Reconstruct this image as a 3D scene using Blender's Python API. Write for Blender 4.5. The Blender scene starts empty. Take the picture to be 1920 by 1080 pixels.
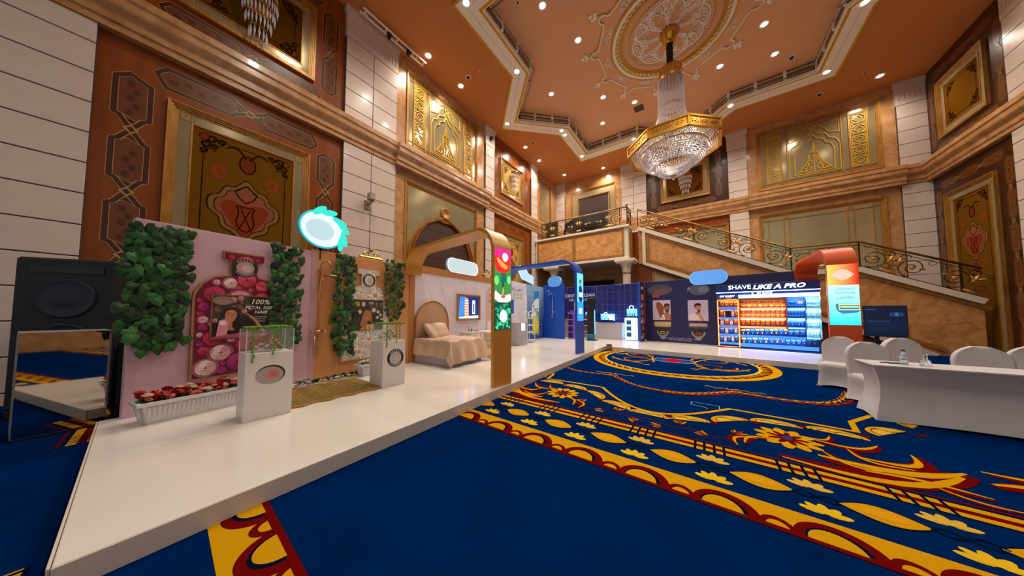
import bpy, bmesh, math, random
from mathutils import Matrix, Vector
random.seed(7)
R = math.radians
scene = bpy.context.scene
COL = scene.collection
# ------------------------------------------------------------------ camera
F = 505.0; CX = 960.0; CY = 561.4; YAW = R(35.5); PIT = R(2.9); H = 1.5
cam_d = bpy.data.cameras.new('camera'); cam = bpy.data.objects.new('camera', cam_d); COL.objects.link(cam)
cam.location = (0, 0, H); cam.rotation_euler = (R(90) + PIT, 0, YAW)
cam_d.sensor_fit = 'HORIZONTAL'; cam_d.sensor_width = 36.0; cam_d.lens = F / 1920 * 36.0
cam_d.shift_y = (CY - 540) / 1920; cam_d.clip_start = .05; cam_d.clip_end = 200
scene.camera = cam
# ------------------------------------------------------------------ light and exposure
vs = scene.view_settings
vs.view_transform = 'Standard'; vs.look = 'None'; vs.gamma = 1.0; vs.use_curve_mapping = False
vs.exposure = 0.9
WORLD = bpy.data.worlds.new('world'); scene.world = WORLD; WORLD.use_nodes = True
bg = WORLD.node_tree.nodes['Background']; bg.inputs[0].default_value = (1.0, .93, .86, 1); bg.inputs[1].default_value = .21
LIGHT_W = 150.0
WARM = (1.0, .89, .75)
# ------------------------------------------------------------------ measuring helpers: a direction of the photograph met with a plane of the place
FW = Vector((-math.sin(YAW) * math.cos(PIT), math.cos(YAW) * math.cos(PIT), math.sin(PIT)))
RT = Vector((math.cos(YAW), math.sin(YAW), 0)); UP = RT.cross(FW); EYE = Vector((0, 0, H))
def ray(x, y): return RT * ((x - CX) / F) + UP * ((CY - y) / F) + FW
def PZ(x, y, z): d = ray(x, y); return EYE + d * ((z - H) / d.z)
def PX(x, y, X): d = ray(x, y); return EYE + d * (X / d.x)
def PY(x, y, Y): d = ray(x, y); return EYE + d * (Y / d.y)
def PL(x, y, p0, n): d = ray(x, y); return EYE + d * ((Vector(p0) - EYE).dot(n) / d.dot(n))
def HZ(px, py, X, Y):                      # height over a known floor spot
    d = ray(px, py); t = (X * d.x + Y * d.y) / (d.x ** 2 + d.y ** 2); return H + d.z * t
K = 1.18                                   # size of the hall
def U(v): return K * v
def ZR(z): return H + K * (z - H)
# ------------------------------------------------------------------ materials
def lin(c):
    return c / 12.92 if c <= .04045 else ((c + .055) / 1.055) ** 2.4
def hx(s):
    if not isinstance(s, str): return tuple(s)[:3]
    s = s.lstrip('#'); return tuple(lin(int(s[i:i + 2], 16) / 255) for i in (0, 2, 4))
MATS = {}
def mat(name, c, r=.5, m=0.0, c2=None, sc=6.0, amt=.5, stretch=None, bump=0.0, bsc=40.0, coat=0.0, trans=0.0, emit=0.0, spec=.5, alpha=1.0, sheen=0, detail=6, dist=0.0):
    if name in MATS: return MATS[name]
    M = bpy.data.materials.new(name); M.use_nodes = True; nt = M.node_tree; b = nt.nodes['Principled BSDF']
    c = hx(c); b.inputs['Base Color'].default_value = (*c, 1)
    b.inputs['Roughness'].default_value = r; b.inputs['Metallic'].default_value = m
    b.inputs['Coat Weight'].default_value = coat; b.inputs['Coat Roughness'].default_value = .08
    b.inputs['Transmission Weight'].default_value = trans
    b.inputs['Specular IOR Level'].default_value = spec; b.inputs['Alpha'].default_value = alpha
    if sheen: b.inputs['Sheen Weight'].default_value = sheen
    if emit: b.inputs['Emission Color'].default_value = (*c, 1); b.inputs['Emission Strength'].default_value = emit
    tc = None
    if c2 is not None or bump:
        tc = nt.nodes.new('ShaderNodeTexCoord'); mp = nt.nodes.new('ShaderNodeMapping'); nt.links.new(tc.outputs['Object'], mp.inputs[0])
        if stretch: mp.inputs['Scale'].default_value = stretch
    if c2 is not None:
        n = nt.nodes.new('ShaderNodeTexNoise'); n.inputs['Scale'].default_value = sc; n.inputs['Detail'].default_value = detail; n.inputs['Roughness'].default_value = .62; n.inputs['Distortion'].default_value = dist
        nt.links.new(mp.outputs[0], n.inputs['Vector'])
        rp = nt.nodes.new('ShaderNodeValToRGB'); nt.links.new(n.outputs['Fac'], rp.inputs[0])
        rp.color_ramp.elements[0].position = .5 - amt * .4; rp.color_ramp.elements[1].position = .5 + amt * .4
        rp.color_ramp.elements[0].color = (*hx(c2), 1); rp.color_ramp.elements[1].color = (*c, 1)
        nt.links.new(rp.outputs[0], b.inputs['Base Color'])
    if bump:
        n2 = nt.nodes.new('ShaderNodeTexNoise'); n2.inputs['Scale'].default_value = bsc; n2.inputs['Detail'].default_value = 4
        nt.links.new(mp.outputs[0], n2.inputs['Vector']); bp = nt.nodes.new('ShaderNodeBump'); bp.inputs['Strength'].default_value = bump; bp.inputs['Distance'].default_value = .02
        nt.links.new(n2.outputs['Fac'], bp.inputs['Height']); nt.links.new(bp.outputs[0], b.inputs['Normal'])
    MATS[name] = M; return M
def attr_mat(name, r=.5, emit=0.0, m=0.0):
    if name in MATS: return MATS[name]
    M = bpy.data.materials.new(name); M.use_nodes = True; nt = M.node_tree; b = nt.nodes['Principled BSDF']
    a = nt.nodes.new('ShaderNodeAttribute'); a.attribute_name = 'Col'
    nt.links.new(a.outputs['Color'], b.inputs['Base Color']); b.inputs['Roughness'].default_value = r; b.inputs['Metallic'].default_value = m
    if emit: nt.links.new(a.outputs['Color'], b.inputs['Emission Color']); b.inputs['Emission Strength'].default_value = emit
    MATS[name] = M; return M
PRINT = attr_mat('printed_film', .45); SCREEN = attr_mat('lit_screen', .35, 1.6); GLOW = attr_mat('backlit_film', .4, 3.0); MATTE = attr_mat('woven_colour', .95); MATTE.node_tree.nodes['Principled BSDF'].inputs['Specular IOR Level'].default_value = 0.0; INLAY = attr_mat('wood_inlay', .3)
TILE = mat('cream_stone', '#d9c8bd', .28, c2='#cdb9ad', sc=3, amt=.8, coat=.15)
GROUT = mat('dark_joint', '#4a3b33', .8)
PEACH = mat('peach_marble', '#c99a6c', .25, c2='#a5713f', sc=3.2, amt=.45, dist=.6, detail=10, coat=.2)
PEACH2 = mat('amber_marble', '#d69f63', .3, c2='#b5783c', sc=2.6, amt=.35, dist=1.2, detail=10)
WOOD = mat('walnut_veneer', '#96490a', .34, c2='#6e3103', sc=5, amt=.7, stretch=(1, 1, .12), coat=.08, spec=.35)
WOODD = mat('dark_walnut', '#4a2206', .34, c2='#2a1002', sc=5, amt=.7, stretch=(1, 1, .12), coat=.05, spec=.35)
GOLDW = mat('gilded_wood', '#c08a3c', .38, .35, c2='#8a5a1c', sc=9, amt=.6, stretch=(1, 1, .2))
GOLD = mat('gold_metal', '#d9a441', .25, .9)
GOLDP = mat('gold_paint', '#c79a1c', .45, .1)
BRONZE = mat('bronze', '#8a6a35', .35, .85)
IRON = mat('black_iron', '#1b1713', .45, .5)
MIRROR = mat('antique_mirror', '#b3a782', .16, .5, c2='#a09570', sc=2, amt=.8)
WHITE = mat('white_paint', '#efe8de', .5)
WHITEM = mat('white_stone', '#ddd0c0', .35)
CEIL = mat('peach_ceiling', '#e3ae84', .75, c2='#dca67a', sc=1.5, amt=.8)
CEILB = mat('ochre_ceiling', '#c07a40', .7)
CRYSTAL = mat('cut_crystal', '#ddd8de', .22, 0.15, spec=.8)
BLACK = mat('black_plastic', '#0c0c0e', .4)
CHROME = mat('chrome', '#d6d6d8', .12, 1.0)
# ------------------------------------------------------------------ mesh builder
class MB:
    def __init__(s): s.v = []; s.f = []; s.c = []; s.mi = []; s.cur = None; s.m = 0
    def face(s, pts, col=None):
        i = len(s.v); s.v += [tuple(p) for p in pts]; s.f.append(tuple(range(i, i + len(pts)))); s.c.append(col or s.cur); s.mi.append(s.m)
    def grid(s, rows, closed=False, flip=False):
        i = len(s.v); n = len(rows[0])
        for r in rows: s.v += [tuple(p) for p in r]
        for a in range(len(rows) - 1):
            for b in range(n if closed else n - 1):
                q = (i + a * n + b, i + a * n + (b + 1) % n, i + (a + 1) * n + (b + 1) % n, i + (a + 1) * n + b)
                s.f.append(q[::-1] if flip else q); s.c.append(s.cur); s.mi.append(s.m)
    def hexa(s, p):                         # 8 corners: 0-3 bottom ring, 4-7 top ring
        i = len(s.v); s.v += [tuple(q) for q in p]
        for q in ((3, 2, 1, 0), (4, 5, 6, 7), (0, 1, 5, 4), (1, 2, 6, 5), (2, 3, 7, 6), (3, 0, 4, 7)):
            s.f.append(tuple(i + k for k in q)); s.c.append(s.cur); s.mi.append(s.m)
    def box(s, x0, x1, y0, y1, z0, z1, M=None):
        p = [Vector(q) for q in ((x0, y0, z0), (x1, y0, z0), (x1, y1, z0), (x0, y1, z0), (x0, y0, z1), (x1, y0, z1), (x1, y1, z1), (x0, y1, z1))]
        s.hexa([M @ q for q in p] if M else p)
    def bbox(s, x0, x1, y0, y1, z0, z1, b=.01, M=None):   # box with chamfered edges
        x0, x1 = sorted((x0, x1)); y0, y1 = sorted((y0, y1)); z0, z1 = sorted((z0, z1))
        b = min(b, (x1 - x0) * .45, (y1 - y0) * .45, (z1 - z0) * .45); i = len(s.v); P = []
        for X, sx in ((x0, 1), (x1, -1)):
            for Y, sy in ((y0, 1), (y1, -1)):
                for Z_, sz in ((z0, 1), (z1, -1)):
                    P += [(X, Y + sy * b, Z_ + sz * b), (X + sx * b, Y, Z_ + sz * b), (X + sx * b, Y + sy * b, Z_)]
        bm = bmesh.new(); vs_ = [bm.verts.new(M @ Vector(p) if M else p) for p in P]
        r = bmesh.ops.convex_hull(bm, input=vs_); bm.verts.index_update()
        s.v += [tuple(v.co) for v in bm.verts]
        for f in bm.faces: s.f.append(tuple(i + v.index for v in f.verts)); s.c.append(s.cur); s.mi.append(s.m)
        bm.free()
    def prism(s, poly, a0, a1, fn):         # 2-D outline extruded between a0 and a1; fn(p, q, a) -> point
        n = len(poly); A = [fn(p[0], p[1], a0) for p in poly]; B = [fn(p[0], p[1], a1) for p in poly]
        i = len(s.v); s.v += [tuple(q) for q in A + B]
        s.f.append(tuple(range(i + n - 1, i - 1, -1))); s.f.append(tuple(range(i + n, i + 2 * n)))
        for k in range(n): s.f.append((i + k, i + (k + 1) % n, i + n + (k + 1) % n, i + n + k))
        s.c += [s.cur] * (n + 2); s.mi += [s.m] * (n + 2)
    def tube(s, pts, r, n=8, closed=False, caps=True):
        pts = [Vector(p) for p in pts]; m = len(pts); rows = []; prev = None
        for k, p in enumerate(pts):
            a = pts[(k - 1) % m] if (closed or k) else p; b = pts[(k + 1) % m] if (closed or k < m - 1) else p
            t = (b - a)
            if t.length < 1e-9: t = Vector((0, 0, 1))
            t.normalize()
            if prev is None: ref = Vector((0, 0, 1)) if abs(t.z) < .9 else Vector((1, 0, 0)); nn = t.cross(ref).normalized()
            else: nn = (prev - t * prev.dot(t)).normalized()
            prev = nn; bb = t.cross(nn); rr = r[k] if isinstance(r, (list, tuple)) else r
            rows.append([p + (nn * math.cos(2 * math.pi * j / n) + bb * math.sin(2 * math.pi * j / n)) * rr for j in range(n)])
        if closed: rows.append(rows[0])
        s.grid(rows, closed=True)
        if caps and not closed: s.face(rows[0][::-1]); s.face(rows[-1])
    def lathe(s, prof, n=24, c=(0, 0, 0), a0=0.0, a1=2 * math.pi):
        full = abs(a1 - a0 - 2 * math.pi) < 1e-6; k = n if full else n + 1
        rows = [[(c[0] + r * math.cos(a0 + (a1 - a0) * j / n), c[1] + r * math.sin(a0 + (a1 - a0) * j / n), c[2] + z) for j in range(k)] for r, z in prof]
        s.grid(rows, closed=full, flip=False)
    def ball(s, c, r, n=8, m=6, sq=(1, 1, 1)):
        s.grid([[(c[0] + r * sq[0] * math.sin(math.pi * a / m) * math.cos(2 * math.pi * j / n), c[1] + r * sq[1] * math.sin(math.pi * a / m) * math.sin(2 * math.pi * j / n), c[2] - r * sq[2] * math.cos(math.pi * a / m)) for j in range(n)] for a in range(m + 1)], closed=True)
    def octa(s, c, r, h):
        i = len(s.v); x, y, z = c
        s.v += [(x, y, z + h), (x + r, y, z), (x, y + r, z), (x - r, y, z), (x, y - r, z), (x, y, z - h)]
        for q in ((0, 1, 2), (0, 2, 3), (0, 3, 4), (0, 4, 1), (5, 2, 1), (5, 3, 2), (5, 4, 3), (5, 1, 4)):
            s.f.append(tuple(i + k for k in q)); s.c.append(s.cur); s.mi.append(s.m)
    def strip2(s, pts, w, d0, d1, fn, closed=False, taper=None):   # flat bar along a 2-D line, standing d0..d1 off the plane
        s.kk = (getattr(s, 'kk', 0) + 1) % 13; d1 = d1 + .0005 * s.kk; L, Rr = offset2(pts, w, closed, taper); n = len(pts)
        rng = range(n if closed else n - 1)
        for k in rng:
            j = (k + 1) % n
            s.hexa([fn(*L[k], d0), fn(*L[j], d0), fn(*Rr[j], d0), fn(*Rr[k], d0), fn(*L[k], d1), fn(*L[j], d1), fn(*Rr[j], d1), fn(*Rr[k], d1)])
    def mesh(s, name):
        me = bpy.data.meshes.new(name); me.from_pydata(s.v, [], s.f)
        if any(c is not None for c in s.c):
            at = me.attributes.new('Col', 'FLOAT_COLOR', 'FACE')
            flat = []
            for c in s.c: flat += [*(hx(c) if c is not None else (1, 1, 1)), 1.0]
            at.data.foreach_set('color', flat)
        return me
    def build(s, name, mats, parent=None, smooth=False, bevel=0.0, norm=True, seg=2):
        me = s.mesh(name); mats = mats if isinstance(mats, (list, tuple)) else [mats]
        for m in mats: me.materials.append(m)
        if len(mats) > 1: me.polygons.foreach_set('material_index', s.mi)
        if norm:
            bm = bmesh.new(); bm.from_mesh(me)
            if smooth: bmesh.ops.remove_doubles(bm, verts=bm.verts, dist=1e-5)
            bmesh.ops.recalc_face_normals(bm, faces=bm.faces); bm.to_mesh(me); bm.free()
        if smooth: me.polygons.foreach_set('use_smooth', [True] * len(me.polygons))
        me.update(); o = bpy.data.objects.new(name, me); COL.objects.link(o)
        if parent is not None: o.parent = parent
        if bevel:
            b = o.modifiers.new('edge', 'BEVEL'); b.width = bevel; b.segments = seg; b.limit_method = 'ANGLE'; b.angle_limit = R(40)
        return o
def offset2(pts, w, closed=False, taper=None):
    n = len(pts); L = []; Q = []
    for k in range(n):
        a = pts[(k - 1) % n] if (closed or k) else pts[k]; b = pts[(k + 1) % n] if (closed or k < n - 1) else pts[k]; p = pts[k]
        d1 = (p[0] - a[0], p[1] - a[1]); d2 = (b[0] - p[0], b[1] - p[1])
        def nm(d):
            l = math.hypot(*d); return (d[0] / l, d[1] / l) if l > 1e-9 else None
        e1, e2 = nm(d1), nm(d2)
        if e1 is None: e1 = e2
        if e2 is None: e2 = e1
        if e1 is None: e1 = e2 = (1, 0)
        mx = (-(e1[1] + e2[1]), e1[0] + e2[0]); l = math.hypot(*mx)
        if l < 1e-6: mx = (-e1[1], e1[0]); l = 1
        mx = (mx[0] / l, mx[1] / l); cs = max(.35, mx[0] * -e1[1] + mx[1] * e1[0]); ww = w * (taper[k] if taper else 1) / 2 / cs
        L.append((p[0] + mx[0] * ww, p[1] + mx[1] * ww)); Q.append((p[0] - mx[0] * ww, p[1] - mx[1] * ww))
    return L, Q
# ------------------------------------------------------------------ flat print: coloured outlines lying on a surface
TXT = {}
def text_geo(s, shear=0.0, bold=0.0, spacing=1.0):
    key = (s, shear, bold, spacing)
    if key not in TXT:
        c = bpy.data.curves.new('t', 'FONT'); c.body = s; c.size = 1; c.shear = shear; c.offset = bold; c.space_character = spacing; c.resolution_u = 2
        o = bpy.data.objects.new('t', c); COL.objects.link(o); dg = bpy.context.evaluated_depsgraph_get(); dg.update()
        me = bpy.data.meshes.new_from_object(o.evaluated_get(dg)); TXT[key] = ([(v.co.x, v.co.y) for v in me.vertices], [tuple(p.vertices) for p in me.polygons])
        bpy.data.objects.remove(o); bpy.data.curves.remove(c); bpy.data.meshes.remove(me)
    return TXT[key]
class Print(MB):
    def __init__(s, fn=None, step=.0006): super().__init__(); s.fn = fn or (lambda u, z, d: (u, -d, z)); s.step = step
    def poly(s, pts, col, layer=0):
        s.k = (getattr(s, 'k', 0) + 1) % 40; d = s.step * (layer + 1 + s.k / 44); s.face([s.fn(p[0], p[1], d) for p in pts], col)
    def rect(s, u0, u1, z0, z1, col, layer=0): s.poly([(u0, z0), (u1, z0), (u1, z1), (u0, z1)], col, layer)
    def ell(s, u, z, a, b, col, layer=0, n=24, rot=0.0, a0=0, a1=360):
        ca, sa = math.cos(R(rot)), math.sin(R(rot)); P = []
        for k in range(n if a1 - a0 >= 360 else n + 1):
            t = R(a0 + (a1 - a0) * k / n); x, y = a * math.cos(t), b * math.sin(t); P.append((u + x * ca - y * sa, z + x * sa + y * ca))
        s.poly(P, col, layer)
    def line(s, pts, w, col, layer=0, closed=False, taper=None):
        L, Q = offset2(pts, w, closed, taper); n = len(pts)
        for k in range(n if closed else n - 1):
            j = (k + 1) % n; s.poly([L[k], L[j], Q[j], Q[k]], col, layer)
    def text(s, body, u, z, size, col, layer=0, align='L', shear=0.0, bold=0.0, sx=1.0, spacing=1.0, rot=0.0):
        V, Fc = text_geo(body, shear, bold, spacing)
        if not V: return
        x0 = min(v[0] for v in V); x1 = max(v[0] for v in V); off = {'L': -x0, 'C': -(x0 + x1) / 2, 'R': -x1}[align]
        ca, sa = math.cos(R(rot)), math.sin(R(rot))
        def tr(v): x, y = (v[0] + off) * size * sx, v[1] * size; return (u + x * ca - y * sa, z + x * sa + y * ca)
        for f in Fc: s.poly([tr(V[k]) for k in f], col, layer)
    def build(s, name, m, parent=None, **k): return super().build(name, m, parent, norm=False)
def ar(s):                                  # Arabic letters as joined shapes, written right to left
    FORMS = {'ا': ('FE8D', 'FE8E'), 'أ': ('FE83', 'FE84'), 'ب': ('FE8F', 'FE90', 'FE91', 'FE92'), 'ة': ('FE93', 'FE94'), 'ت': ('FE95', 'FE96', 'FE97', 'FE98'), 'ج': ('FE9D', 'FE9E', 'FE9F', 'FEA0'),
             'ح': ('FEA1', 'FEA2', 'FEA3', 'FEA4'), 'خ': ('FEA5', 'FEA6', 'FEA7', 'FEA8'), 'د': ('FEA9', 'FEAA'), 'ذ': ('FEAB', 'FEAC'), 'ر': ('FEAD', 'FEAE'), 'س': ('FEB1', 'FEB2', 'FEB3', 'FEB4'),
             'ش': ('FEB5', 'FEB6', 'FEB7', 'FEB8'), 'ص': ('FEB9', 'FEBA', 'FEBB', 'FEBC'), 'ع': ('FEC9', 'FECA', 'FECB', 'FECC'), 'ف': ('FED1', 'FED2', 'FED3', 'FED4'), 'ق': ('FED5', 'FED6', 'FED7', 'FED8'),
             'ك': ('FED9', 'FEDA', 'FEDB', 'FEDC'), 'ل': ('FEDD', 'FEDE', 'FEDF', 'FEE0'), 'م': ('FEE1', 'FEE2', 'FEE3', 'FEE4'), 'ن': ('FEE5', 'FEE6', 'FEE7', 'FEE8'), 'ه': ('FEE9', 'FEEA', 'FEEB', 'FEEC'),
             'و': ('FEED', 'FEEE'), 'ي': ('FEF1', 'FEF2', 'FEF3', 'FEF4'), 'ئ': ('FE89', 'FE8A', 'FE8B', 'FE8C')}
    out = []
    for i, ch in enumerate(s):
        f = FORMS.get(ch)
        if not f: out.append(ch); continue
        pv = i > 0 and s[i - 1] in FORMS and len(FORMS[s[i - 1]]) == 4; nx = i < len(s) - 1 and s[i + 1] in FORMS and len(f) == 4
        out.append(chr(int(f[(3 if pv else 2) if nx else (1 if pv else 0)], 16)))
    return ''.join(reversed(out))
# ------------------------------------------------------------------ scene bookkeeping
def empty(name, loc=(0, 0, 0), rz=0.0, parent=None):
    o = bpy.data.objects.new(name, None); COL.objects.link(o); o.location = loc; o.rotation_euler = (0, 0, rz); o.empty_display_size = .1
    if parent is not None: o.parent = parent
    return o
def tag(o, label=None, cat=None, group=None, kind=None):
    if label: o['label'] = label
    if cat: o['category'] = cat
    if group: o['group'] = group
    if kind: o['kind'] = kind
    return o
def thing(name, label, cat, loc=(0, 0, 0), rz=0.0, group=None): return tag(empty(name, loc, rz), label, cat, group)
def struct(name, loc=(0, 0, 0), rz=0.0, label=None): return tag(empty(name, loc, rz), label, None, None, 'structure')
def kids(o): return [c for c in bpy.data.objects if c.parent is o]
def copy_tree(o, parent=None, _map=None):
    c = o.copy(); COL.objects.link(c); c.parent = parent
    for ch in kids(o): copy_tree(ch, c)
    return c
def put(me_obj, parent, loc=(0, 0, 0), rot=(0, 0, 0), scale=(1, 1, 1)):      # another piece that shares mesh data
    c = me_obj.copy(); COL.objects.link(c); c.parent = parent; c.location = loc; c.rotation_euler = rot; c.scale = scale; return c
def wfn(u, z, d): return (u, -d, z)          # wall plane: u along, z up, d out into the room
def arc(cx, cy, r, a0, a1, n=12, ry=None): return [(cx + r * math.cos(R(a0 + (a1 - a0) * k / n)), cy + (ry or r) * math.sin(R(a0 + (a1 - a0) * k / n))) for k in range(n + 1)]
def spiral(cx, cy, r0, r1, a0, a1, n=28): return [(cx + (r0 + (r1 - r0) * k / n) * math.cos(R(a0 + (a1 - a0) * k / n)), cy + (r0 + (r1 - r0) * k / n) * math.sin(R(a0 + (a1 - a0) * k / n))) for k in range(n + 1)]
def smooth2(pts, it=2, closed=False):
    for _ in range(it):
        q = []; n = len(pts)
        for k in range(n if closed else n - 1):
            a, b = pts[k], pts[(k + 1) % n]; q += [tuple(a[i] * .75 + b[i] * .25 for i in range(len(a))), tuple(a[i] * .25 + b[i] * .75 for i in range(len(a)))]
        pts = q if closed else [pts[0]] + q + [pts[-1]]
    return pts
# ================================================================== ROOM: floor and carpet
XL, XR, YB, ZC = U(-7.9), U(6.68), U(16.2), ZR(10)
BLUE = mat('blue_carpet', '#002a66', .95, c2='#001840', sc=1.3, amt=.9, bump=.35, bsc=260, spec=.0)
fl = MB(); fl.box(XL - .2, XR + .2, -7, YB + .2, -.1, 0); floor = tag(fl.build('floor', BLUE), 'deep blue patterned hall carpet', None, None, 'structure')
YE, RE, NA, CRM, ORG = '#c8920e', '#640a08', '#03122f', '#cfa63c', '#a83a16'
def cfn(u, v, d): return (u, v - .045 * (u + 3), d)
def border(mir, x0, x1, name):
    fv = (lambda v: 3.49 - v) if mir else (lambda v: v)
    p = Print(lambda u, v, d: cfn(u, fv(v), d), .0012)
    p.rect(x0, x1, 2.845, 3.125, YE, 0); p.rect(x0, x1, 2.80, 2.85, RE, 3)
    n0 = int(math.floor((x0 + 2.255) / .585)); n1 = int(math.ceil((x1 + 2.255) / .585))
    for k in range(n0, n1 + 1):
        c = -2.255 + .585 * k
        if not x0 + .2 < c < x1 - .2: continue
        p.ell(c, 2.84, .215, .225, RE, 1, 22, 0, 0, 180); p.ell(c - .01, 2.84, .15, .165, NA, 2, 20, 0, 0, 180); p.ell(c - .018, 2.84, .128, .142, YE, 3, 20, 0, 0, 180)
        p.ell(c + .2925, 2.84, .10, .12, RE, 1, 14, 0, 0, 180); p.ell(c + .2925, 2.84, .062, .072, YE, 2, 14, 0, 0, 180)
    n0 = int(math.floor((x0 + 2.34) / .675)); n1 = int(math.ceil((x1 + 2.34) / .675))
    for k in range(n0, n1 + 1):
        c = -2.34 + .675 * k
        if not x0 + .3 < c < x1 - .3: continue
        top = [(c - .215 + .43 * t / 10, 3.465 + .115 * math.sin(math.pi * t / 10)) for t in range(11)]; bot = [(c + .215 - .43 * t / 10, 3.465 - .115 * math.sin(math.pi * t / 10)) for t in range(1, 10)]
        big = [(c + (a - c) * 1.09, 3.465 + (b - 3.465) * 1.14) for a, b in top + bot]
        p.poly(big, NA, 0); p.poly(top + bot, YE, 1); p.ell(c, 3.465, .12, .06, '#d2961a', 2, 14)
        for sg in (-1, 1):
            p.line([(c + .2 + t * .029, 3.465 + sg * .045 * math.sin(2 * math.pi * t / 10)) for t in range(11)], .02, NA, 1)
            fc, fvv, s2 = c + .3375, 3.465 + sg * .19, sg
            fcol = CRM if sg > 0 else '#d9b021'
            for t in range(5): a = 90 + (t - 2) * 38; p.ell(fc + .075 * math.cos(R(a)), fvv - .05 + .065 * math.sin(R(a)), .07, .032, fcol, 1, 10, a)
            p.poly([(fc - .07, fvv - .055), (fc + .07, fvv - .055), (fc + .05, fvv + .01), (fc - .05, fvv + .01)], fcol, 2)
    p.rect(x0, x1, 3.795, 4.035, NA, 0); p.rect(x0, x1, 3.815, 3.88, YE, 1); p.rect(x0, x1, 3.88, 3.945, RE, 1); p.rect(x0, x1, 3.945, 4.012, YE, 1); p.rect(x0, x1, 4.05, 4.075, RE, 1)
    n0 = int(math.floor((x0 + 2.72) / .68)); n1 = int(math.ceil((x1 + 2.72) / .68))
    for k in range(n0, n1 + 1):
        for j in (-.13, -.045, .045, .13):
            c = -2.72 + .68 * k + j
            if x0 < c < x1: p.rect(c - .012, c + .012, 3.80, 4.03, NA, 2)
    return p.build(name, MATTE, floor)
border(False, -3.5, 7.6, 'carpet_border'); border(True, -3.3, 3.0, 'carpet_border'); border(True, -9.2, -5.9, 'carpet_border')
def leafy(p, a, b, w, c1, c2, layer=1, bend=.3):
    n = 8; dx, dy = b[0] - a[0], b[1] - a[1]; L = math.hypot(dx, dy); nx, ny = -dy / L, dx / L
    pts = [(a[0] + dx * t / n + nx * bend * L * math.sin(math.pi * t / n), a[1] + dy * t / n + ny * bend * L * math.sin(math.pi * t / n)) for t in range(n + 1)]
    p.line(pts, w, c1, layer, taper=[.12 + math.sin(math.pi * min(1, t / n * .85 + .1)) for t in range(n + 1)])
    p.line([(x + nx * w * .22, y + ny * w * .22) for x, y in pts], w * .35, c2, layer + 1, taper=[.12 + math.sin(math.pi * min(1, t / n * .85 + .1)) for t in range(n + 1)])
fp = Print(cfn, .0012)
SX = -.72
def both(fn):
    for sg in (-1, 1): fn(lambda x: SX + sg * (x - SX), sg)
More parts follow.
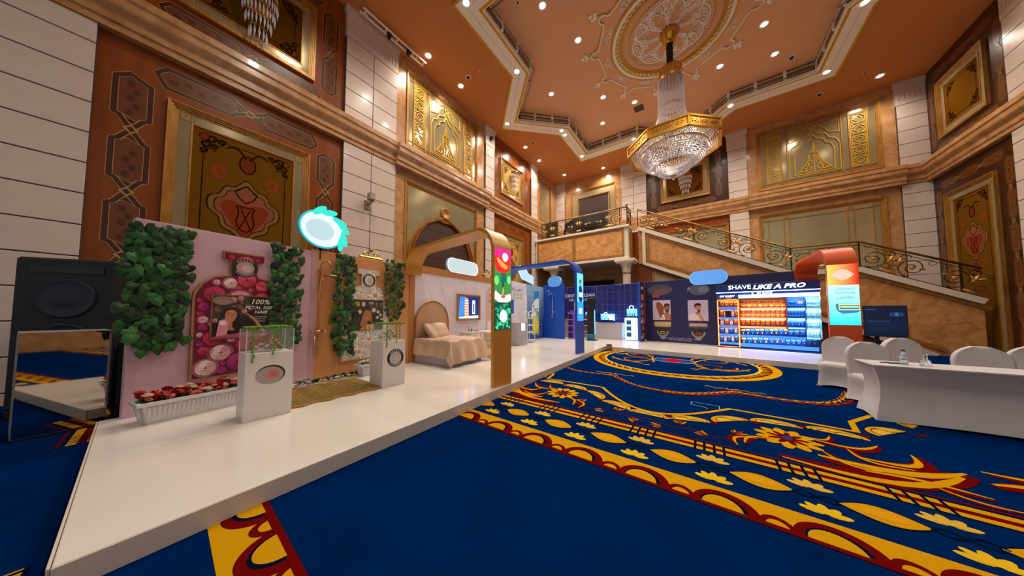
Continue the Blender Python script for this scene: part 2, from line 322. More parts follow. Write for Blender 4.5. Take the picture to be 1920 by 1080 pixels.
def field(mx, sg):
    dip = [(mx(SX + 1.0 * t / 12), 4.72 + .9 * (1 - math.cos(math.pi / 2 * t / 12))) for t in range(13)]
    fp.line(dip + [(mx(.9), 5.60), (mx(1.52), 5.56), (mx(1.60), 6.0), (mx(1.95), 6.55), (mx(2.3), 6.9)], .06, YE, 2)
    fp.line([(x, y - .06) for x, y in dip] , .03, NA, 1)
    for x, v, a in (((-.72, 4.56, 0),) if sg > 0 else ()) + ((-.20, 4.68, 20), (.27, 5.02, 42), (.74, 5.24, 8), (1.28, 5.30, -6), (1.86, 5.75, 50), (2.3, 6.4, 60)):
        a = a if sg > 0 else -a
        for rr, cc, ly in ((1.0, NA, 1), (.94, YE, 2), (.74, NA, 3), (.70, CRM, 4)): fp.ell(mx(x), v, .285 * rr, .21 * rr, cc, ly, 18, a, 0, 180)
        fp.line([(mx(x) + q * .11, v + .04 + .05 * abs(math.sin(q * 2.2))) for q in (-1.4, -.9, -.4, 0, .4, .9, 1.4)], .018, RE, 5)
        fp.ell(mx(x + .26), v + .12, .05, .05, RE, 3, 10)
    fx, fv = mx(.76), 4.76
    for k in range(11):
        a = 360 / 11 * k; fp.ell(fx + .17 * math.cos(R(a)), fv + .2 * math.sin(R(a)), .13, .06, YE, 5, 12, a)
    for k in range(9):
        a = 40 * k; fp.ell(fx + .1 * math.cos(R(a)), fv + .12 * math.sin(R(a)), .09, .03, RE, 6, 10, a)
    fp.ell(fx, fv, .05, .055, '#1c3f86', 7, 12)
    for (a, b, w, bd) in (((.95, 4.38), (1.95, 4.72), .26, -.16), ((1.85, 4.7), (.6, 4.2), .22, .2), ((1.2, 4.25), (1.85, 4.26), .13, .1), ((1.3, 4.6), (1.75, 5.0), .15, -.3), ((2.0, 4.6), (2.7, 4.4), .2, .3), ((2.1, 4.9), (2.6, 5.3), .16, -.3), ((2.6, 4.8), (3.2, 4.5), .18, .25), ((1.0, 4.9), (1.55, 5.1), .12, -.25), ((.35, 4.3), (.7, 4.6), .09, .3), ((.9, 4.95), (1.2, 5.15), .08, -.3), ((1.45, 4.45), (1.0, 4.62), .1, .4), ((1.6, 4.6), (1.25, 4.85), .1, .4), ((.45, 4.55), (.25, 4.2), .09, -.3), ((1.55, 4.3), (1.95, 4.15), .07, -.2)):
        leafy(fp, (mx(a[0]), a[1]), (mx(b[0]), b[1]), w, RE, YE, 2, bd * sg)
    vine = smooth2([(mx(.5), 4.62), (mx(.2), 4.25), (mx(-.15), 4.36), (mx(-.45), 4.3), (mx(-.72), 4.42)], 3); fp.line(vine, .025, RE, 1)
    for x, v, r_ in ((.28, 4.55, 60), (-.02, 4.28, 150), (-.3, 4.48, 100), (-.52, 4.25, 200)):
        for dz in (-35, 0, 35): leafy(fp, (mx(x), v), (mx(x) + .13 * math.cos(R(r_ + dz)) * sg, v + .13 * math.sin(R(r_ + dz))), .05, YE if dz else ORG, RE, 2, .1)
    gar = smooth2([(mx(SX), 6.06), (mx(-.3), 6.12), (mx(.1), 6.45), (mx(.42), 6.85), (mx(1.1), 6.70), (mx(1.7), 6.92), (mx(2.05), 7.6), (mx(2.25), 8.3), (mx(2.9), 8.2), (mx(3.6), 8.5)], 2)
    for k in range(0, len(gar) - 1):
        (x0, y0), (x1, y1) = gar[k], gar[k + 1]; L = math.hypot(x1 - x0, y1 - y0)
        if L < .02: continue
        m_ = max(1, int(L / .22))
        for j in range(m_):
            px, py = x0 + (x1 - x0) * j / m_, y0 + (y1 - y0) * j / m_; tx, ty = (x1 - x0) / L, (y1 - y0) / L
            leafy(fp, (px, py), (px + tx * .17 - ty * .05, py + ty * .17 + tx * .05), .075, YE, RE, 2, .25 * sg)
            leafy(fp, (px, py), (px + tx * .16 + ty * .06, py + ty * .16 - tx * .06), .07, RE, ORG, 2, -.25 * sg)
    for a in range(0, 360, 45): fp.line(spiral(mx(.42) + .07 * math.cos(R(a)), 6.95 + .09 * math.sin(R(a)), .06, .03, a, a + 220, 8), .02, CRM if a % 90 else RE, 4)
    for w_ in (-1, 1): fp.line([(mx(.42 + w_ * (.1 + .06 * t)), 7.0 + .05 * math.sin(t * 1.6)) for t in range(7)], .018, CRM, 3)
both(field)
RC = (-.85, 10.05); RA, RB = 2.42, 2.60
def ring(s0, s1, col, layer, n=96): 
    for k in range(n):
        a, b = 2 * math.pi * k / n, 2 * math.pi * (k + 1) / n
        fp.poly([(RC[0] + RA * s * math.cos(t), RC[1] + RB * s * math.sin(t)) for s, t in ((s0, a), (s0, b), (s1, b), (s1, a))], col, layer)
ring(.93, 1.0, YE, 2); ring(.85, .93, RE, 1); ring(.82, .86, CRM, 2)
for k in range(56):
    a = 2 * math.pi * k / 56; p0 = (RC[0] + RA * .862 * math.cos(a), RC[1] + RB * .862 * math.sin(a)); p1 = (RC[0] + RA * .935 * math.cos(a + .09), RC[1] + RB * .935 * math.sin(a + .09)); leafy(fp, p0, p1, .11, YE, NA, 3, .25)
fp.ell(RC[0], RC[1], .62, .42, YE, 2, 28); fp.ell(RC[0], RC[1], .57, .37, '#0a3f8c', 3, 28); fp.poly([(RC[0] - .30, RC[1]), (RC[0], RC[1] - .42), (RC[0] + .30, RC[1]), (RC[0], RC[1] + .42)], '#9c1024', 4)
for sg in (-1, 1):
    for a0 in (0, 180):
        for q, (rr, cc) in enumerate(((.0, YE), (.05, RE))):
            fp.line(spiral(RC[0] + sg * 1.0, RC[1] + (-.5 if a0 else .55), .55 - rr, .12, 200 * sg + a0, 200 * sg + a0 - sg * 430, 30), .05, cc, 2 + q)
        fp.line(smooth2([(RC[0] + sg * .5, RC[1] - .1), (RC[0] + sg * .9, RC[1] - 1.0 + a0 / 180 * 2), (RC[0] + sg * 1.5, RC[1] - .9 + a0 / 180 * 1.8), (RC[0] + sg * 1.8, RC[1] - .3 + a0 / 180 * .6)], 3), .045, YE, 2)
        for k in range(7):
            x, v = RC[0] + sg * (.5 + .18 * k), RC[1] + (1 if a0 else -1) * (1.15 - .1 * k + .06 * (k % 2)); leafy(fp, (x, v), (x + sg * .16, v + .12 * (1 if k % 2 else -1)), .08, YE, RE, 3, .3)
fp.build('carpet_medallion', MATTE, floor)
tp = Print(cfn, .0012)
tp.line([(-.22, 5.5), (-.22, 5.66), (.15, 5.66), (.15, 5.46)], .012, '#8fb3c8', 4); tp.line([(-.22, 5.5), (-.05, 5.47), (.0, 5.4)], .012, '#8fb3c8', 4); tp.build('chalk_mark', MATTE, floor)
# ================================================================== stage platform
GLOSSW = mat('glossy_white_deck', '#e9e2da', .22, c2='#e2dacf', sc=.8, amt=.7, coat=.3)
DECKE = mat('deck_edge', '#d3cabf', .4)
deck_poly = [(-2.86, -.2), (-3.36, 11.26), (2.45, 10.52), (3.75, 10.36), (3.75, 14.35), (-1.0, 15.6), (-7.5, 15.6), (-7.5, 13.5), (-6.72, 4.35), (-6.2, -.2)]
stage = thing('stage_platform', 'low glossy white display platform running round two sides of the blue carpet', 'platform')
d = MB(); d.prism(deck_poly, .012, .15, lambda x, y, a: (x, y, a)); d.build('deck', GLOSSW, stage, bevel=.006)
for a, b in (((-2.855, -.2), (-3.355, 11.26)), ((-3.355, 11.255), (3.75, 10.355)), ((-6.2, -.203), (-2.86, -.203))):
    d = MB(); dx, dy = b[0] - a[0], b[1] - a[1]; L = math.hypot(dx, dy); nx, ny = dy / L * .012, -dx / L * .012
    d.hexa([(a[0], a[1], 0), (b[0], b[1], 0), (b[0] + nx, b[1] + ny, 0), (a[0] + nx, a[1] + ny, 0), (a[0], a[1], .148), (b[0], b[1], .148), (b[0] + nx, b[1] + ny, .148), (a[0] + nx, a[1] + ny, .148)]); d.build('edge_skirt', DECKE, stage)
# ================================================================== walls
wall_left = struct('wall_left', (XL, 0, 0), R(90)); wall_back = struct('wall_back', (0, YB, 0), 0); wall_right = struct('wall_right', (XR, 0, 0), R(-90))
TCACHE = {}
def tile(parent, u0, u1, z0, z1, proj):
    key = (round(u1 - u0, 3), round(z1 - z0, 3)); loc = ((u0 + u1) / 2, -proj, (z0 + z1) / 2); g = .010
    if key not in TCACHE:
        w, h = key; m = MB(); m.bbox(-w / 2 + g, w / 2 - g, -.03, 0, -h / 2 + g, h / 2 - g, .006); o = m.build('tile', TILE, parent); o.location = loc; TCACHE[key] = o
    else: put(TCACHE[key], parent, loc)
def pier(wall, u0, u1, proj=.12, cols=1, zlow=0.0):
    u0, u1 = U(u0), U(u1); m = MB(); m.box(u0, u1, -proj, .3, zlow, ZC); core = m.build('pier', GROUT, wall)
    zs = [ZR(6.15)];  z = ZR(5.80)
    while z > zlow + .1: zs.append(z); z -= U(.49)
    zs.append(zlow)
    up = [ZR(9.14 - .495 * k) for k in range(5)] + [ZR(6.8)]
    for lst in (zs, up):
        for a, b in zip(lst[:-1], lst[1:]):
            if a - b < .05: continue
            for c in range(cols): tile(wall, u0 + (u1 - u0) * c / cols, u0 + (u1 - u0) * (c + 1) / cols, b, a, proj)
    m = MB(); z0, z1 = ZR(9.14), ZC; m.box(u0 - .01, u1 + .01, -proj - .035, 0, z0 + .012, z1 - .22); m.box(u0 - .03, u1 + .03, -proj - .06, 0, z1 - .22, z1 - .14); m.box(u0 - .05, u1 + .05, -proj - .09, 0, z1 - .14, z1 - .002)
    m.build('capital', TILE, wall)
    n = max(6, int((u1 - u0) / .12)); m = MB()
    for k in range(n):
        c = u0 + (u1 - u0) * (k + .5) / n; w = (u1 - u0) / n * .26
        m.box(c - w, c + w, -proj - .055, -proj - .03, z0 + .22, z0 + .5); m.ball((c, -proj - .04, z0 + .5), w, 8, 4)
    m.build('fluting', TILE, wall)['kind'] = 'stuff'
def slab(wall, name, u0, u1, z0, z1, d0, d1, m_, bevel=.0):
    m = MB(); m.box(u0, u1, -d1, -d0, z0, z1); return m.build(name, m_, wall, bevel=bevel)
def frame(parent, name, u0, u1, z0, z1, w, d0, d1, m_, steps=3):     # mitred moulding, stepped section
    m = MB()
    for s in range(steps):
        a, b = w * s / steps, w * (s + 1) / steps; dd = d1 - (d1 - d0) * .75 * s / max(1, steps - 1) if steps > 1 else d1
        A = [(u0 + a, z0 + a), (u1 - a, z0 + a), (u1 - a, z1 - a), (u0 + a, z1 - a)]; B = [(u0 + b, z0 + b), (u1 - b, z0 + b), (u1 - b, z1 - b), (u0 + b, z1 - b)]
        for k in range(4):
            j = (k + 1) % 4; m.hexa([wfn(*A[k], d0), wfn(*A[j], d0), wfn(*B[j], d0), wfn(*B[k], d0), wfn(*A[k], dd), wfn(*A[j], dd), wfn(*B[j], dd * .97), wfn(*B[k], dd * .97)])
    return m.build(name, m_, parent)
GLN, DKI = '#b08a48', '#43190a'
def inlay_band(p, a, b, z, horiz, cell, h, flip=False):
    # long hexagons joined by short crossing ribbons, along one side of a panel
    L = b - a; n = max(1, round(L / cell)); c = L / n; w = h * .165; x = .11 * c; e = min(h * .32, c * .14)
    def T(s, t): return (s, z + t) if horiz else (z + t, s)
    for k in range(n):
        s0 = a + c * k; o = h * .16
        hexo = [(s0 + x, h * .10), (s0 + x + e, h / 2), (s0 + c - x - e, h / 2), (s0 + c - x, -h * .10), (s0 + c - x - e, -h / 2), (s0 + x + e, -h / 2)]
        P = [T(*q) for q in hexo]; p.poly(P, '#6a3812', 0)
        for j in range(5): t = (j + .5) / 5; p.ell(*T(s0 + x + e + (c - 2 * x - 2 * e) * t, h * (.1 if j % 2 else -.08)), *((h * .16, h * .12) if horiz else (h * .12, h * .16)), '#4a230a', 0, 10)
        p.line(P, w * 1.28, GLN, 1, True); p.line(P, w, DKI, 2, True)
        if k:
            for sg in (-1, 1):
                q = [T(s0 - x - e * .8, sg * h * .36), T(s0 + x + e * .8, -sg * h * .36)]; p.line(q, w * 1.4, GLN, 4 + sg); p.line(q, w, DKI, 5 + sg)
            q = [T(s0 - x * .55, 0), T(s0, h * .2), T(s0 + x * .55, 0), T(s0, -h * .2)]; p.line(q, w * .35, GLN, 7, True)
def scroll_corner(p, cu, cz, s, su, sz, col, col2, layer=2):
    def T(x, y): return (cu + su * x * s, cz + sz * y * s)
    for (x, y, r0, a0, a1) in ((.30, -.16, .13, 0, 420), (.16, -.34, .12, 90, -330), (.52, -.12, .09, 180, 560), (.12, -.56, .09, 90, -280), (.36, -.36, .07, 0, 360)):
        p.line([T(a, b) for a, b in spiral(x, y, r0, r0 * .3, a0, a1, 22)], .06 * s, col, layer)
    p.ell(*T(.14, -.13), .1 * s, .075 * s, col2, layer, 12, 45); p.line([T(*q) for q in arc(.14, -.13, .11, 0, 360, 14)], .02 * s, col, layer + 1)
    p.line([T(.62, -.1), T(.72, -.16), T(.85, -.13), T(1.0, -.14)], .02 * s, col, layer); p.line([T(.1, -.66), T(.15, -.76), T(.13, -.88), T(.13, -1.0)], .02 * s, col, layer)
    p.line([T(.62, -.06), T(.5, -.3), T(.42, -.28), T(.38, -.5), T(.28, -.44), T(.06, -.66)], .025 * s, col, layer)
def tapestry_art(p, u0, u1, z0, z1, base, big):
    w, h = u1 - u0, z1 - z0; s = min(w, h) * (.40 if big else .42); ink, rs = '#2a1408', '#7d3a22'; e = min(w, h) * .04
    p.rect(u0, u1, z0, z1, base, 0)
    for su, sz, cu, cz in ((1, 1, u0 + e, z1 - e), (-1, 1, u1 - e, z1 - e), (1, -1, u0 + e, z0 + e), (-1, -1, u1 - e, z0 + e)): scroll_corner(p, cu, cz, s, su, sz, ink, rs)
    a, b = s * .13 + e, s * 1.0 + e
    for q in (((u0 + a, z0 + b), (u0 + a, z1 - b)), ((u1 - a, z0 + b), (u1 - a, z1 - b)), ((u0 + b, z0 + a), (u1 - b, z0 + a)), ((u0 + b, z1 - a), (u1 - b, z1 - a))): p.line(q, .025 * s, ink, 2)
    if big:
        c, m_ = (u0 + u1) / 2, z1 - U(1.47); q = w * .5; ky = 1.2
        def lobes(k): return [(c + x * q * k, m_ + y * q * k * ky) for x, y in smooth2([(0, .78), (-.2, .5), (-.42, .5), (-.48, .28), (-.7, .22), (-.7, -.08), (-.48, -.18), (-.46, -.42), (-.2, -.5), (0, -.78), (.2, -.5), (.46, -.42), (.48, -.18), (.7, -.08), (.7, .22), (.48, .28), (.42, .5), (.2, .5)], 2, True)]
        p.poly(lobes(1.04), ink, 1); p.poly(lobes(1.0), '#836034', 2); p.poly(lobes(.86), ink, 3); p.poly(lobes(.83), '#8c5138', 4)
        p.poly([(c + x * q, m_ + y * q * ky) for x, y in smooth2([(0, -.62), (-.2, -.38), (-.42, -.1), (-.5, .12), (-.3, .22), (0, .12), (.3, .22), (.5, .12), (.42, -.1), (.2, -.38)], 2, True)], '#85381f', 5)
        p.line([(c + x * q, m_ + y * q * ky) for x, y in smooth2([(0, -.5), (-.2, -.3), (-.12, -.02), (-.2, .12), (0, .1), (.2, .12), (.12, -.02), (.2, -.3)], 1, True)], .03 * q, ink, 6, True)
        p.line([(c, m_ + .2 * q * ky), (c - .14 * q, m_ + .3 * q * ky), (c - .22 * q, m_ + .44 * q * ky), (c, m_ + .6 * q * ky), (c + .22 * q, m_ + .44 * q * ky), (c + .14 * q, m_ + .3 * q * ky)], .03 * q, ink, 6, True)
        for sg in (-1, 1):
            p.line([(c + sg * x * q, m_ + y * q * ky) for x, y in spiral(-.5, .8, .16, .05, -60, -400, 20)], .09 * q, '#8f3f28', 2)
            p.line([(c + sg * x * q, m_ + y * q * ky) for x, y in smooth2([(-.03, 1.22), (-.1, 1.3), (-.16, 1.38), (-.28, 1.42), (-.42, 1.34)], 2)], .04 * q, ink, 3)
            p.line([(c + sg * .14 * q, m_ - .45 * q * ky), (c, m_ - .15 * q * ky), (c + sg * .1 * q, m_ + .08 * q * ky)], .025 * q, ink, 7)
            p.line([(c + sg * x * q, m_ + y * q * ky) for x, y in smooth2([(-.1, -.8), (-.4, -.75), (-.5, -.9), (-.3, -1.0)], 2)], .06 * q, '#8f3f28', 2)
        p.ell(c, m_ + 1.1 * q * ky, .15 * q, .22 * q, '#6f3420', 2, 16); p.line(arc(c, m_ + 1.1 * q * ky, .16 * q, 0, 360, 18, .24 * q), .03 * q, ink, 3)
        p.ell(c, m_ - 1.0 * q * ky, .15 * q, .22 * q, '#6f3420', 2, 16)
def wood_bay(wall, u0, u1, z0, z1, fu0, fu1, fz0, fz1, dark=False, big=False, base='#6e4812', cell=.8, bandw=.15):
    wd = WOODD if dark else WOOD
    pan = slab(wall, 'wood_panel', u0, u1, z0, z1, -.2, .02, wd)
    p = Print(lambda u, z, d: (u, -.02 - d, z), .0012)
    ub, ut = (u0 + fu0) / 2, (fu1 + u1) / 2; zt = (fz1 + z1) / 2; zb = (z0 + fz0) / 2; h = bandw
    inlay_band(p, ub + h * .2, ut - h * .2, zt, True, cell, h)
    if fz0 - z0 > .3: inlay_band(p, ub + h * .2, ut - h * .2, zb, True, cell, h); lo = zb
    else: lo = z0
    inlay_band(p, lo + h * .2, zt - h * .2, ub, False, cell, h); inlay_band(p, lo + h * .2, zt - h * .2, ut, False, cell, h)
    p.build('inlay_band', INLAY, pan)
    fw = min(fu1 - fu0, fz1 - fz0) * .062
    frame(pan, 'gilt_frame', fu0, fu1, fz0, fz1, fw, .02, .11, GOLDW, 4)
    g = fw; mw = fw * 1.15; a0, a1, b0, b1 = fu0 + g, fu1 - g, fz0 + g, fz1 - g
    for q in ((a0 + mw, a1 - mw, b1 - mw, b1), (a0 + mw, a1 - mw, b0, b0 + mw), (a0, a0 + mw, b0 + mw, b1 - mw), (a1 - mw, a1, b0 + mw, b1 - mw)): slab(pan, 'mirror_strip', *q, .02, .03, MIRROR)
    for cu, cz in ((a0, b0), (a1 - mw, b0), (a0, b1 - mw), (a1 - mw, b1 - mw)):
        t = slab(pan, 'corner_mirror', cu + .005, cu + mw - .005, cz + .005, cz + mw - .005, .02, .034, MIRROR)
        m = MB(); m.strip2(arc(cu + mw / 2, cz + mw / 2, mw * .3, 0, 360, 8)[:-1], .012, .034, .042, wfn, True); m.build('rosette', GOLDP, t)
    frame(pan, 'gilt_fillet', a0 + mw, a1 - mw, b0 + mw, b1 - mw, .03, .02, .045, GOLDW, 1)
    t0 = mw + .03; p = Print(lambda u, z, d: (u, -.024 - d, z), .001); tapestry_art(p, a0 + t0, a1 - t0, b0 + t0, b1 - t0, base, big); p.build('tapestry', MATTE, pan)
    return pan
WN = [0]
def window(wall, rz):
    WN[0] += 1; o = struct('window_%d' % WN[0], wall.location, rz); return o
def arab_tri(m, c, z0, w, h, d0, d1):       # triangular scrollwork
    for sg in (-1, 1):
        for (x, y, r0, a0, a1) in ((.16, .12, .12, -90, 330), (.34, .10, .11, 0, 400), (.10, .34, .10, -90, 300), (.24, .26, .08, 0, 400), (.08, .54, .08, -90, 300), (.16, .45, .05, 0, 360), (.05, .72, .05, -90, 270), (.44, .06, .05, 0, 360)):
            m.strip2([(c + sg * a * w, z0 + b * h) for a, b in spiral(x, y, r0, r0 * .25, a0, a1, 14)], .028 * w, d0, d1, wfn)
        m.strip2([(c + sg * a * w, z0 + b * h) for a, b in smooth2([(0, .98), (.06, .78), (.16, .62), (.2, .4), (.34, .24), (.54, .04)], 2)], .03 * w, d0, d1, wfn)
    m.strip2([(c, z0), (c, z0 + h * 1.04)], .03 * w, d0, d1, wfn)
def lattice(m, u0, u1, z0, z1, d0, d1):     # dense arabesque strap-work
    w = u1 - u0; n = max(2, round((z1 - z0) / (w * .95))); h = (z1 - z0) / n; c = (u0 + u1) / 2; t = w * .06
    for k in range(n):
        z = z0 + h * (k + .5)
        m.strip2(arc(c, z, w * .42, 0, 360, 16, h * .42)[:-1], t, d0, d1, wfn, True); m.strip2([(c, z - h * .3), (c + w * .28, z), (c, z + h * .3), (c - w * .28, z)], t, d0, d1, wfn, True)
        for sg in (-1, 1):
            for sz in (-1, 1): m.strip2([(c + sg * a * w, z + sz * b * h) for a, b in spiral(.34, .36, .13, .04, 200, 560, 12)], t, d0, d1, wfn)
    m.strip2([(u0, z0), (u1, z0), (u1, z1), (u0, z1)], t, d0, d1, wfn, True)
def ornate_window(wall, rz, u0, u1, z0, z1):
    w = window(wall, rz); tag(w, 'mirrored upper window with gold strapwork'); fw = .16
    frame(w, 'window_frame', u0, u1, z0, z1, fw, -.02, .10, GOLDW, 4); a, b, c, d = u0 + fw, u1 - fw, z0 + fw, z1 - fw; W = b - a
    xs = [a, a + .05 * W, a + .20 * W, a + .26 * W, b - .26 * W, b - .20 * W, b - .05 * W, b]
    for k in range(7): slab(w, 'pane', xs[k] + .003, xs[k + 1] - .003, c, d, -.02, .015, MIRROR)
    m = MB()
    for x in xs[1:-1]: m.box(x - .018, x + .018, -.05, 0, c, d)
    for z in (c + .12, d - .14): m.box(a, b, -.045, 0, z - .012, z + .012)
    m.build('glazing_bars', GOLDW, w)
    for k in (1, 5): m = MB(); lattice(m, xs[k] + .04, xs[k + 1] - .04, c + .17, d - .19, .015, .04); m.build('strapwork', GOLDP, w)
    m = MB(); cu = (a + b) / 2; hw = (xs[4] - xs[3]) / 2 - .06; zb, zt = c + .2, d - .2; hh = zt - zb
    for kk, zz in ((1.0, 1.0), (.78, .88)):
        arch = [(-hw * kk, zb + (1 - kk) * .4), (-hw * kk, zb + hh * .52 * zz), (-hw * kk * .86, zb + hh * .64 * zz), (-hw * kk * .62, zb + hh * .68 * zz), (-hw * kk * .5, zb + hh * .78 * zz), (-hw * kk * .2, zb + hh * .82 * zz), (0, zb + hh * .93 * zz)]
        pts = [(cu + x, z) for x, z in arch] + [(cu - x, z) for x, z in arch[::-1][1:]]; m.strip2(pts, .035, .015, .045, wfn, True)
    for sg in (-1, 1): m.strip2([(cu + sg * hw, zb + hh), (cu + sg * hw, zb + hh * .75), (cu + sg * hw * .6, zb + hh * .8), (cu + sg * hw * .45, zb + hh * .9), (cu + sg * hw * .2, zb + hh)], .03, .015, .04, wfn, True)
    m.strip2(arc(cu, zb + hh * .96, .09, 0, 360, 12)[:-1], .05, .015, .05, wfn, True)
    arab_tri(m, cu, zb + .12, hw * 1.25, hh * .58, .015, .045); m.build('arch_ornament', GOLDP, w); return w
def plain_window(wall, rz, u0, u1, z0, z1, wide=True):
    w = window(wall, rz); tag(w, 'mirrored lower window with slim gold bars'); fw = .18
    frame(w, 'window_frame', u0, u1, z0, z1, fw, -.02, .10, GOLDW, 4); a, b, c, d = u0 + fw, u1 - fw, z0 + fw, z1 - fw; W = b - a
    xs = [a, a + .05 * W, a + .2 * W, a + .25 * W, b - .25 * W, b - .2 * W, b - .05 * W, b] if wide else [a, b]
    for k in range(len(xs) - 1): slab(w, 'pane', xs[k] + .003, xs[k + 1] - .003, c, d, -.02, .015, MIRROR)
    m = MB()
    for x in xs[1:-1]: m.box(x - .015, x + .015, -.04, 0, c, d)
    m.box(a, b, -.04, 0, d - .2, d - .18)
    m.build('glazing_bars', GOLDW, w)
    if wide:
        for k in (0, 2, 4, 6):
            x = (xs[k] + xs[k + 1]) / 2
            if k == 4: x = (xs[4] + xs[5]) / 2
            m = MB(); m.strip2(arc(x, d - .09, .055, 0, 360, 10)[:-1], .015, .015, .03, wfn, True); m.build('rosette', GOLDW, w)
    return w
def marble_bay(wall, u0, u1, lo, hi, zbot=0.0, proj=.05):     # marble with two openings; lo / hi = (u0, u1, z0, z1) or None
    edges = sorted([zbot, ZR(6.15), ZR(6.8), ZC])
    for (za, zb), op in (((zbot, ZR(6.15)), lo), ((ZR(6.15), ZC), hi)):
        if op is None: slab(wall, 'marble_slab', u0, u1, za, zb, -.15, proj, PEACH); continue
        a, b, c, d = op
        slab(wall, 'marble_slab', u0, a, za, zb, -.15, proj, PEACH); slab(wall, 'marble_slab', b, u1, za, zb, -.15, proj, PEACH)
        slab(wall, 'marble_lintel', a, b, d, zb, -.15, proj, PEACH)
        if c > za + .02: slab(wall, 'marble_sill', a, b, za, c, -.15, proj, PEACH)
def back_board(wall, u0, u1, zbot=0.0): slab(wall, 'wall_core', u0, u1, zbot, ZC, -.5, -.2, GROUT)
def cornice(name, wall, rz, segs):
    o = struct(name, wall.location, rz); z0, z1 = ZR(6.15), ZR(6.8)
    prof = [(0, 0), (.08, 0), (.08, .13), (.12, .15), (.12, .30), (.22, .40), (.24, .44), (.24, .58), (.28, .62), (.28, .767), (0, .767)]
    for u0, u1, ex in segs:
        m = MB(); pr = [(-(q + ex) if q else .1, z0 + t) for q, t in prof]; m.prism(pr, u0, u1, lambda a, b, c: (c, a, b)); m.build('moulding', PEACH, o)
# --- left wall
W = wall_left; RZ = R(90)
back_board(W, -7.0, YB + .3)
pier(W, -2.1, -.52, .12, 2); pier(W, 3.09, 4.6, .12, 2); pier(W, 8.88, 9.5, .12); pier(W, 12.8, 13.46, .12)
slab(W, 'wood_panel', -7.0, U(-2.1), 0, ZC, -.2, .02, WOOD)
wood_bay(W, U(-.52), U(3.09), 0, ZR(6.15), U(.20), U(2.38), ZR(-.2), ZR(5.42), big=True, cell=1.30, bandw=.42)
wood_bay(W, U(-.52), U(3.09), ZR(6.8), ZC, U(.20), U(2.40), ZR(7.33), ZR(9.25), cell=1.35, bandw=.36, base='#5c3a0c')
wood_bay(W, U(9.5), U(12.8), 0, ZR(6.15), U(10.05), U(12.0), ZR(1.0), ZR(5.42), big=True, cell=1.0, bandw=.22, base='#b68a45')
wood_bay(W, U(9.5), U(12.8), ZR(6.8), ZC, U(10.05), U(12.03), ZR(7.32), ZR(9.11), cell=1.0, bandw=.22, base='#c9a45e')
hiw = (U(4.97), U(8.40), ZR(7.03), ZR(9.65)); low = (U(4.97), U(8.40), 0, ZR(5.88))
marble_bay(W, U(4.6), U(8.88), low, hiw); ornate_window(W, RZ, *hiw)
hi4 = (U(13.88), U(15.3), ZR(7.0), ZR(9.58)); marble_bay(W, U(13.46), U(16.2), None, hi4); plain_window(W, RZ, *hi4, wide=False)
cornice('trim_1', W, RZ, [(-7.0, U(4.55), .10), (U(4.55), U(8.93), .24), (U(8.93), U(13.42), .10), (U(13.42), U(15.9), .2)])
# arched alcove in the lower left marble bay
aw = window(W, RZ); tag(aw, 'gold framed arched alcove with mirrored spandrels'); a, b, c, d = low; fw = .16
frame(aw, 'window_frame', a, b, c - .3, d, fw, -.02, .08, GOLDW, 4); a += fw; b -= fw; d -= fw; cu = (a + b) / 2; hw = (b - a) / 2
def tudor(k, top): return [(cu + x * hw * k, z) for x, z in ((-1, ZR(1.2)), (-1, ZR(3.3)), (-.95, ZR(3.85)), (-.8, ZR(4.3)), (-.55, ZR(4.68)), (-.25, ZR(4.92)), (0, ZR(top)), (.25, ZR(4.92)), (.55, ZR(4.68)), (.8, ZR(4.3)), (.95, ZR(3.85)), (1, ZR(3.3)), (1, ZR(1.2)))]
ar_ = tudor(1.0, 5.1)
for sg in (0, 1):
    m = MB(); half = ar_[1:7] if sg == 0 else ar_[6:12]
    pts = ([(a, d)] + half + [(cu, d)]) if sg == 0 else ([(cu, d)] + half + [(b, d)]); m.prism(pts, .0, .02, wfn); m.build('spandrel_mirror', MIRROR, aw)
m = MB(); m.strip2(tudor(.985, 5.08), .05, .0, .09, wfn); m.build('arch_bead', GOLD, aw)
m = MB(); m.strip2(tudor(.94, 4.98), .12, -.1, .07, wfn); m.build('arch_band', WOOD, aw); m = MB(); m.strip2(tudor(.875, 4.88), .04, -.1, .06, wfn); m.build('arch_bead', GOLD, aw)
ib = tudor(.87, 4.86)
for k in range(8):
    z0, z1 = ZR(1.0 + .5 * k), ZR(1.0 + .5 * (k + 1)); zz = (z0 + z1) / 2; wv = hw * .97
    m = MB(); m.box(cu - wv, cu + wv, .02, .06, z0 + .008, z1 - .008); m.build('back_board', mat('brown_board', '#4a2a1c', .45, c2='#3a1f14', sc=4, amt=.8, stretch=(.2, 1, 1)), aw)
m = MB(); zt = ZR(5.13); m.lathe([(0, .0), (.12, .01), (.15, .03), (.2, .02), (.24, .05), (.26, .03), (.26, -.06)], 20); o = m.build('medallion', GOLDW, aw, smooth=True); o.location = (cu, -.06, zt + .12); o.rotation_euler = (R(90), 0, 0)
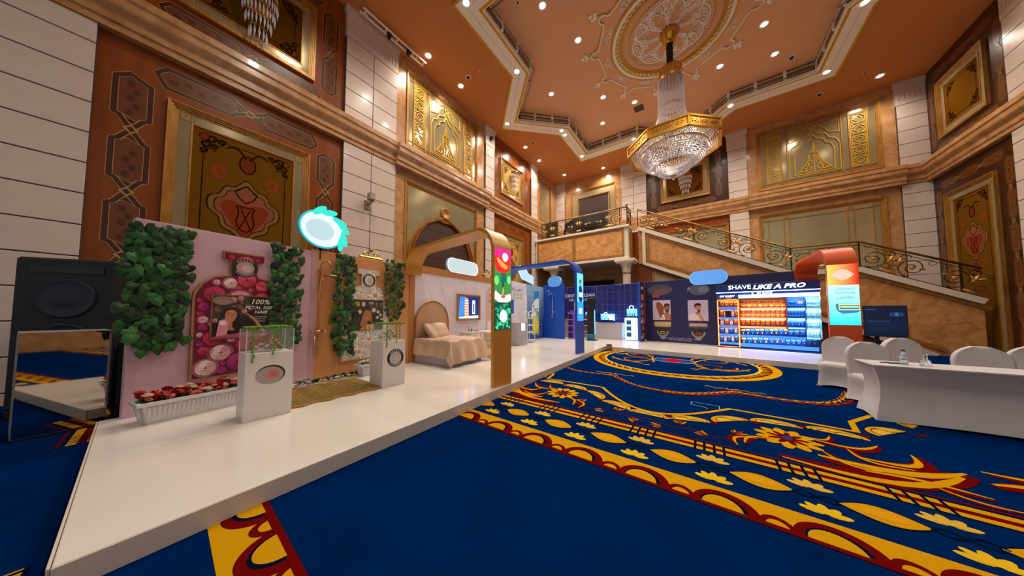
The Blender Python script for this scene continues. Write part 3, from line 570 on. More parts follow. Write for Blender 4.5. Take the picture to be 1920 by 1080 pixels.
# --- back wall
W = wall_back; RZ = 0
back_board(W, XL, XR + .5)
pier(W, -7.95, -7.23, .12); pier(W, -3.7, -2.4, .12, 2); pier(W, 1.1, 1.8, .12); pier(W, 6.0, 6.68, .12)
hiB = (U(-6.86), U(-4.02), ZR(5.6), ZR(9.25)); loB = (U(-6.6), U(-4.1), 0, ZR(3.6)); u0, u1 = U(-7.23), U(-3.7)
DARK = mat('dark_interior', '#17100c', .6)
for q in ((u0, hiB[0], ZR(5.6), ZC), (hiB[1], u1, ZR(5.6), ZC), (hiB[0], hiB[1], hiB[3], ZC), (u0, loB[0], 0, ZR(5.6)), (loB[1], u1, 0, ZR(5.6)), (loB[0], loB[1], loB[3], ZR(5.6))): slab(W, 'marble_slab', *q, -.15, .05, PEACH)
door = struct('door_1', W.location, 0, 'dark doorway above the balcony with gold frame')
frame(door, 'door_frame', hiB[0], hiB[1], hiB[2], hiB[3], .14, -.02, .06, GOLDW, 4)
slab(door, 'door_wall', hiB[0] + .14, hiB[1] - .14, hiB[2], hiB[3] - .14, -.12, -.02, mat('beige_wall', '#9a8560', .6)); slab(door, 'door_recess', U(-6.3), U(-4.5), hiB[2], ZR(8.7), -.02, -.01, mat('brown_curtain', '#3e241a', .7)); frame(door, 'inner_frame', U(-6.4), U(-4.4), hiB[2] - .1, ZR(8.78), .09, -.02, .05, GOLDW, 2)
door = struct('door_2', W.location, 0, 'dark doorway under the balcony with pointed canopy')
slab(door, 'door_recess', *loB, -.13, -.11, DARK); frame(door, 'door_frame', loB[0], loB[1], -.2, loB[3], .16, -.1, .06, PEACH, 2)
m = MB(); cu = (loB[0] + loB[1]) / 2
for k in range(4): m.strip2([(cu - 1.1 + .18 * k, ZR(2.3)), (cu, ZR(3.05) - .16 * k), (cu + 1.1 - .18 * k, ZR(2.3))], .05, -.1, .1, wfn)
m.build('pointed_canopy', mat('aged_brass', '#6d5a38', .4, .6), door)
wood_bay(W, U(-2.4), U(1.1), ZR(6.8), ZC, U(-1.71), U(.40), ZR(7.33), ZR(9.17), dark=True, cell=1.0, bandw=.24, base='#6d4213')
slab(W, 'wood_panel', U(-2.4), U(1.1), 0, ZR(6.15), -.2, .02, WOOD); lwb = (U(-2.15), U(1.05), ZR(1.6), ZR(5.75)); plain_window(W, RZ, *lwb, wide=False).location.y -= .03
hiw = (U(2.15), U(5.66), ZR(6.97), ZR(9.63)); low = (U(2.12), U(5.67), ZR(1.2), ZR(5.86)); marble_bay(W, U(1.8), U(6.0), low, hiw); ornate_window(W, RZ, *hiw); plain_window(W, RZ, *low)
cornice('trim_2', W, RZ, [(XL, U(-7.2), .1), (U(-3.75), U(1.78), .1), (U(1.78), U(6.05), .24), (U(6.05), XR, .1)])
# --- right wall (only its far end shows)
W = wall_right; RZ = R(-90)
slab(W, 'wall_core', -YB - .3, 0, 0, ZC, -.5, -.2, GROUT)
for a, b in ((-16.2, -12.9), (-8.9, -5.6)):
    wood_bay(W, U(a), U(b), 0, ZR(6.15), U(a + .7), U(b - .7), ZR(-.2), ZR(5.42), dark=True, big=True, cell=1.05, bandw=.26); wood_bay(W, U(a), U(b), ZR(6.8), ZC, U(a + .7), U(b - .7), ZR(7.33), ZR(9.25), dark=True, cell=1.05, bandw=.24)
pier(W, -12.9, -12.2, .12); pier(W, -9.6, -8.9, .12); slab(W, 'marble_slab', U(-12.2), U(-9.6), 0, ZC, -.15, .05, PEACH); pier(W, -5.6, -4.9, .12); slab(W, 'marble_slab', U(-4.9), 0, 0, ZC, -.15, .05, PEACH)
cornice('trim_3', W, RZ, [(-YB, 0, .1)])
# ================================================================== ceiling with its eight-pointed star
SC = Vector((U(-.65), U(9.47), 0)); HS = U(4.75)
def star(k):
    P = []; t = HS * k; q = t * (math.sqrt(2) - 1); s = t * math.sqrt(2)
    for a in range(4):
        ca, sa = round(math.cos(a * math.pi / 2)), round(math.sin(a * math.pi / 2))
        for x, y in ((s, 0), (t, q), (t, t), (q, t)): P.append((SC.x + x * ca - y * sa, SC.y + x * sa + y * ca))
    return P
S_OUT, S_IN, ZI = 1.0, .874, ZR(10.40)
bm = bmesh.new()
def loop(pts, z):
    v = [bm.verts.new((x, y, z)) for x, y in pts]; return [bm.edges.new((v[k], v[(k + 1) % len(v)])) for k in range(len(v))]
ed = loop([(XL - .3, -3.0), (XR + .3, -3.0), (XR + .3, YB + .3), (XL - .3, YB + .3)], ZC) + loop([(x, min(y, YB + .2)) for x, y in star(S_OUT)], ZC)
bmesh.ops.triangle_fill(bm, use_beauty=True, edges=ed); me = bpy.data.meshes.new('ceiling')
for f in bm.faces:
    if f.normal.z > 0: f.normal_flip()
bm.to_mesh(me); bm.free(); me.materials.append(CEILB); ceiling = bpy.data.objects.new('ceiling', me); COL.objects.link(ceiling); tag(ceiling, 'ochre hall ceiling round a star shaped recess', kind='structure')
def star_ring(name, k0, k1, z0, z1, m_, parent):
    A, B = star(k0), star(k1); m = MB(); n = 16
    for k in range(n):
        j = (k + 1) % n; m.face([(*A[k], z0), (*A[j], z0), (*B[j], z1), (*B[k], z1)])
    return m.build(name, m_, parent)
zb = ZC - .06
star_ring('gold_border', 1.0, 1.0, ZC, zb, GOLDP, ceiling); star_ring('gold_border', 1.0, .985, zb, zb, GOLDP, ceiling)
star_ring('white_band', .985, .893, zb - .006, zb - .006, WHITE, ceiling); star_ring('gold_border', .893, S_IN, zb, zb, GOLDP, ceiling); star_ring('score_line', .937, .9355, zb - .008, zb - .008, mat('shadow_gap', '#6f6152', .8), ceiling)
star_ring('white_lip', S_IN, .868, zb, zb + .02, WHITE, ceiling); star_ring('white_lip', .868, .868, zb + .02, zb + .16, WHITE, ceiling); star_ring('cove_face', .872, .872, zb + .1, ZI, mat('brown_cove', '#8a5a2c', .6), ceiling); star_ring('white_lip', .872, .86, ZI - .12, ZI - .1, WHITE, ceiling)
m = MB(); P = star(.872); m.face([(*p, ZI) for p in P[::-1]]); inner = m.build('raised_ceiling', CEIL, ceiling, norm=False)
A = star(.868)
for k in range(16):
    a, b = Vector(A[k]), Vector(A[(k + 1) % 16]); L = (b - a).length; n = 3; dv = (b - a).normalized(); nn = Vector((-dv.y, dv.x))
    for j in range(n):
        s0, s1 = a + dv * (L * j / n + .14), a + dv * (L * (j + 1) / n - .14); m = MB()
        def q(p, o, z): return (p.x + nn.x * o, p.y + nn.y * o, z)
        m.hexa([q(s0, 0, zb + .18), q(s1, 0, zb + .18), q(s1, .02, zb + .18), q(s0, .02, zb + .18), q(s0, 0, ZI - .14), q(s1, 0, ZI - .14), q(s1, .02, ZI - .14), q(s0, .02, ZI - .14)]); m.build('lattice_panel', mat('lattice_brown', '#a9783f', .5, c2='#5e3a16', sc=55, amt=.3), ceiling)
        m = MB(); p0 = a + dv * (L * j / n - .05); p1 = a + dv * (L * j / n + .05); m.hexa([q(p0, 0, zb + .16), q(p1, 0, zb + .16), q(p1, .05, zb + .16), q(p0, .05, zb + .16), q(p0, 0, ZI), q(p1, 0, ZI), q(p1, .05, ZI), q(p0, .05, ZI)]); m.build('white_post', WHITE, ceiling)
rail = thing('ceiling_pipe_rail', 'slim metal lighting pipe following the star recess in the ceiling', 'rail', (0, 0, 0))
P = [(*p, zb + .12) for p in star(.835)]; m = MB(); m.tube(P, .028, 8, closed=True); m.build('pipe', mat('steel_pipe', '#8c8680', .3, .8), rail)
P2 = star(.872); Q2 = star(.835); m = MB()
for k in range(16):
    for t in (.2, .8):
        j = (k + 1) % 16; x0, y0 = Q2[k][0] + (Q2[j][0] - Q2[k][0]) * t, Q2[k][1] + (Q2[j][1] - Q2[k][1]) * t; x1, y1 = P2[k][0] + (P2[j][0] - P2[k][0]) * t, P2[k][1] + (P2[j][1] - P2[k][1]) * t
        b = MB(); b.tube([(x0, y0, zb + .12), (x1, y1, zb + .2)], .018, 6); b.build('bracket', MATS['steel_pipe'], rail)
# ceiling rose
rose = tag(empty('ceiling_rose', (SC.x, SC.y, ZI)), 'large round white and gold plaster rose above the chandelier', 'ceiling rose')
def cfn2(u, v, d): return (u, v, -d)
def disc_ring(name, r0, r1, d0, d1, m_, n=72):
    m = MB(); m.lathe([(r0, 0), (r0, -d0), (r1, -d1), (r1, 0)], n); return m.build(name, m_, rose)
q = U(.975)
disc_ring('gold_rim', 1.72 * q, 1.78 * q, .03, .05, GOLDP); disc_ring('white_ring', 1.63 * q, 1.72 * q, .06, .06, WHITE); disc_ring('gold_ring', 1.50 * q, 1.63 * q, .03, .03, GOLDP); disc_ring('gold_rim', 1.42 * q, 1.47 * q, .05, .03, GOLDP); disc_ring('gold_rim', 1.19 * q, 1.22 * q, .04, .03, GOLDP)
m = MB()
for k in range(60):
    a = 2 * math.pi * k / 60; ca, sa = math.cos(a), math.sin(a); pts = [(1.62, -.02), (1.56, -.02), (1.56, .03), (1.52, .03)]
    m.strip2([((r * ca - t * sa) * q, (r * sa + t * ca) * q) for r, t in pts], .03, .03, .05, cfn2)
m.build('key_pattern', WHITE, rose)['kind'] = 'stuff'
m = MB()
for k in range(90): a = 2 * math.pi * k / 90; m.ball((1.165 * q * math.cos(a), 1.165 * q * math.sin(a), -.02), .034, 6, 4)
m.build('bead_ring', WHITE, rose)['kind'] = 'stuff'
m = MB()
for k in range(8):
    a = 45 * k; cx, cy = .62 * q * math.cos(R(a)), .62 * q * math.sin(R(a)); m.strip2(arc(cx, cy, .47 * q, 0, 360, 28)[:-1], .045, 0, .035, cfn2, True); m.strip2(arc(cx, cy, .40 * q, 0, 360, 24)[:-1], .02, 0, .03, cfn2, True)
    for dd, rr in ((-12, .9), (12, .9), (0, .98), (0, .55), (-9, .72), (9, .72)):
        x, y = rr * q * math.cos(R(a + dd)), rr * q * math.sin(R(a + dd)); m.strip2(spiral(x, y, .11, .03, a, a + 420, 14), .035, 0, .03, cfn2)
    for dd in (0, 22.5):
        x, y = (1.02 if dd else .80) * q * math.cos(R(a + dd)), (1.02 if dd else .80) * q * math.sin(R(a + dd)); m.ball((x, y, 0), .075, 8, 4, (1, 1, .4))
m.build('lace_work', WHITE, rose)['kind'] = 'stuff'
for k in range(12):
    a = 15 + 30 * k
    def T(r, t): return ((r * math.cos(R(a)) - t * math.sin(R(a))) * q, (r * math.sin(R(a)) + t * math.cos(R(a))) * q)
    fl_ = MB()
    for sg in (-1, 1): fl_.strip2([T(2.50, 0), T(2.38, sg * .12), T(2.22, sg * .14), T(2.14, sg * .36), T(2.10, sg * .56)], .075, 0, .03, cfn2)
    o = fl_.build('zigzag_gold', GOLDP, rose)
    fl_ = MB()
    for sg in (-1, 1): fl_.strip2([T(2.46, 0), T(2.36, sg * .12), T(2.19, sg * .14), T(2.11, sg * .36), T(2.07, sg * .57)], .045, 0, .05, cfn2)
    for r_, t, s1 in ((2.56, 0, .085), (2.62, .09, .07), (2.62, -.09, .07), (2.72, 0, .075)): x, y = T(r_, t); fl_.ball((x, y, -.02), s1, 8, 4, (1, 1, .5))
    fl_.build('fleur', WHITE, rose)
    fl_ = MB()
    for r_, t, s1 in ((2.64, 0, .12), (2.64, .13, .07), (2.64, -.13, .07), (2.76, 0, .08)): x, y = T(r_, t); fl_.ball((x, y, 0), s1, 8, 4, (1, 1, .2))
    fl_.build('fleur_backing', GOLDP, rose)
    a += 15; fl_ = MB()
    fl_.strip2([T(2.0, -.16), T(2.0, .16), T(1.86, .28), T(1.86, -.28)] if False else [T(2.02, 0), T(1.86, .26), T(1.84, -.26)], .022, 0, .03, cfn2, True)
    for t, rr in ((-.12, .05), (.12, .05), (0, .06)): x, y = T(1.89 + (.04 if t == 0 else 0), t); fl_.strip2(spiral(x, y, rr, .02, 0, 400, 10), .02, 0, .03, cfn2)
    fl_.build('triangle_scroll', WHITE, rose)
# ================================================================== balcony, columns and staircase
FY, SY = U(13.2), U(14.0); ZL = ZR(5.62); ZBt = ZR(4.08); BX0, BX1 = XL + .2, U(-2.72)
TRIM = mat('white_marble_trim', '#dccdb9', .35); MOULD = mat('ochre_moulding', '#a9752f', .4, c2='#8a5a20', sc=7, amt=.5)
balc = thing('balcony', 'balcony with amber marble front panels between white trims above the navy tiled wall', 'balcony', (0, FY, 0))
def bslab(par, name, x0, x1, y0, y1, z0, z1, m_, bev=.0): m = MB(); m.box(x0, x1, y0, y1, z0, z1); return m.build(name, m_, par, bevel=bev)
bslab(balc, 'slab', BX0, BX1 - .12, .06, YB - FY - .3, ZBt + .05, ZL - .1, TRIM)
bslab(balc, 'front_face', BX0, BX1 - .1, 0, .06, ZBt, ZL - .12, TRIM)
bslab(balc, 'ledge', BX0, BX1, -.12, .3, ZL - .12, ZL, TRIM, .02); bslab(balc, 'ledge', BX1 - .3, BX1, .3, SY - FY + .1, ZL - .12, ZL, TRIM, .02); bslab(balc, 'bottom_moulding', BX0, BX1 - .05, -.06, .05, ZBt - .08, ZBt + .06, TRIM, .02)
pa, pb, pc = BX0 + .12, (BX0 + BX1) / 2 - .25, BX1 - .3
for u0, u1 in ((pa, pb), (pb, pc)):
    p_ = bslab(balc, 'marble_panel', u0 + .1, u1 - .1, -.02, 0, ZBt + .2, ZL - .27, PEACH2); 
    m = MB(); fr = frame(balc, 'panel_moulding', u0, u1, ZBt + .1, ZL - .17, .1, 0, .06, MOULD, 3)
bslab(balc, 'return_face', BX1 - .12, BX1 - .06, .06, SY - FY, ZBt, ZL - .12, TRIM); bslab(balc, 'return_panel', BX1 - .06, BX1 - .02, .15, SY - FY - .1, ZBt + .1, ZL - .2, MOULD, .02)
for cx, lb in ((U(-6.75), 'white stone column under the balcony beside the left wall'), (U(-2.95), 'white stone column under the balcony end nearest the staircase')):
    col = thing('column', lb, 'column', (cx, FY + .35, 0), 0, 'columns under the balcony'); zt = ZBt - .08
    m = MB(); m.lathe([(.21, 0), (.21, zt - .75)], 8); m.build('shaft', TRIM, col); m = MB(); m.lathe([(.215, zt - .78), (.235, zt - .75), (.235, zt - .71), (.215, zt - .68)], 16); m.build('collar', GOLD, col)
    m = MB(); m.lathe([(.22, zt - .68), (.23, zt - .45), (.30, zt - .28), (.40, zt - .2)], 8, a0=R(22.5), a1=R(382.5)); m.box(-.46, .46, -.46, .46, zt - .2, zt - .12); m.box(-.52, .52, -.52, .52, zt - .12, zt); m.build('capital', TRIM, col)
# --- wrought-iron railing pieces
def helix(r0, r1, a0, a1, n=40): return spiral(0, 0, r0, r1, a0, a1, n)
def tube2(m, pts, r, n=5): m.tube([(x, 0, z) for x, z in pts], r, n)
def leaf3(m, x, z, a, L, w):                # curled metal leaf
    ca, sa = math.cos(R(a)), math.sin(R(a)); rows = []
    for k in range(6):
        t = k / 5; ww = w * math.sin(math.pi * (t * .8 + .12)); dx = L * t; bend = .25 * L * t * t
        rows.append([(x + (dx) * ca - (bend + q * ww) * sa, -.02 - .05 * math.sin(math.pi * t) * (1 if q == 0 else .3), z + dx * sa + (bend + q * ww) * ca) for q in (-1, 0, 1)])
    m.grid(rows)
SCR = {}
def scroll_unit(parent, x, z, rot, s, flip, first=False):
    if 'iron' not in SCR:
        m = MB(); tube2(m, helix(.36, .05, -100, 560), .016); tube2(m, smooth2([(.0, -.36), (.25, -.42), (.45, -.36), (.55, -.2)], 2), .014); tube2(m, [(.62 + .1 * math.cos(R(a)), -.15 + .1 * math.sin(R(a))) for a in range(-120, 270, 30)], .011); tube2(m, [(.3 + .12 * math.cos(R(a)), .34 + .1 * math.sin(R(a))) for a in range(-60, 330, 30)], .011)
        SCR['iron'] = m.build('scroll', IRON, parent)
        m = MB(); m.ball((0, -.01, 0), .075, 8, 6, (1, .6, 1)); leaf3(m, .36, -.02, 70, .3, .05); leaf3(m, .3, -.3, -20, .28, .05); leaf3(m, .42, .1, 20, .22, .045); leaf3(m, -.12, .02, 160, .2, .04); leaf3(m, .42, .05, 130, .22, .04)
        SCR['leaf'] = m.build('leaf_ornament', mat('antique_gold', '#c08f4a', .4, .55), parent); SCR['leaf']['kind'] = 'stuff'; a, b = SCR['iron'], SCR['leaf']
    else: a, b = put(SCR['iron'], parent), put(SCR['leaf'], parent)
    for o in (a, b): o.location = (x, 0, z); o.rotation_euler = (0, -rot, 0); o.scale = (s * flip, s, s)
def railing(root, pts, h, unit=.95, posts=None):
    # pts: polyline (x, z) of the base, in the root's own plane
    top = [(x, z + h) for x, z in pts]
    m = MB(); m.tube([(x, 0, z) for x, z in top], .04, 8); m.tube([(x, 0, z - .0) for x, z in top], .03, 6); m.build('handrail', BRONZE, root, smooth=True)
    m = MB(); m.tube([(x, 0, z - .13) for x, z in top], .012, 5); m.build('upper_bar', IRON, root); m = MB(); m.tube([(x, 0, z + .05) for x, z in pts], .014, 5); m.build('lower_bar', IRON, root)
    for x in (posts if posts is not None else [p[0] for p in pts]):
        for (a, b) in zip(pts[:-1], pts[1:]):
            if min(a[0], b[0]) - 1e-6 <= x <= max(a[0], b[0]) + 1e-6:
                z = a[1] + (b[1] - a[1]) * ((x - a[0]) / (b[0] - a[0]) if b[0] != a[0] else 0); break
        m = MB(); m.tube([(x, 0, z), (x, 0, z + h)], .022, 6); m.build('post', IRON, root)
    for a, b in zip(pts[:-1], pts[1:]):
        L = math.hypot(b[0] - a[0], b[1] - a[1]); n = max(1, round(L / unit)); ang = math.atan2(b[1] - a[1], b[0] - a[0]); ux, uz = (b[0] - a[0]) / L, (b[1] - a[1]) / L
        for k in range(n):
            t = (k + .5) * L / n - .1; up = .05 + (h - .18) * .5; scroll_unit(root, a[0] + ux * t - math.sin(ang) * 0, a[1] + uz * t + up, ang, min(1.0, (h - .2) / .86), 1 if k % 2 == 0 else -1)
            m = MB()
            for sx in (.0, .3): tube2(m, [(a[0] + ux * (t + .5 + sx) + .085 * math.cos(R(q)), a[1] + uz * (t + .5 + sx) + h - .21 + .07 * math.sin(R(q))) for q in range(0, 361, 40)], .009, 4)
            m.build('small_ring', IRON, root)['kind'] = 'stuff'
RH = 1.02
brail = thing('balcony_railing', 'black and gold wrought iron scroll railing along the balcony front', 'railing', (0, FY + .02, ZL)); railing(brail, [(BX0 + .45, 0), (BX1 - .12, 0)], RH, .92, [BX0 + .45, BX1 - .5, BX1 - .12])
m = MB(); m.ball((BX1 - .12, 0, RH + .1), .06, 8, 6); m.ball((BX0 + .45, 0, RH + .1), .05, 8, 6); m.build('finial', BRONZE, brail)
crail = thing('balcony_side_railing', 'short wrought iron railing on the balcony return beside the stair head', 'railing', (BX1 - .12, FY + .06, ZL), R(90)); railing(crail, [(0, 0), (SY - FY - .05, 0)], RH, .5)
top = [(PY(px, py, SY).x, PY(px, py, SY).z) for px, py in ((1196, 428), (1400, 487.4), (1484, 512.5), (1613, 517), (1749, 552))]
s0 = (top[1][1] - top[0][1]) / (top[1][0] - top[0][0]); z_l = top[2][1]; lx1 = top[3][0]
ex = min(lx1 + (z_l - .35) / abs(s0), XR - .25); last = (ex, z_l - (ex - lx1) * abs(s0))
base = [top[0], top[2], (lx1, z_l), last]
stair = thing('staircase', 'marble faced staircase descending to the right from the balcony', 'staircase', (0, SY, 0))
bot = [(PY(px, py, SY).x, PY(px, py, SY).z) for px, py in ((1208, 494), (1300, 523))]; sb = (bot[1][1] - bot[0][1]) / (bot[1][0] - bot[0][0])
m = MB(); outl = [base[0], base[1], base[2], base[3], (base[3][0], 0), (bot[0][0] - bot[0][1] / sb, 0), bot[0], (base[0][0] + .02, bot[0][1])]; m.prism(outl, -.2, 0, wfn); m.build('stringer_face', PEACH2, stair)
def trimline(name, pts, w, d, m_): m = MB(); m.strip2(pts, w, 0, d, wfn); m.build(name, m_, stair)
trimline('coping', [(x, z - .02) for x, z in base], .2, .12, TRIM); trimline('upper_moulding', [(x + .12, z - .26) for x, z in base], .14, .05, MOULD)
trimline('lower_trim', [bot[0], (bot[0][0] - bot[0][1] / sb, 0)], .16, .1, TRIM); trimline('lower_moulding', [(bot[0][0] + .16, bot[0][1] + .2), (bot[0][0] - bot[0][1] / sb + .2, .2)], .12, .062, MOULD); trimline('end_trim', [(bot[0][0] + .02, bot[0][1] - .05), (bot[0][0] + .02, base[0][1] - .05)], .16, .108, TRIM); trimline('end_moulding', [(bot[0][0] + .2, bot[0][1] + .2), (bot[0][0] + .2, base[0][1] - .38)], .12, .056, MOULD)
steps = 26
for k in range(steps):
    t0, t1 = k / steps, (k + 1) / steps; L = base[1][0] - base[0][0]
    z = base[0][1] - .25 - (base[0][1] - base[1][1]) * t1; x0 = base[0][0] + L * t0
    m = MB(); m.box(x0, x0 + L / steps + .02, .22, YB - SY - .3, z - .16, z); m.build('step', TRIM, stair)
bslab(stair, 'landing', base[1][0], base[2][0], .22, YB - SY - .3, base[1][1] - .4, base[1][1] - .25, TRIM)
srail = thing('stair_railing', 'black and gold wrought iron scroll railing climbing the marble staircase', 'railing', (0, SY - .03, 0)); railing(srail, [(x, z + .08) for x, z in base], RH, .98, [base[0][0], base[0][0] + 2.6, base[1][0], base[2][0], base[2][0] + 2.2])
us = empty('panelling', (0, .12, 0), 0, stair)
m = MB(); bx_, bz_ = bot[0]; m.prism([(bx_ - .62, 0), (bx_ - .62, base[0][1] - .15), (bx_ + .06, base[0][1] - .15), (bx_ + .06, bz_), (bx_ - bz_ / sb, .02)], -.05, 0, wfn); m.build('wood_panel', WOOD, us)
m = MB(); gx = bot[0][0] + .42; gz = bot[0][1] - .55; gl = [(gx, .4), (gx, gz), (gx + 3.2, gz + sb * 3.2), (gx + 3.2, .4)]; m.prism(gl, .0, .02, wfn); m.build('mirror_pane', MIRROR, us); m = MB(); m.strip2(gl, .1, 0, .06, wfn, True); m.build('pane_frame', GOLDW, us)
# things on the balcony
sc = thing('glass_screen', 'dark green glass screen standing on the balcony by the left wall', 'screen', (U(-7.15), FY + 1.0, ZL))
m = MB(); m.bbox(-.45, .45, -.03, .03, .08, 1.35, .01); m.build('panel', mat('dark_green_glass', '#2c2f1c', .15, spec=.8), sc); m = MB(); m.box(-.4, -.3, -.18, .18, 0, .08); m.box(.3, .4, -.18, .18, 0, .08); m.build('foot', IRON, sc)
pn = thing('piano', 'black grand piano shape behind the balcony railing before the doorway', 'piano', (U(-5.35), FY + 1.75, ZL)); pn.scale = (1.15, 1.0, 1.25)
m = MB(); m.prism(smooth2([(-1.3, -.7), (1.2, -.7), (1.25, .1), (.6, .4), (.1, .75), (-1.2, .8)], 2, True), .65, 1.0, lambda x, y, a: (x, y, a)); m.build('case', BLACK, pn)
m = MB(); m.prism([(-1.3, 1.0), (1.15, 1.02), (1.0, 1.75), (-1.0, 1.35)], .3, .34, lambda x, z, a: (x, a, z)); m.build('lid', BLACK, pn)
for x, y in ((-1.1, -.5), (1.0, -.5), (-.3, .6)): m = MB(); m.lathe([(.07, 0), (.05, .1), (.08, .65)], 10, (x, y, 0)); m.build('leg', BLACK, pn)
# ================================================================== chandelier
def zc_(py, px=1259): return HZ(px, py, SC.x, SC.y)
ch = thing('chandelier', 'great gold and crystal chandelier hanging from the ceiling rose', 'chandelier', (SC.x, SC.y, 0))
z1, z2, z3, z4, z5, z6, z7 = zc_(82), zc_(123), zc_(148), zc_(207), zc_(250), zc_(284), zc_(327)
m = MB(); m.lathe([(0, ZI), (.3, ZI - .02), (.33, ZI - .12), (.26, ZI - .25), (.2, z1 + .1), (.1, z1), (0, z1)][::-1], 20); m.build('canopy', GOLD, ch, smooth=True)
m = MB(); n = 40; m.tube([(.012 * math.sin(k * 1.9), .012 * math.cos(k * 1.9), z1 + .05 + (z2 - z1 - .05) * k / n) for k in range(n + 1)], [.10 + .018 * math.sin(k * 1.3) for k in range(n + 1)], 10); m.build('sleeve', mat('dark_velvet', '#2a130b', .8), ch)
m = MB(); m.lathe([(.10, z2 + .05), (.2, z2), (.36, z2 - .12), (.43, z3), (.43, z3 - .1)], 24); m.build('crown', GOLD, ch, smooth=True)
def strands(name, prof, ns, bead=.012, gap=.05):
    m = MB(); L = [0.0]
    for (r0, a), (r1, b) in zip(prof[:-1], prof[1:]): L.append(L[-1] + math.hypot(r1 - r0, b - a))
    nb = max(3, int(L[-1] / gap))
    for s in range(ns):
        a = 2 * math.pi * s / ns + random.random() * .02
        for k in range(nb + 1):
            d = L[-1] * k / nb
            for i in range(len(prof) - 1):
                if d <= L[i + 1] + 1e-9: break
            t = (d - L[i]) / (L[i + 1] - L[i] + 1e-9); r = prof[i][0] + (prof[i + 1][0] - prof[i][0]) * t; z = prof[i][1] + (prof[i + 1][1] - prof[i][1]) * t
            m.octa((r * math.cos(a), r * math.sin(a), z), bead, gap * .46)
    o = m.build(name, CRYSTAL, ch, norm=False); o['kind'] = 'stuff'; return o
strands('crystal_column', [(.42, z3), (.42, z4 + .1)], 72, .014, .045); strands('crystal_core', [(.28, z3), (.28, z4 + .1)], 30, .013, .05)
m = MB(); m.lathe([(.36, z4 + .12), (.38, z4 + .14), (.40, z4 + .08), (.38, z4 + .06)], 24); m.build('column_ring', GOLD, ch, smooth=True)
zo, RO, hh = 7.38, 1.5, .31
strands('crystal_bell', [(.40, z4 + .08), (.46, z4 - .3), (.7, z4 - .85), (1.2, zo + hh)], 60, .02, .07)
for k in range(8):
    a0, a1 = R(45 * k + 21), R(45 * k + 66); p0, p1 = Vector((RO * math.cos(a0), RO * math.sin(a0), 0)), Vector((RO * math.cos(a1), RO * math.sin(a1), 0)); dv = (p1 - p0); L = dv.length; ang = math.atan2(dv.y, dv.x)
    pan = empty('ring_panel', (p0.x, p0.y, zo), ang, ch); mm = MB(); mm.box(0, L, 0, .05, 0, hh); mm.box(0, L, -.03, .06, -.03, .03); mm.box(0, L, -.03, .06, hh - .03, hh + .03); mm.box(-.03, .03, -.03, .06, -.03, hh + .03); mm.build('panel_body', GOLD, pan)
    mm = MB()
    for c in (.2, .5, .8):
        for q in (-1, 1): mm.strip2(spiral(L * c + q * .05, hh / 2, .06, .02, 0, 400, 10), .02, .03, .05, lambda u, z, d: (u, -d + .03, z))
        mm.box(L * c - .13, L * c - .12, -.015, 0, .04, hh - .04); mm.box(L * c + .12, L * c + .13, -.015, 0, .04, hh - .04)
    mm.build('panel_scroll', mat('bright_gold', '#f0c25a', .2, .9), pan)
strands('crystal_skirt', [(1.40, zo + .06), (1.25, zo), (1.04, zo - .02)], 110, .02, .06)
m = MB(); m.lathe([(1.0, zo - .03), (1.06, zo - .02), (1.06, zo + .05), (1.0, zo + .06)], 48); m.build('bowl_ring', GOLD, ch, smooth=True)
strands('crystal_bowl', [(1.03, zo - .03), (1.07, zo - .17), (1.0, zo - .34), (.85, zo - .46), (.66, zo - .51), (.56, zo - .5)], 104, .023, .06)
strands('crystal_bowl_inner', [(.9, zo), (.84, zo - .2), (.7, zo - .32), (.5, zo - .38)], 54, .02, .08)
zl = zo - .46; m = MB(); m.lathe([(.57, zl), (.61, zl + .02), (.61, zl + .06), (.57, zl + .06)], 36); m.build('lower_ring', GOLD, ch, smooth=True)
strands('crystal_lower_bowl', [(.59, zl), (.59, zl - .14), (.51, zl - .28), (.33, zl - .38), (.1, zl - .43)], 62, .021, .056)
m = MB(); m.lathe([(.0, zl - .5), (.06, zl - .48), (.1, zl - .45), (.0, zl - .43)], 12); m.build('boss', GOLD, ch, smooth=True); m = MB(); m.ball((0, 0, zl - .56), .045, 10, 8); m.build('drop', CRYSTAL, ch, smooth=True)
# ================================================================== crystal wall sconces
def sconce(loc, rz, s, lb):
    o = thing('wall_sconce', lb, 'sconce', loc, rz, 'crystal wall sconces'); o.scale = (s, s, s)
    m = MB(); m.bbox(-.22, .22, -.05, 0, .0, .5, .02); m.build('backplate', GOLDW, o)
    m = MB(); m.lathe([(.05, .5), (.36, .5), (.38, .46), (.36, .42), (.05, .42)], 16, (0, -.12, 0), math.pi, 2 * math.pi); m.build('crown', GOLD, o)
    for t, (r, z, L, n) in enumerate(((.36, .43, .34, 17), (.31, .16, .34, 14), (.25, -.12, .34, 11), (.17, -.42, .36, 7))):
        m = MB()
        for k in range(n):
            a = math.pi + math.pi * k / (n - 1); c = (r * math.cos(a), -.1 + r * math.sin(a) * .8, z - L / 2); m.octa(c, .022, L / 2)
        q = m.build('crystal_tier', CRYSTAL, o, norm=False); q['kind'] = 'stuff'
        m = MB(); m.tube([(r * math.cos(math.pi + math.pi * k / 12), -.1 + r * .8 * math.sin(math.pi + math.pi * k / 12), z) for k in range(13)], .012, 5); m.build('tier_ring', GOLD, o)
    return o
sconce((XL + .09, U(1.32), ZR(8.05)), R(90), 1.0, 'crystal sconce on the large upper wood panel at far left'); sconce((XL + .09, U(11.05), ZR(8.25)), R(90), .95, 'crystal sconce on the upper wood panel above the balcony end'); sconce((U(-.6), YB - .09, ZR(8.15)), 0, .95, 'crystal sconce on the dark wood panel behind the chandelier')
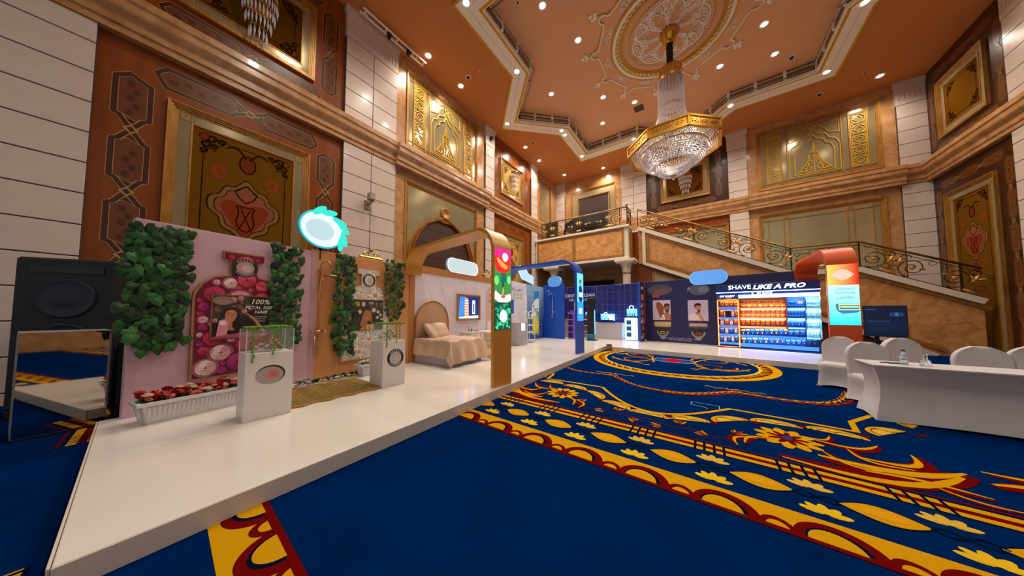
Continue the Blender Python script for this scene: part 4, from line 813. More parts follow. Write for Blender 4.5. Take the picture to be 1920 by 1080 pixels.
# wall camera and ceiling-edge light bar
wc = thing('wall_camera', 'small grey camera box on a bracket on the cream stone pier', 'wall bracket', (XL + .17, U(3.75), ZR(4.62)), R(90))
m = MB(); m.bbox(-.09, .09, -.36, -.14, .06, .3, .015); m.build('box', mat('grey_plastic', '#9b9284', .5), wc); m = MB(); m.box(-.1, .1, -.03, .0, -.18, .1); m.tube([(0, 0, -.05), (.05, -.3, .04)], .025, 6); m.tube([(.0, -.3, .02), (.25, -.42, .0)], .012, 5); m.build('bracket', mat('brass_bracket', '#9a8a6a', .4, .5), wc)
lt = thing('lighting_truss', 'white ladder shaped lighting bar fixed at the ceiling edge', 'light bar', (XL + .42, 0, ZC - .14))
m = MB(); m.tube([(0, U(3.3), 0), (0, U(5.35), 0)], .035, 8); m.tube([(.22, U(3.3), -.02), (.22, U(5.35), -.02)], .03, 8)
m.build('bars', WHITE, lt)
for y in (3.5, 5.1): m = MB(); m.box(-.02, .02, U(y) - .02, U(y) + .02, 0, .14); m.build('hanger', WHITE, lt)
for y in (3.4, 4.0, 4.35, 4.9, 5.3): m = MB(); m.box(-.02, .24, U(y) - .02, U(y) + .02, -.03, .02); m.build('rung', WHITE, lt)
for y in (4.1, 4.75): m = MB(); m.bbox(.05, .17, U(y) - .07, U(y) + .07, -.16, .0, .02); m.lathe([(.0, -.22), (.05, -.21), (.06, -.12), (0, -.12)], 10, (.11, U(y), 0)); m.build('lamp_head', BLACK, lt)
sp = thing('security_camera', 'small black dome camera on the narrow cream pier capital', 'camera', (XL + .26, U(9.18), ZR(9.5)))
m = MB(); m.lathe([(0, -.1), (.07, -.08), (.09, 0), (.09, .05), (0, .06)], 14); m.build('dome', BLACK, sp, smooth=True); m = MB(); m.box(-.16, 0, -.03, .03, .03, .07); m.build('arm', BLACK, sp)
def ceil_bit(px, py, kind, lb):
    inn = False; p = PZ(px, py, ZC)
    rel = max(abs(p.x - SC.x), abs(p.y - SC.y)) / HS; rel2 = (abs(p.x - SC.x) + abs(p.y - SC.y)) / HS / math.sqrt(2)
    z = ZI if min(rel, rel2) < .86 else ZC; p = PZ(px, py, z)
    if kind == 'vent':
        o = thing('ceiling_vent', lb, 'vent', (p.x, p.y, z)); m = MB(); m.strip2([(-.2, -.2), (.2, -.2), (.2, .2), (-.2, .2)], .06, 0, .02, lambda a, b, c: (a, b, -c), True); m.build('vent_frame', mat('vent_grey', '#6f5a45', .6), o)
        for k in range(5): m = MB(); m.box(-.17, .17, -.15 + .07 * k, -.11 + .07 * k, -.012, 0); m.build('slat', IRON, o)
    else:
        o = thing('ceiling_sensor', lb, 'sensor', (p.x, p.y, z), 0, 'small ceiling fittings'); r = .1 if kind == 'big' else .05; m = MB(); m.lathe([(0, -r * .6), (r * .6, -r * .5), (r * .8, 0)], 12); m.build('dome', BLACK, o, smooth=True); m = MB(); m.lathe([(r * .8, -.008), (r * 1.15, -.012), (r * 1.2, 0)], 14); m.build('rim', WHITE, o)
ceil_bit(1198, 203, 'vent', 'dark square air grille in the raised ceiling beside the chandelier')
for px, py, kd, lb in ((878, 145, 'big', 'black speaker dot between two downlights above the left window'), (901, 135, 's', 'tiny black sprinkler near the black speaker dot above the left window'), (999, 267, 'big', 'black speaker dot above the far left wood panel'), (1004, 192, 's', 'tiny black sprinkler in the raised ceiling near the left star point'), (971, 5, 's', 'tiny black sprinkler at the top edge of the raised ceiling'), (1484, 108, 'big', 'black speaker dot in the raised ceiling right of the chandelier'), (1536, 177, 'big', 'dark oval fitting above the right ornate window'), (1622, 136, 's', 'tiny black sprinkler beside the far right downlight')): ceil_bit(px, py, kd, lb)
# ================================================================== display walls on the left arm of the stage
ZD = .15
class Board:
    def __init__(s, A, B, name, label, m_, z1, thick=.1, cat='display wall'):
        s.A = Vector((*A, 0)); s.B = Vector((*B, 0)); d = s.B - s.A; s.L = d.length; s.dir = d.normalized(); s.ang = math.atan2(d.y, d.x); s.n = Vector((s.dir.y, -s.dir.x, 0))
        s.root = thing(name, label, cat, (A[0], A[1], ZD + .002), s.ang); s.z1 = z1 - ZD
        m = MB(); m.bbox(0, s.L, 0, thick, 0, s.z1, .006); s.panel = m.build('panel', m_, s.root)
    def uz(s, px, py, d=0.0):
        p = PL(px, py, s.A + s.n * d, s.n); q = p - s.A; return (q.dot(s.dir), p.z - ZD)
    def world(s, u, z, d=0.0): p = s.A + s.dir * u + s.n * d; return Vector((p.x, p.y, z + ZD))
def ring_text(p, txt, cx, cz, r, a_mid, size, col, layer, top=True, rx=None, step=None):
    n = len(txt); st = step or size * .95 / r * 57.3
    for i, chx in enumerate(txt):
        a = a_mid + (-(i - (n - 1) / 2) if top else (i - (n - 1) / 2)) * st; x, z = cx + (rx or r) * math.cos(R(a)), cz + r * math.sin(R(a))
        p.text(chx, x, z - (0 if not top else 0), size, col, layer, 'C', bold=.02, rot=(a - 90) if top else (a + 90))
def badge(p, cx, cz, a, b, layer, inner='#b9aea8', words=('HERBAL', 'ESSENCES')):
    p.ell(cx, cz, a, b, '#1f5a34', layer, 36); p.ell(cx, cz, a * .95, b * .95, '#1d2224', layer + 1, 36); p.ell(cx, cz, a * .7, b * .7, inner, layer + 2, 30); p.ell(cx + a * .1, cz - b * .05, a * .4, b * .4, '#c9b3ad', layer + 3, 24)
    ring_text(p, words[0], cx, cz, b * .75, 90, b * .24, '#e9e4dc', layer + 2, True, a * .75); ring_text(p, words[1], cx, cz, b * .90, 270, b * .24, '#e9e4dc', layer + 2, False, a * .90)
def mixc(a, b, t): a, b = hx(a), hx(b); return tuple(a[i] + (b[i] - a[i]) * t for i in range(3))
def rose_print(p, cx, cz, r, base, lite, layer, rot=0):
    p.ell(cx, cz, r, r * .95, mixc(base, '#1a0208', .55), layer, 16)
    for ring_, (rr, n) in enumerate(((.86, 6), (.66, 5), (.46, 4), (.26, 3))):
        for k in range(n):
            a = rot + 360 / n * k + ring_ * 31; x, z = cx + r * rr * .55 * math.cos(R(a)), cz + r * rr * .55 * math.sin(R(a))
            p.ell(x, z, r * rr * .52, r * rr * .38, mixc(base, '#1a0208', .35), layer + 1 + ring_ * 2, 12, a + 90); p.ell(x - r * .02, z + r * .03, r * rr * .47, r * rr * .31, mixc(base, lite, .25 + .2 * ((k * 7 + ring_ * 3) % 4)), layer + 2 + ring_ * 2, 12, a + 90)
    p.ell(cx, cz, r * .1, r * .1, mixc(base, '#1a0208', .6), layer + 10, 10)
def daisy_print(p, cx, cz, r, layer, rot=0):
    for k in range(12): a = rot + 30 * k; p.ell(cx + r * .55 * math.cos(R(a)), cz + r * .55 * math.sin(R(a)), r * .45, r * .14, mixc('#f1ece6', '#c9c0b4', (k % 3) * .4), layer + k % 2, 12, a)
    p.ell(cx, cz, r * .25, r * .22, '#d98a16', layer + 3, 14); p.ell(cx - r * .04, cz + r * .05, r * .13, r * .1, '#eaa92e', layer + 4, 10)
def inside(pt, poly):
    x, y = pt; c = False; n = len(poly)
    for i in range(n):
        (x0, y0), (x1, y1) = poly[i], poly[(i + 1) % n]
        if (y0 > y) != (y1 > y) and x < (x1 - x0) * (y - y0) / (y1 - y0) + x0: c = not c
    return c
def woman(p, fx, fz, s, skin, hair, layer, tilt=0.0, eyes_closed=True, smile=True):
    ca, sa = math.cos(R(tilt)), math.sin(R(tilt))
    def T(x, z): return (fx + (x * ca - z * sa) * s, fz + (x * sa + z * ca) * s)
    p.poly([T(*q) for q in smooth2([(0, 1.45), (-.75, 1.2), (-1.0, .4), (-.95, -.8), (-1.2, -2.2), (-.6, -2.6), (.4, -2.4), (1.5, -2.5), (1.7, -1.6), (1.3, -.6), (1.0, .5), (.7, 1.2)], 2, True)], hair, layer)
    p.poly([T(*q) for q in smooth2([(-.35, -.8), (.35, -.8), (.4, -1.7), (1.0, -2.3), (-1.0, -2.3), (-.4, -1.6)], 1, True)], mixc(skin, '#3a1a10', .25), layer + 1)
    p.poly([T(*q) for q in smooth2([(0, 1.0), (-.6, .8), (-.72, .1), (-.6, -.55), (-.25, -1.0), (.1, -1.08), (.4, -.85), (.66, -.3), (.7, .3), (.5, .85)], 2, True)], skin, layer + 2)
    p.ell(*T(.3, -.15), .3 * s, .24 * s, mixc(skin, '#c0503a', .25), layer + 3, 14)
    for sg in (-1, 1):
        p.line([T(sg * .3 + x, .25 - .05 * math.cos(x * 6)) for x in (-.18, -.09, 0, .09, .18)], .05 * s, '#2a140c', layer + 4); p.line([T(sg * .32 + x, .5 - x * x * 1.2) for x in (-.2, -.1, 0, .1, .2)], .05 * s, '#3a2014', layer + 4)
    p.line([T(.02, .2), T(.08, -.12), T(-.04, -.18)], .035 * s, mixc(skin, '#3a1a10', .45), layer + 4)
    p.poly([T(*q) for q in ((-.28, -.45), (0, -.42), (.28, -.45), (.14, -.6), (0, -.64), (-.14, -.6))], '#a8433c', layer + 4)
    if smile: p.poly([T(*q) for q in ((-.22, -.47), (0, -.45), (.22, -.47), (.08, -.55), (-.08, -.55))], '#efe6de', layer + 5)
    p.line([T(-.55, 1.1), T(-.2, 1.15), T(.25, 1.1), T(.6, .75)], .22 * s, mixc(hair, '#7a4a30', .2), layer + 4)
# ---------------------------------------------------------------- pink rose wall
A0, A1, A2 = (-6.08, -.04), (-6.45, 2.05), (-6.56, 4.36)
PINK = mat('pink_board', '#cfa8b4', .6, c2='#c8a0ac', sc=2, amt=.6); ORANGE = mat('orange_board', '#cf8f55', .6, c2='#c8874d', sc=2, amt=.6)
pinkB = Board(A0, A1, 'pink_display_wall', 'pink display wall with a rose filled bottle cutout and hanging ivy', PINK, 2.76)
TANE = mat('tan_edge', '#a2764a', .55)
def bottle_cut(B, ctr_px, pts_px, d=.045):
    cu = B.uz(*ctr_px)[0]; h = [B.uz(*q) for q in pts_px]; right = [(2 * cu - u, z) for u, z in h[::-1]]; return cu, h + right
cu, outl = bottle_cut(pinkB, (457, 500), [(417.6, 470.2), (417.6, 483.5), (430.8, 484.5), (430.8, 516), (399, 518), (375, 530), (361, 547), (358.5, 560), (352, 714.5)])
m = MB(); m.prism(outl, 0, .045, wfn); cut = m.build('bottle_cutout', TANE, pinkB.root)
sh = [((u - cu) * .955 + cu, z - (.02 if z > 1 else -.02)) for u, z in outl]
p = Print(lambda u, z, d: (u, -.045 - d, z), .0007); p.poly(sh, '#6d0b2c', 0)
pal = (('#8f0d33', '#e0406e'), ('#b01a3c', '#ee6a80'), ('#c86a86', '#f5d2d6'), ('#7d0a4a', '#c83a86'), ('#9c1030', '#d8355a'), ('#d58a98', '#f8e6e0')); rnd = random.Random(3); placed = []
for tries in range(7000):
    r_ = (.17 if tries < 900 else .12 if tries < 2200 else .08 if tries < 4200 else .05) * rnd.uniform(.85, 1.1); u = rnd.uniform(min(q[0] for q in sh), max(q[0] for q in sh)); z = rnd.uniform(0.02, max(q[1] for q in sh))
    if all(inside((u + r_ * .9 * math.cos(R(a)), z + r_ * .9 * math.sin(R(a))), sh) for a in range(0, 360, 45)) and all(math.hypot(u - a, z - b) > (r_ + c) * .80 for a, b, c in placed):
        placed.append((u, z, r_)); rose_print(p, u, z, r_, *pal[rnd.randrange(6)], 2, rnd.uniform(0, 360))
c0 = pinkB.uz(457.5, 503.5); badge(p, c0[0], c0[1], .165, .15, 16, '#b58f88')
p.build('rose_print', PRINT, cut)
q0, q1 = pinkB.uz(392, 638, .06), pinkB.uz(508, 556, .06); u0, u1, z0, z1 = q0[0], max(q1[0], 2 * cu - q0[0]), pinkB.uz(392, 638, .06)[1], pinkB.uz(392, 551, .06)[1]
m = MB(); m.box(u0, u1, -.062, -.04, z0, z1); pos_ = m.build('photo_panel', mat('wood_frame_tan', '#8c5a38', .5), cut)
p = Print(lambda u, z, d: (u, -.062 - d, z), .0007); e = .018; W_, H_ = u1 - u0, z1 - z0
p.rect(u0 + e, u1 - e, z0 + e, z1 - e, '#251a17', 0); p.rect(u0 + e, u0 + W_ * .6, z0 + H_ * .45, z1 - e, '#3c3a2c', 1)
for k in range(26): p.ell(u0 + W_ * rnd.uniform(.05, .62), z0 + H_ * rnd.uniform(.5, .93), .03, .025, mixc('#4a4a30', '#8a4a50', rnd.random()), 2, 8)
for u_, z_, r_ in ((.33, .88, .06), (.52, .62, .045), (.07, .42, .04), (.45, .92, .05)): rose_print(p, u0 + W_ * u_, z0 + H_ * z_, r_, '#a85a68', '#e0a8ae', 3)
p.ell(u0 + W_ * .17, z0 + H_ * .86, .12, .07, '#8a7468', 15, 24); p.ell(u0 + W_ * .17, z0 + H_ * .83, .08, .04, '#a07a70', 16, 20)
woman(p, u0 + W_ * .30, z0 + H_ * .52, .10, '#c07f5a', '#1c0e0a', 17, -8)
p.poly(smooth2([(u0 + W_ * .42, z0 + H_ * .45), (u0 + W_ * .62, z0 + H_ * .55), (u0 + W_ * .72, z0 + H_ * .38), (u0 + W_ * .78, z0 + e), (u0 + W_ * .4, z0 + e)], 1, True), '#1f0f0a', 24); p.line([(u0 + W_ * .6, z0 + H_ * .52), (u0 + W_ * .68, z0 + H_ * .45), (u0 + W_ * .76, z0 + H_ * .32), (u0 + W_ * .88, z0 + H_ * .12)], .04, '#b8795a', 25); p.line([(u0 + W_ * .60, z0 + H_ * .54), (u0 + W_ * .55, z0 + H_ * .56)], .018, '#b8795a', 25)
p.poly([(u0 + W_ * .08, z0 + e), (u0 + W_ * .12, z0 + H_ * .42), (u0 + W_ * .22, z0 + H_ * .46), (u0 + W_ * .27, z0 + H_ * .36), (u0 + W_ * .24, z0 + e)], '#d98f98', 26); p.rect(u0 + W_ * .14, u0 + W_ * .21, z0 + H_ * .44, z0 + H_ * .54, '#16333a', 27); p.ell(u0 + W_ * .18, z0 + H_ * .36, .04, .035, '#f0d8d6', 28)
p.poly([(u0 + e, z0 + e), (u1 - e, z0 + e), (u1 - e, z0 + H_ * .1), (u0 + W_ * .5, z0 + H_ * .14), (u0 + e, z0 + H_ * .06)], '#a34a60', 29)
tx = u0 + W_ * .80
for s_, zz, sz in (('100%', .80, .115), ('PETAL SOFT', .68, .072), ('HAIR', .57, .075)): p.text(s_, tx, z0 + H_ * zz, sz, '#e8e2dc', 30, 'C', .25, .012, 1.05)
for s_, zz in (('infused with', .48), ('real rose', .43), ('essence', .38)): p.text(s_, tx, z0 + H_ * zz, .036, '#c9c0b8', 30, 'C', bold=.008)
p.build('photo_print', PRINT, cut)
m = MB(); a = pinkB.uz(338, 700); m.prism(smooth2([(.86, .28), (1.02, .36), (1.1, .62), (.98, .5), (.9, .4)], 1, True), 0, .006, wfn); m.build('leaf_print', mat('leaf_green_print', '#6f8a2e', .5), pinkB.root)
# ---------------------------------------------------------------- orange daisy wall
orB = Board(A1, A2, 'orange_display_wall', 'orange display wall with a daisy printed bottle cutout and hanging ivy', ORANGE, 2.80)
p = Print(); p.rect(0, .10, 0, orB.z1 - .01, '#c79aa2', 0); p.build('pink_stripe', PRINT, orB.root)
Q = lambda x, y: (640 + x / 6.75, 480 + y / 6.75)
cu, outl = bottle_cut(orB, Q(338, 300), [Q(195, 152), Q(195, 217), Q(245, 217), Q(240, 372), Q(165, 385), Q(142, 440), (480 + 410 / 2.572, 380 + 600 / 2.572), (480 + 402 / 2.572, 380 + 768 / 2.572)])
zmn = max(.02, outl[7][1]); outl = [(u, max(z, zmn)) for u, z in outl]
m = MB(); m.prism(outl, 0, .045, wfn); cut = m.build('bottle_cutout', mat('pale_edge', '#b79a80', .55), orB.root)
sh = [((u - cu) * .96 + cu, z - (.015 if z > 1 else -.015)) for u, z in outl]
p = Print(lambda u, z, d: (u, -.045 - d, z), .0007); p.poly(sh, '#cfc3b8', 0); placed = []
for tries in range(4000):
    r_ = (.2 if tries < 400 else .13 if tries < 1200 else .08 if tries < 2600 else .05) * rnd.uniform(.85, 1.1); u = rnd.uniform(min(q[0] for q in sh), max(q[0] for q in sh)); z = rnd.uniform(zmn, max(q[1] for q in sh))
    if all(inside((u + r_ * .85 * math.cos(R(a)), z + r_ * .85 * math.sin(R(a))), sh) for a in range(0, 360, 45)) and all(math.hypot(u - a, z - b) > (r_ + c) * .8 for a, b, c in placed):
        placed.append((u, z, r_)); p.ell(u, z, r_ * .9, r_ * .9, mixc('#8f978a', '#cfc8be', rnd.random()), 1, 12); daisy_print(p, u, z, r_, 2, rnd.uniform(0, 30))
c0 = orB.uz(*Q(338, 312)); badge(p, c0[0], c0[1], .15, .155, 8, '#d8d2cc'); p.build('daisy_print', PRINT, cut)
z0, z1 = orB.uz(*Q(300, 945), .06)[1], orB.uz(*Q(300, 552), .06)[1]; u0, u1 = orB.uz(*Q(122, 700), .06)[0], orB.uz(*Q(530, 700), .06)[0]
m = MB(); m.box(u0, u1, -.062, -.04, z0, z1); m.build('photo_panel', MATS['wood_frame_tan'], cut)
p = Print(lambda u, z, d: (u, -.062 - d, z), .0007); W_, H_ = u1 - u0, z1 - z0; e = .014; p.rect(u0 + e, u1 - e, z0 + e, z1 - e, '#3f3a2a', 0)
for k in range(30): p.ell(u0 + W_ * rnd.uniform(.05, .95), z0 + H_ * rnd.uniform(.1, .8), .035, .03, mixc('#2f3322', '#5a5838', rnd.random()), 1, 8)
p.rect(u0 + W_ * .04, u0 + W_ * .25, z0 + H_ * .78, z0 + H_ * .92, '#c9a522', 2); p.text('NEW', u0 + W_ * .15, z0 + H_ * .82, .06, '#4a3a10', 3, 'C'); badge(p, u0 + W_ * .36, z0 + H_ * .85, .06, .07, 4, '#d8d2cc'); p.text('97%', u0 + W_ * .6, z0 + H_ * .85, .075, '#e8e2da', 8, 'C', bold=.02)
for f_ in (.6, .77, .92): p.text('natural', u0 + W_ * f_, z0 + H_ * .79, .022, '#cfc8c0', 8, 'C'); p.text('origin', u0 + W_ * f_, z0 + H_ * .76, .022, '#cfc8c0', 8, 'C')
for f_ in (.77, .92): p.line(arc(u0 + W_ * f_, z0 + H_ * .87, .025, 0, 360, 12), .006, '#e0dad2', 8)
for a_, b_, r_ in ((.68, .66, .06), (.82, .6, .045), (.9, .5, .04), (.8, .42, .04), (.94, .36, .035), (.25, .6, .05)): daisy_print(p, u0 + W_ * a_, z0 + H_ * b_, r_, 9)
woman(p, u0 + W_ * .47, z0 + H_ * .47, .105, '#c07a58', '#a8714a', 15, -12); p.rect(u0 + W_ * .46, u0 + W_ * .68, z0 + e, z0 + H_ * .2, '#d9a93a', 24); p.rect(u0 + W_ * .48, u0 + W_ * .6, z0 + H_ * .2, z0 + H_ * .3, '#1d3438', 25); p.ell(u0 + W_ * .57, z0 + H_ * .1, .035, .035, '#26302c', 26); p.ell(u0 + W_ * .57, z0 + H_ * .1, .022, .022, '#e0d8cc', 27)
p.poly(smooth2([(u0 + W_ * .25, z0 + e), (u0 + W_ * .3, z0 + H_ * .12), (u0 + W_ * .45, z0 + H_ * .14), (u0 + W_ * .46, z0 + e)], 1, True), '#b87a58', 25); p.build('photo_print', PRINT, cut)
m = MB(); lu, lz = orB.uz(624, 585); m.prism(smooth2([(lu - .10, lz - .28), (lu - .06, lz), (lu + .12, lz + .22), (lu + .15, lz - .05), (lu + .02, lz - .22)], 2, True), 0, .006, wfn); m.build('leaf_print', MATS['leaf_green_print'], orB.root)
# ---------------------------------------------------------------- shower column on the orange wall
COPPER = mat('copper_chrome', '#c79a7c', .18, .95)
def shower(B, name, label, pts, mt, u_off=0):
    (ub, zb_), (ut, zt), (hu, hz) = pts; L0 = B.world(ub, 0); o = thing(name, label, 'shower', (L0.x, L0.y, ZD), B.ang)
    m = MB(); m.tube([(0, -.07, zb_ + .12), (0, -.07, zt - .15)] + [(.0 + (hu - ub) * .5 * (1 - math.cos(R(a))), -.07 - .12 * math.sin(R(a / 2)), zt - .15 + .15 * math.sin(R(a))) for a in range(15, 181, 15)], .016, 8); m.build('riser', mt, o, smooth=True)
    m = MB(); m.lathe([(0, .05), (.02, .05), (.03, .02), (.13, .01), (.135, -.01), (0, -.012)], 20, (hu - ub, -.19, hz)); m.build('rain_head', mt, o, smooth=True)
    zm = zb_ + (zt - zb_) * .26; m = MB(); m.tube([(-.09, -.07, zm), (.09, -.07, zm)], .025, 8); m.build('mixer', mt, o, smooth=True)
    for sg in (-1, 1):
        m = MB(); m.lathe([(0, -.02), (.03, -.018), (.03, .018), (0, .02)], 8, (0, 0, 0)); k_ = m.build('tap_handle', mt, o); k_.location = (sg * .11, -.07, zm); k_.rotation_euler = (0, R(90), 0)
    m = MB(); m.tube([(0, -.07, zm - .02)] + [(-.03 + .03 * math.cos(R(a)), -.08, zb_ + .06 + .05 * math.sin(R(a))) for a in range(0, -181, -30)] + [(-.06, -.07, zm - .1)], .01, 6); m.build('hose', mt, o, smooth=True)
    m = MB()
    for z_ in (zt - .2, zm): m.tube([(0, -.002, z_), (0, -.07, z_)], .018, 8)
    m.build('wall_mount', mt, o); return o
shower(orB, 'shower_column', 'copper toned rain shower column on the orange wall', (orB.uz(592, 668), orB.uz(594, 489), orB.uz(612, 519)), COPPER)
# ---------------------------------------------------------------- ivy
IVY = [mat('ivy_green_%d' % k, c, .5) for k, c in enumerate(('#17451b', '#215a24', '#123616', '#2f6a2c'))]
LEAFS = []
def leaf_mesh(k):
    m = MB(); out = [(0, .0), (-.26, .14), (-.50, -.10), (-.40, -.50), (0, -1.0), (.40, -.50), (.50, -.10), (.26, .14)]
    for i in range(8): a, b = out[i], out[(i + 1) % 8]; m.face([(0, -.09, -.35), (a[0], .02 + .05 * abs(a[0]), a[1]), (b[0], .02 + .05 * abs(b[0]), b[1])])
    o = m.build('leaf', IVY[k], None); return o
def ivy(B, label, px0, px1, top, bot, n_str, per, size=.085, rs=1, group='hanging ivy curtains'):
    rr = random.Random(rs); u0, z1 = B.uz(px0, top, .06); u1, _ = B.uz(px1, top, .06); z0 = B.uz((px0 + px1) / 2, bot, .06)[1]
    L0 = B.world((u0 + u1) / 2, 0); o = thing('ivy_curtain', label, 'ivy', (L0.x, L0.y, ZD), B.ang, group); c = (u0 + u1) / 2
    st = MB()
    for s in range(n_str):
        x = (u0 - c) + (u1 - u0) * (s + .5) / n_str + rr.uniform(-.02, .02); zt = z1 - rr.uniform(0, .05); zl = z0 + rr.uniform(0, .3) * (z1 - z0) * (.6 if s in (0, n_str - 1) else .35)
        pts = [(x + .015 * math.sin(k * 1.3 + s), -.03 - .02 * math.sin(k * .7), zt + (zl - zt) * k / 10) for k in range(11)]; st.tube(pts, .004, 4)
        n = max(3, int(per * (zt - zl) / (z1 - z0)))
        for k in range(n):
            z = zt - (zt - zl) * (k + rr.random() * .6) / n; sz = size * rr.uniform(.8, 1.25); q = rr.randrange(len(LEAFS)) if LEAFS else 0
            while len(LEAFS) < 4: LEAFS.append(None)
            loc = (x + rr.uniform(-.05, .05), -.07 - rr.uniform(0, .06), z + sz * .4); rot = (R(rr.uniform(-10, 35)), R(rr.uniform(-40, 40)), R(rr.uniform(-30, 30)))
            if LEAFS[q] is None: LEAFS[q] = leaf_mesh(q); lf = LEAFS[q]; lf.parent = o
            else: lf = LEAFS[q].copy(); COL.objects.link(lf); lf.parent = o
            lf.location = loc; lf.rotation_euler = rot; lf.scale = (sz,) * 3
    st.build('stems', mat('vine_stem', '#4a4a2a', .7), o)
ivy(pinkB, 'broad dark ivy curtain at the left end of the pink wall', 246, 357, 418, 672, 9, 25, .125, 1)
ivy(pinkB, 'ivy curtain between the rose bottle and the shower', 507, 566, 456, 672, 6, 24, .12, 2)
ivy(orB, 'ivy curtain beside the shower on the orange wall', 629, 666, 476, 672, 5, 24, .12, 3)
ivy(orB, 'ivy curtain on the right edge of the orange wall', 722, 757, 488, 605, 5, 15, .12, 4)
fg = thing('ivy_garland', 'ivy garland lying along the foot of the orange wall', 'ivy', (-6.35, 2.1, ZD), orB.ang, None); st = MB(); pts = []
for k in range(56):
    u = -.35 + 1.35 * k / 56; lf = LEAFS[k % 4].copy(); COL.objects.link(lf); lf.parent = fg; lf.location = (u, -.12 - rnd.uniform(0, .14), .05 + rnd.uniform(0, .05)); lf.rotation_euler = (R(rnd.uniform(-100, -40)), R(rnd.uniform(-40, 40)), R(rnd.uniform(0, 360))); s_ = .09 * rnd.uniform(.8, 1.2); lf.scale = (s_,) * 3; pts.append((u, -.18 + .03 * math.sin(k), .02))
st.tube(pts, .006, 4); st.build('stems', MATS['vine_stem'], fg)
# ---------------------------------------------------------------- lit oval sign over the pink wall
def lit_sign(name, label, loc, rz, poly, col, rim, depth=.08, cat='sign', pattern=None, glow=1.6):
    o = thing(name, label, cat, loc, rz); m = MB(); m.prism(poly, 0, depth, wfn); m.build('light_box', mat('blue_white_acrylic', '#8fbfd8', .4), o)
    cx = sum(q[0] for q in poly) / len(poly); cz = sum(q[1] for q in poly) / len(poly)
    p = Print(lambda u, z, d: (u, -depth - d, z), .001); p.poly(poly, rim, 0); p.poly([(cx + (u - cx) * .93, cz + (z - cz) * .93) for u, z in poly], col, 1)
    if pattern: pattern(p, cx, cz)
    p.build('lit_face', attr_mat('sign_face_%.1f' % glow, .4, glow), o); return o
c0 = pinkB.uz(602, 431); wS = pinkB.world(c0[0], 0); a_, b_ = abs(pinkB.uz(645, 431)[0] - pinkB.uz(556, 431)[0]) / 2 * .96, (pinkB.uz(602, 396)[1] - pinkB.uz(602, 468)[1]) / 2 * .96
def leafpat(p, cx, cz):
    for a, r_, l in ((100, 1.0, .2), (75, 1.02, .22), (40, 1.0, .2), (20, 1.02, .18), (-15, 1.03, .17), (-35, 1.02, .15)):
        x, z = cx + a_ * r_ * math.cos(R(a)), cz + b_ * r_ * math.sin(R(a)); p.ell(x, z, .17, .065, '#30e8da', 3, 14, a - 60)
    p.ell(cx - .05, cz - .02, a_ * .62, b_ * .55, '#b6dbe8', 2, 30); p.line(arc(cx, cz, a_ * .97, 0, 360, 40, b_ * .97), .035, '#18c8d8', 2, True)
oval = [(a_ * math.cos(R(k * 9)), b_ * math.sin(R(k * 9))) for k in range(40)]
lit_sign('oval_lit_sign', 'glowing oval sign ringed with turquoise leaves above the pink wall', (wS.x, wS.y, ZD + c0[1]), pinkB.ang, oval, '#25c6dc', '#e8f8ff', .07, pattern=leafpat, glow=1.1) if False else lit_sign('oval_lit_sign', 'glowing oval sign ringed with turquoise leaves above the pink wall', (wS.x, wS.y, ZD + c0[1]), pinkB.ang, oval, '#dff3fc', '#20d8e0', .07, pattern=leafpat, glow=.34)
m = MB(); m.box(-.02, .02, -.02, .02, -b_ - .25, -b_ + .05); m.build('stem', IRON, bpy.data.objects['oval_lit_sign'])
# ---------------------------------------------------------------- planters, flowers, pedestals, bamboo mat
PW = mat('white_planter', '#d8d6d8', .4)
def planter(loc, rz, L, Wd, Hh, label):
    o = thing('planter_box', label, 'planter', loc, rz, None); t = .025
    m = MB()
    for s in (-1, 1):
        m.hexa([(-L / 2 + .05, s * (Wd / 2 - .05), 0), (L / 2 - .05, s * (Wd / 2 - .05), 0), (L / 2 - .05, s * (Wd / 2 - .08), 0), (-L / 2 + .05, s * (Wd / 2 - .08), 0), (-L / 2, s * Wd / 2, Hh), (L / 2, s * Wd / 2, Hh), (L / 2, s * (Wd / 2 - t), Hh), (-L / 2, s * (Wd / 2 - t), Hh)])
        m.hexa([(s * (L / 2 - .05), -Wd / 2 + .05, 0), (s * (L / 2 - .05), Wd / 2 - .05, 0), (s * (L / 2 - .08), Wd / 2 - .05, 0), (s * (L / 2 - .08), -Wd / 2 + .05, 0), (s * L / 2, -Wd / 2, Hh), (s * L / 2, Wd / 2, Hh), (s * (L / 2 - t), Wd / 2, Hh), (s * (L / 2 - t), -Wd / 2, Hh)])
    m.box(-L / 2 + .05, L / 2 - .05, -Wd / 2 + .05, Wd / 2 - .05, 0, .03); m.build('box', PW, o)
    m = MB(); m.strip2([(-L / 2, -Wd / 2), (L / 2, -Wd / 2), (L / 2, Wd / 2), (-L / 2, Wd / 2)], .04, Hh - .03, Hh + .01, lambda a, b, c: (a, b, c), True); m.build('rim', PW, o)
    n = int(L / .045)
    for k in range(n):
        x = -L / 2 + .08 + (L - .16) * k / (n - 1); m = MB(); m.hexa([(x - .01, -Wd / 2 + .046, .03), (x + .01, -Wd / 2 + .046, .03), (x + .01, -Wd / 2 + .06, .03), (x - .01, -Wd / 2 + .06, .03), (x - .01, -Wd / 2 + .002 - .01, Hh - .05), (x + .01, -Wd / 2 + .002 - .01, Hh - .05), (x + .01, -Wd / 2 + .02, Hh - .05), (x - .01, -Wd / 2 + .02, Hh - .05)]); m.build('rib', PW, o)
    m = MB(); m.box(-L / 2 + .04, L / 2 - .04, -Wd / 2 + .04, Wd / 2 - .04, Hh - .08, Hh - .03); m.build('soil', mat('dark_soil', '#2a2016', .9), o); return o
FLW = {}
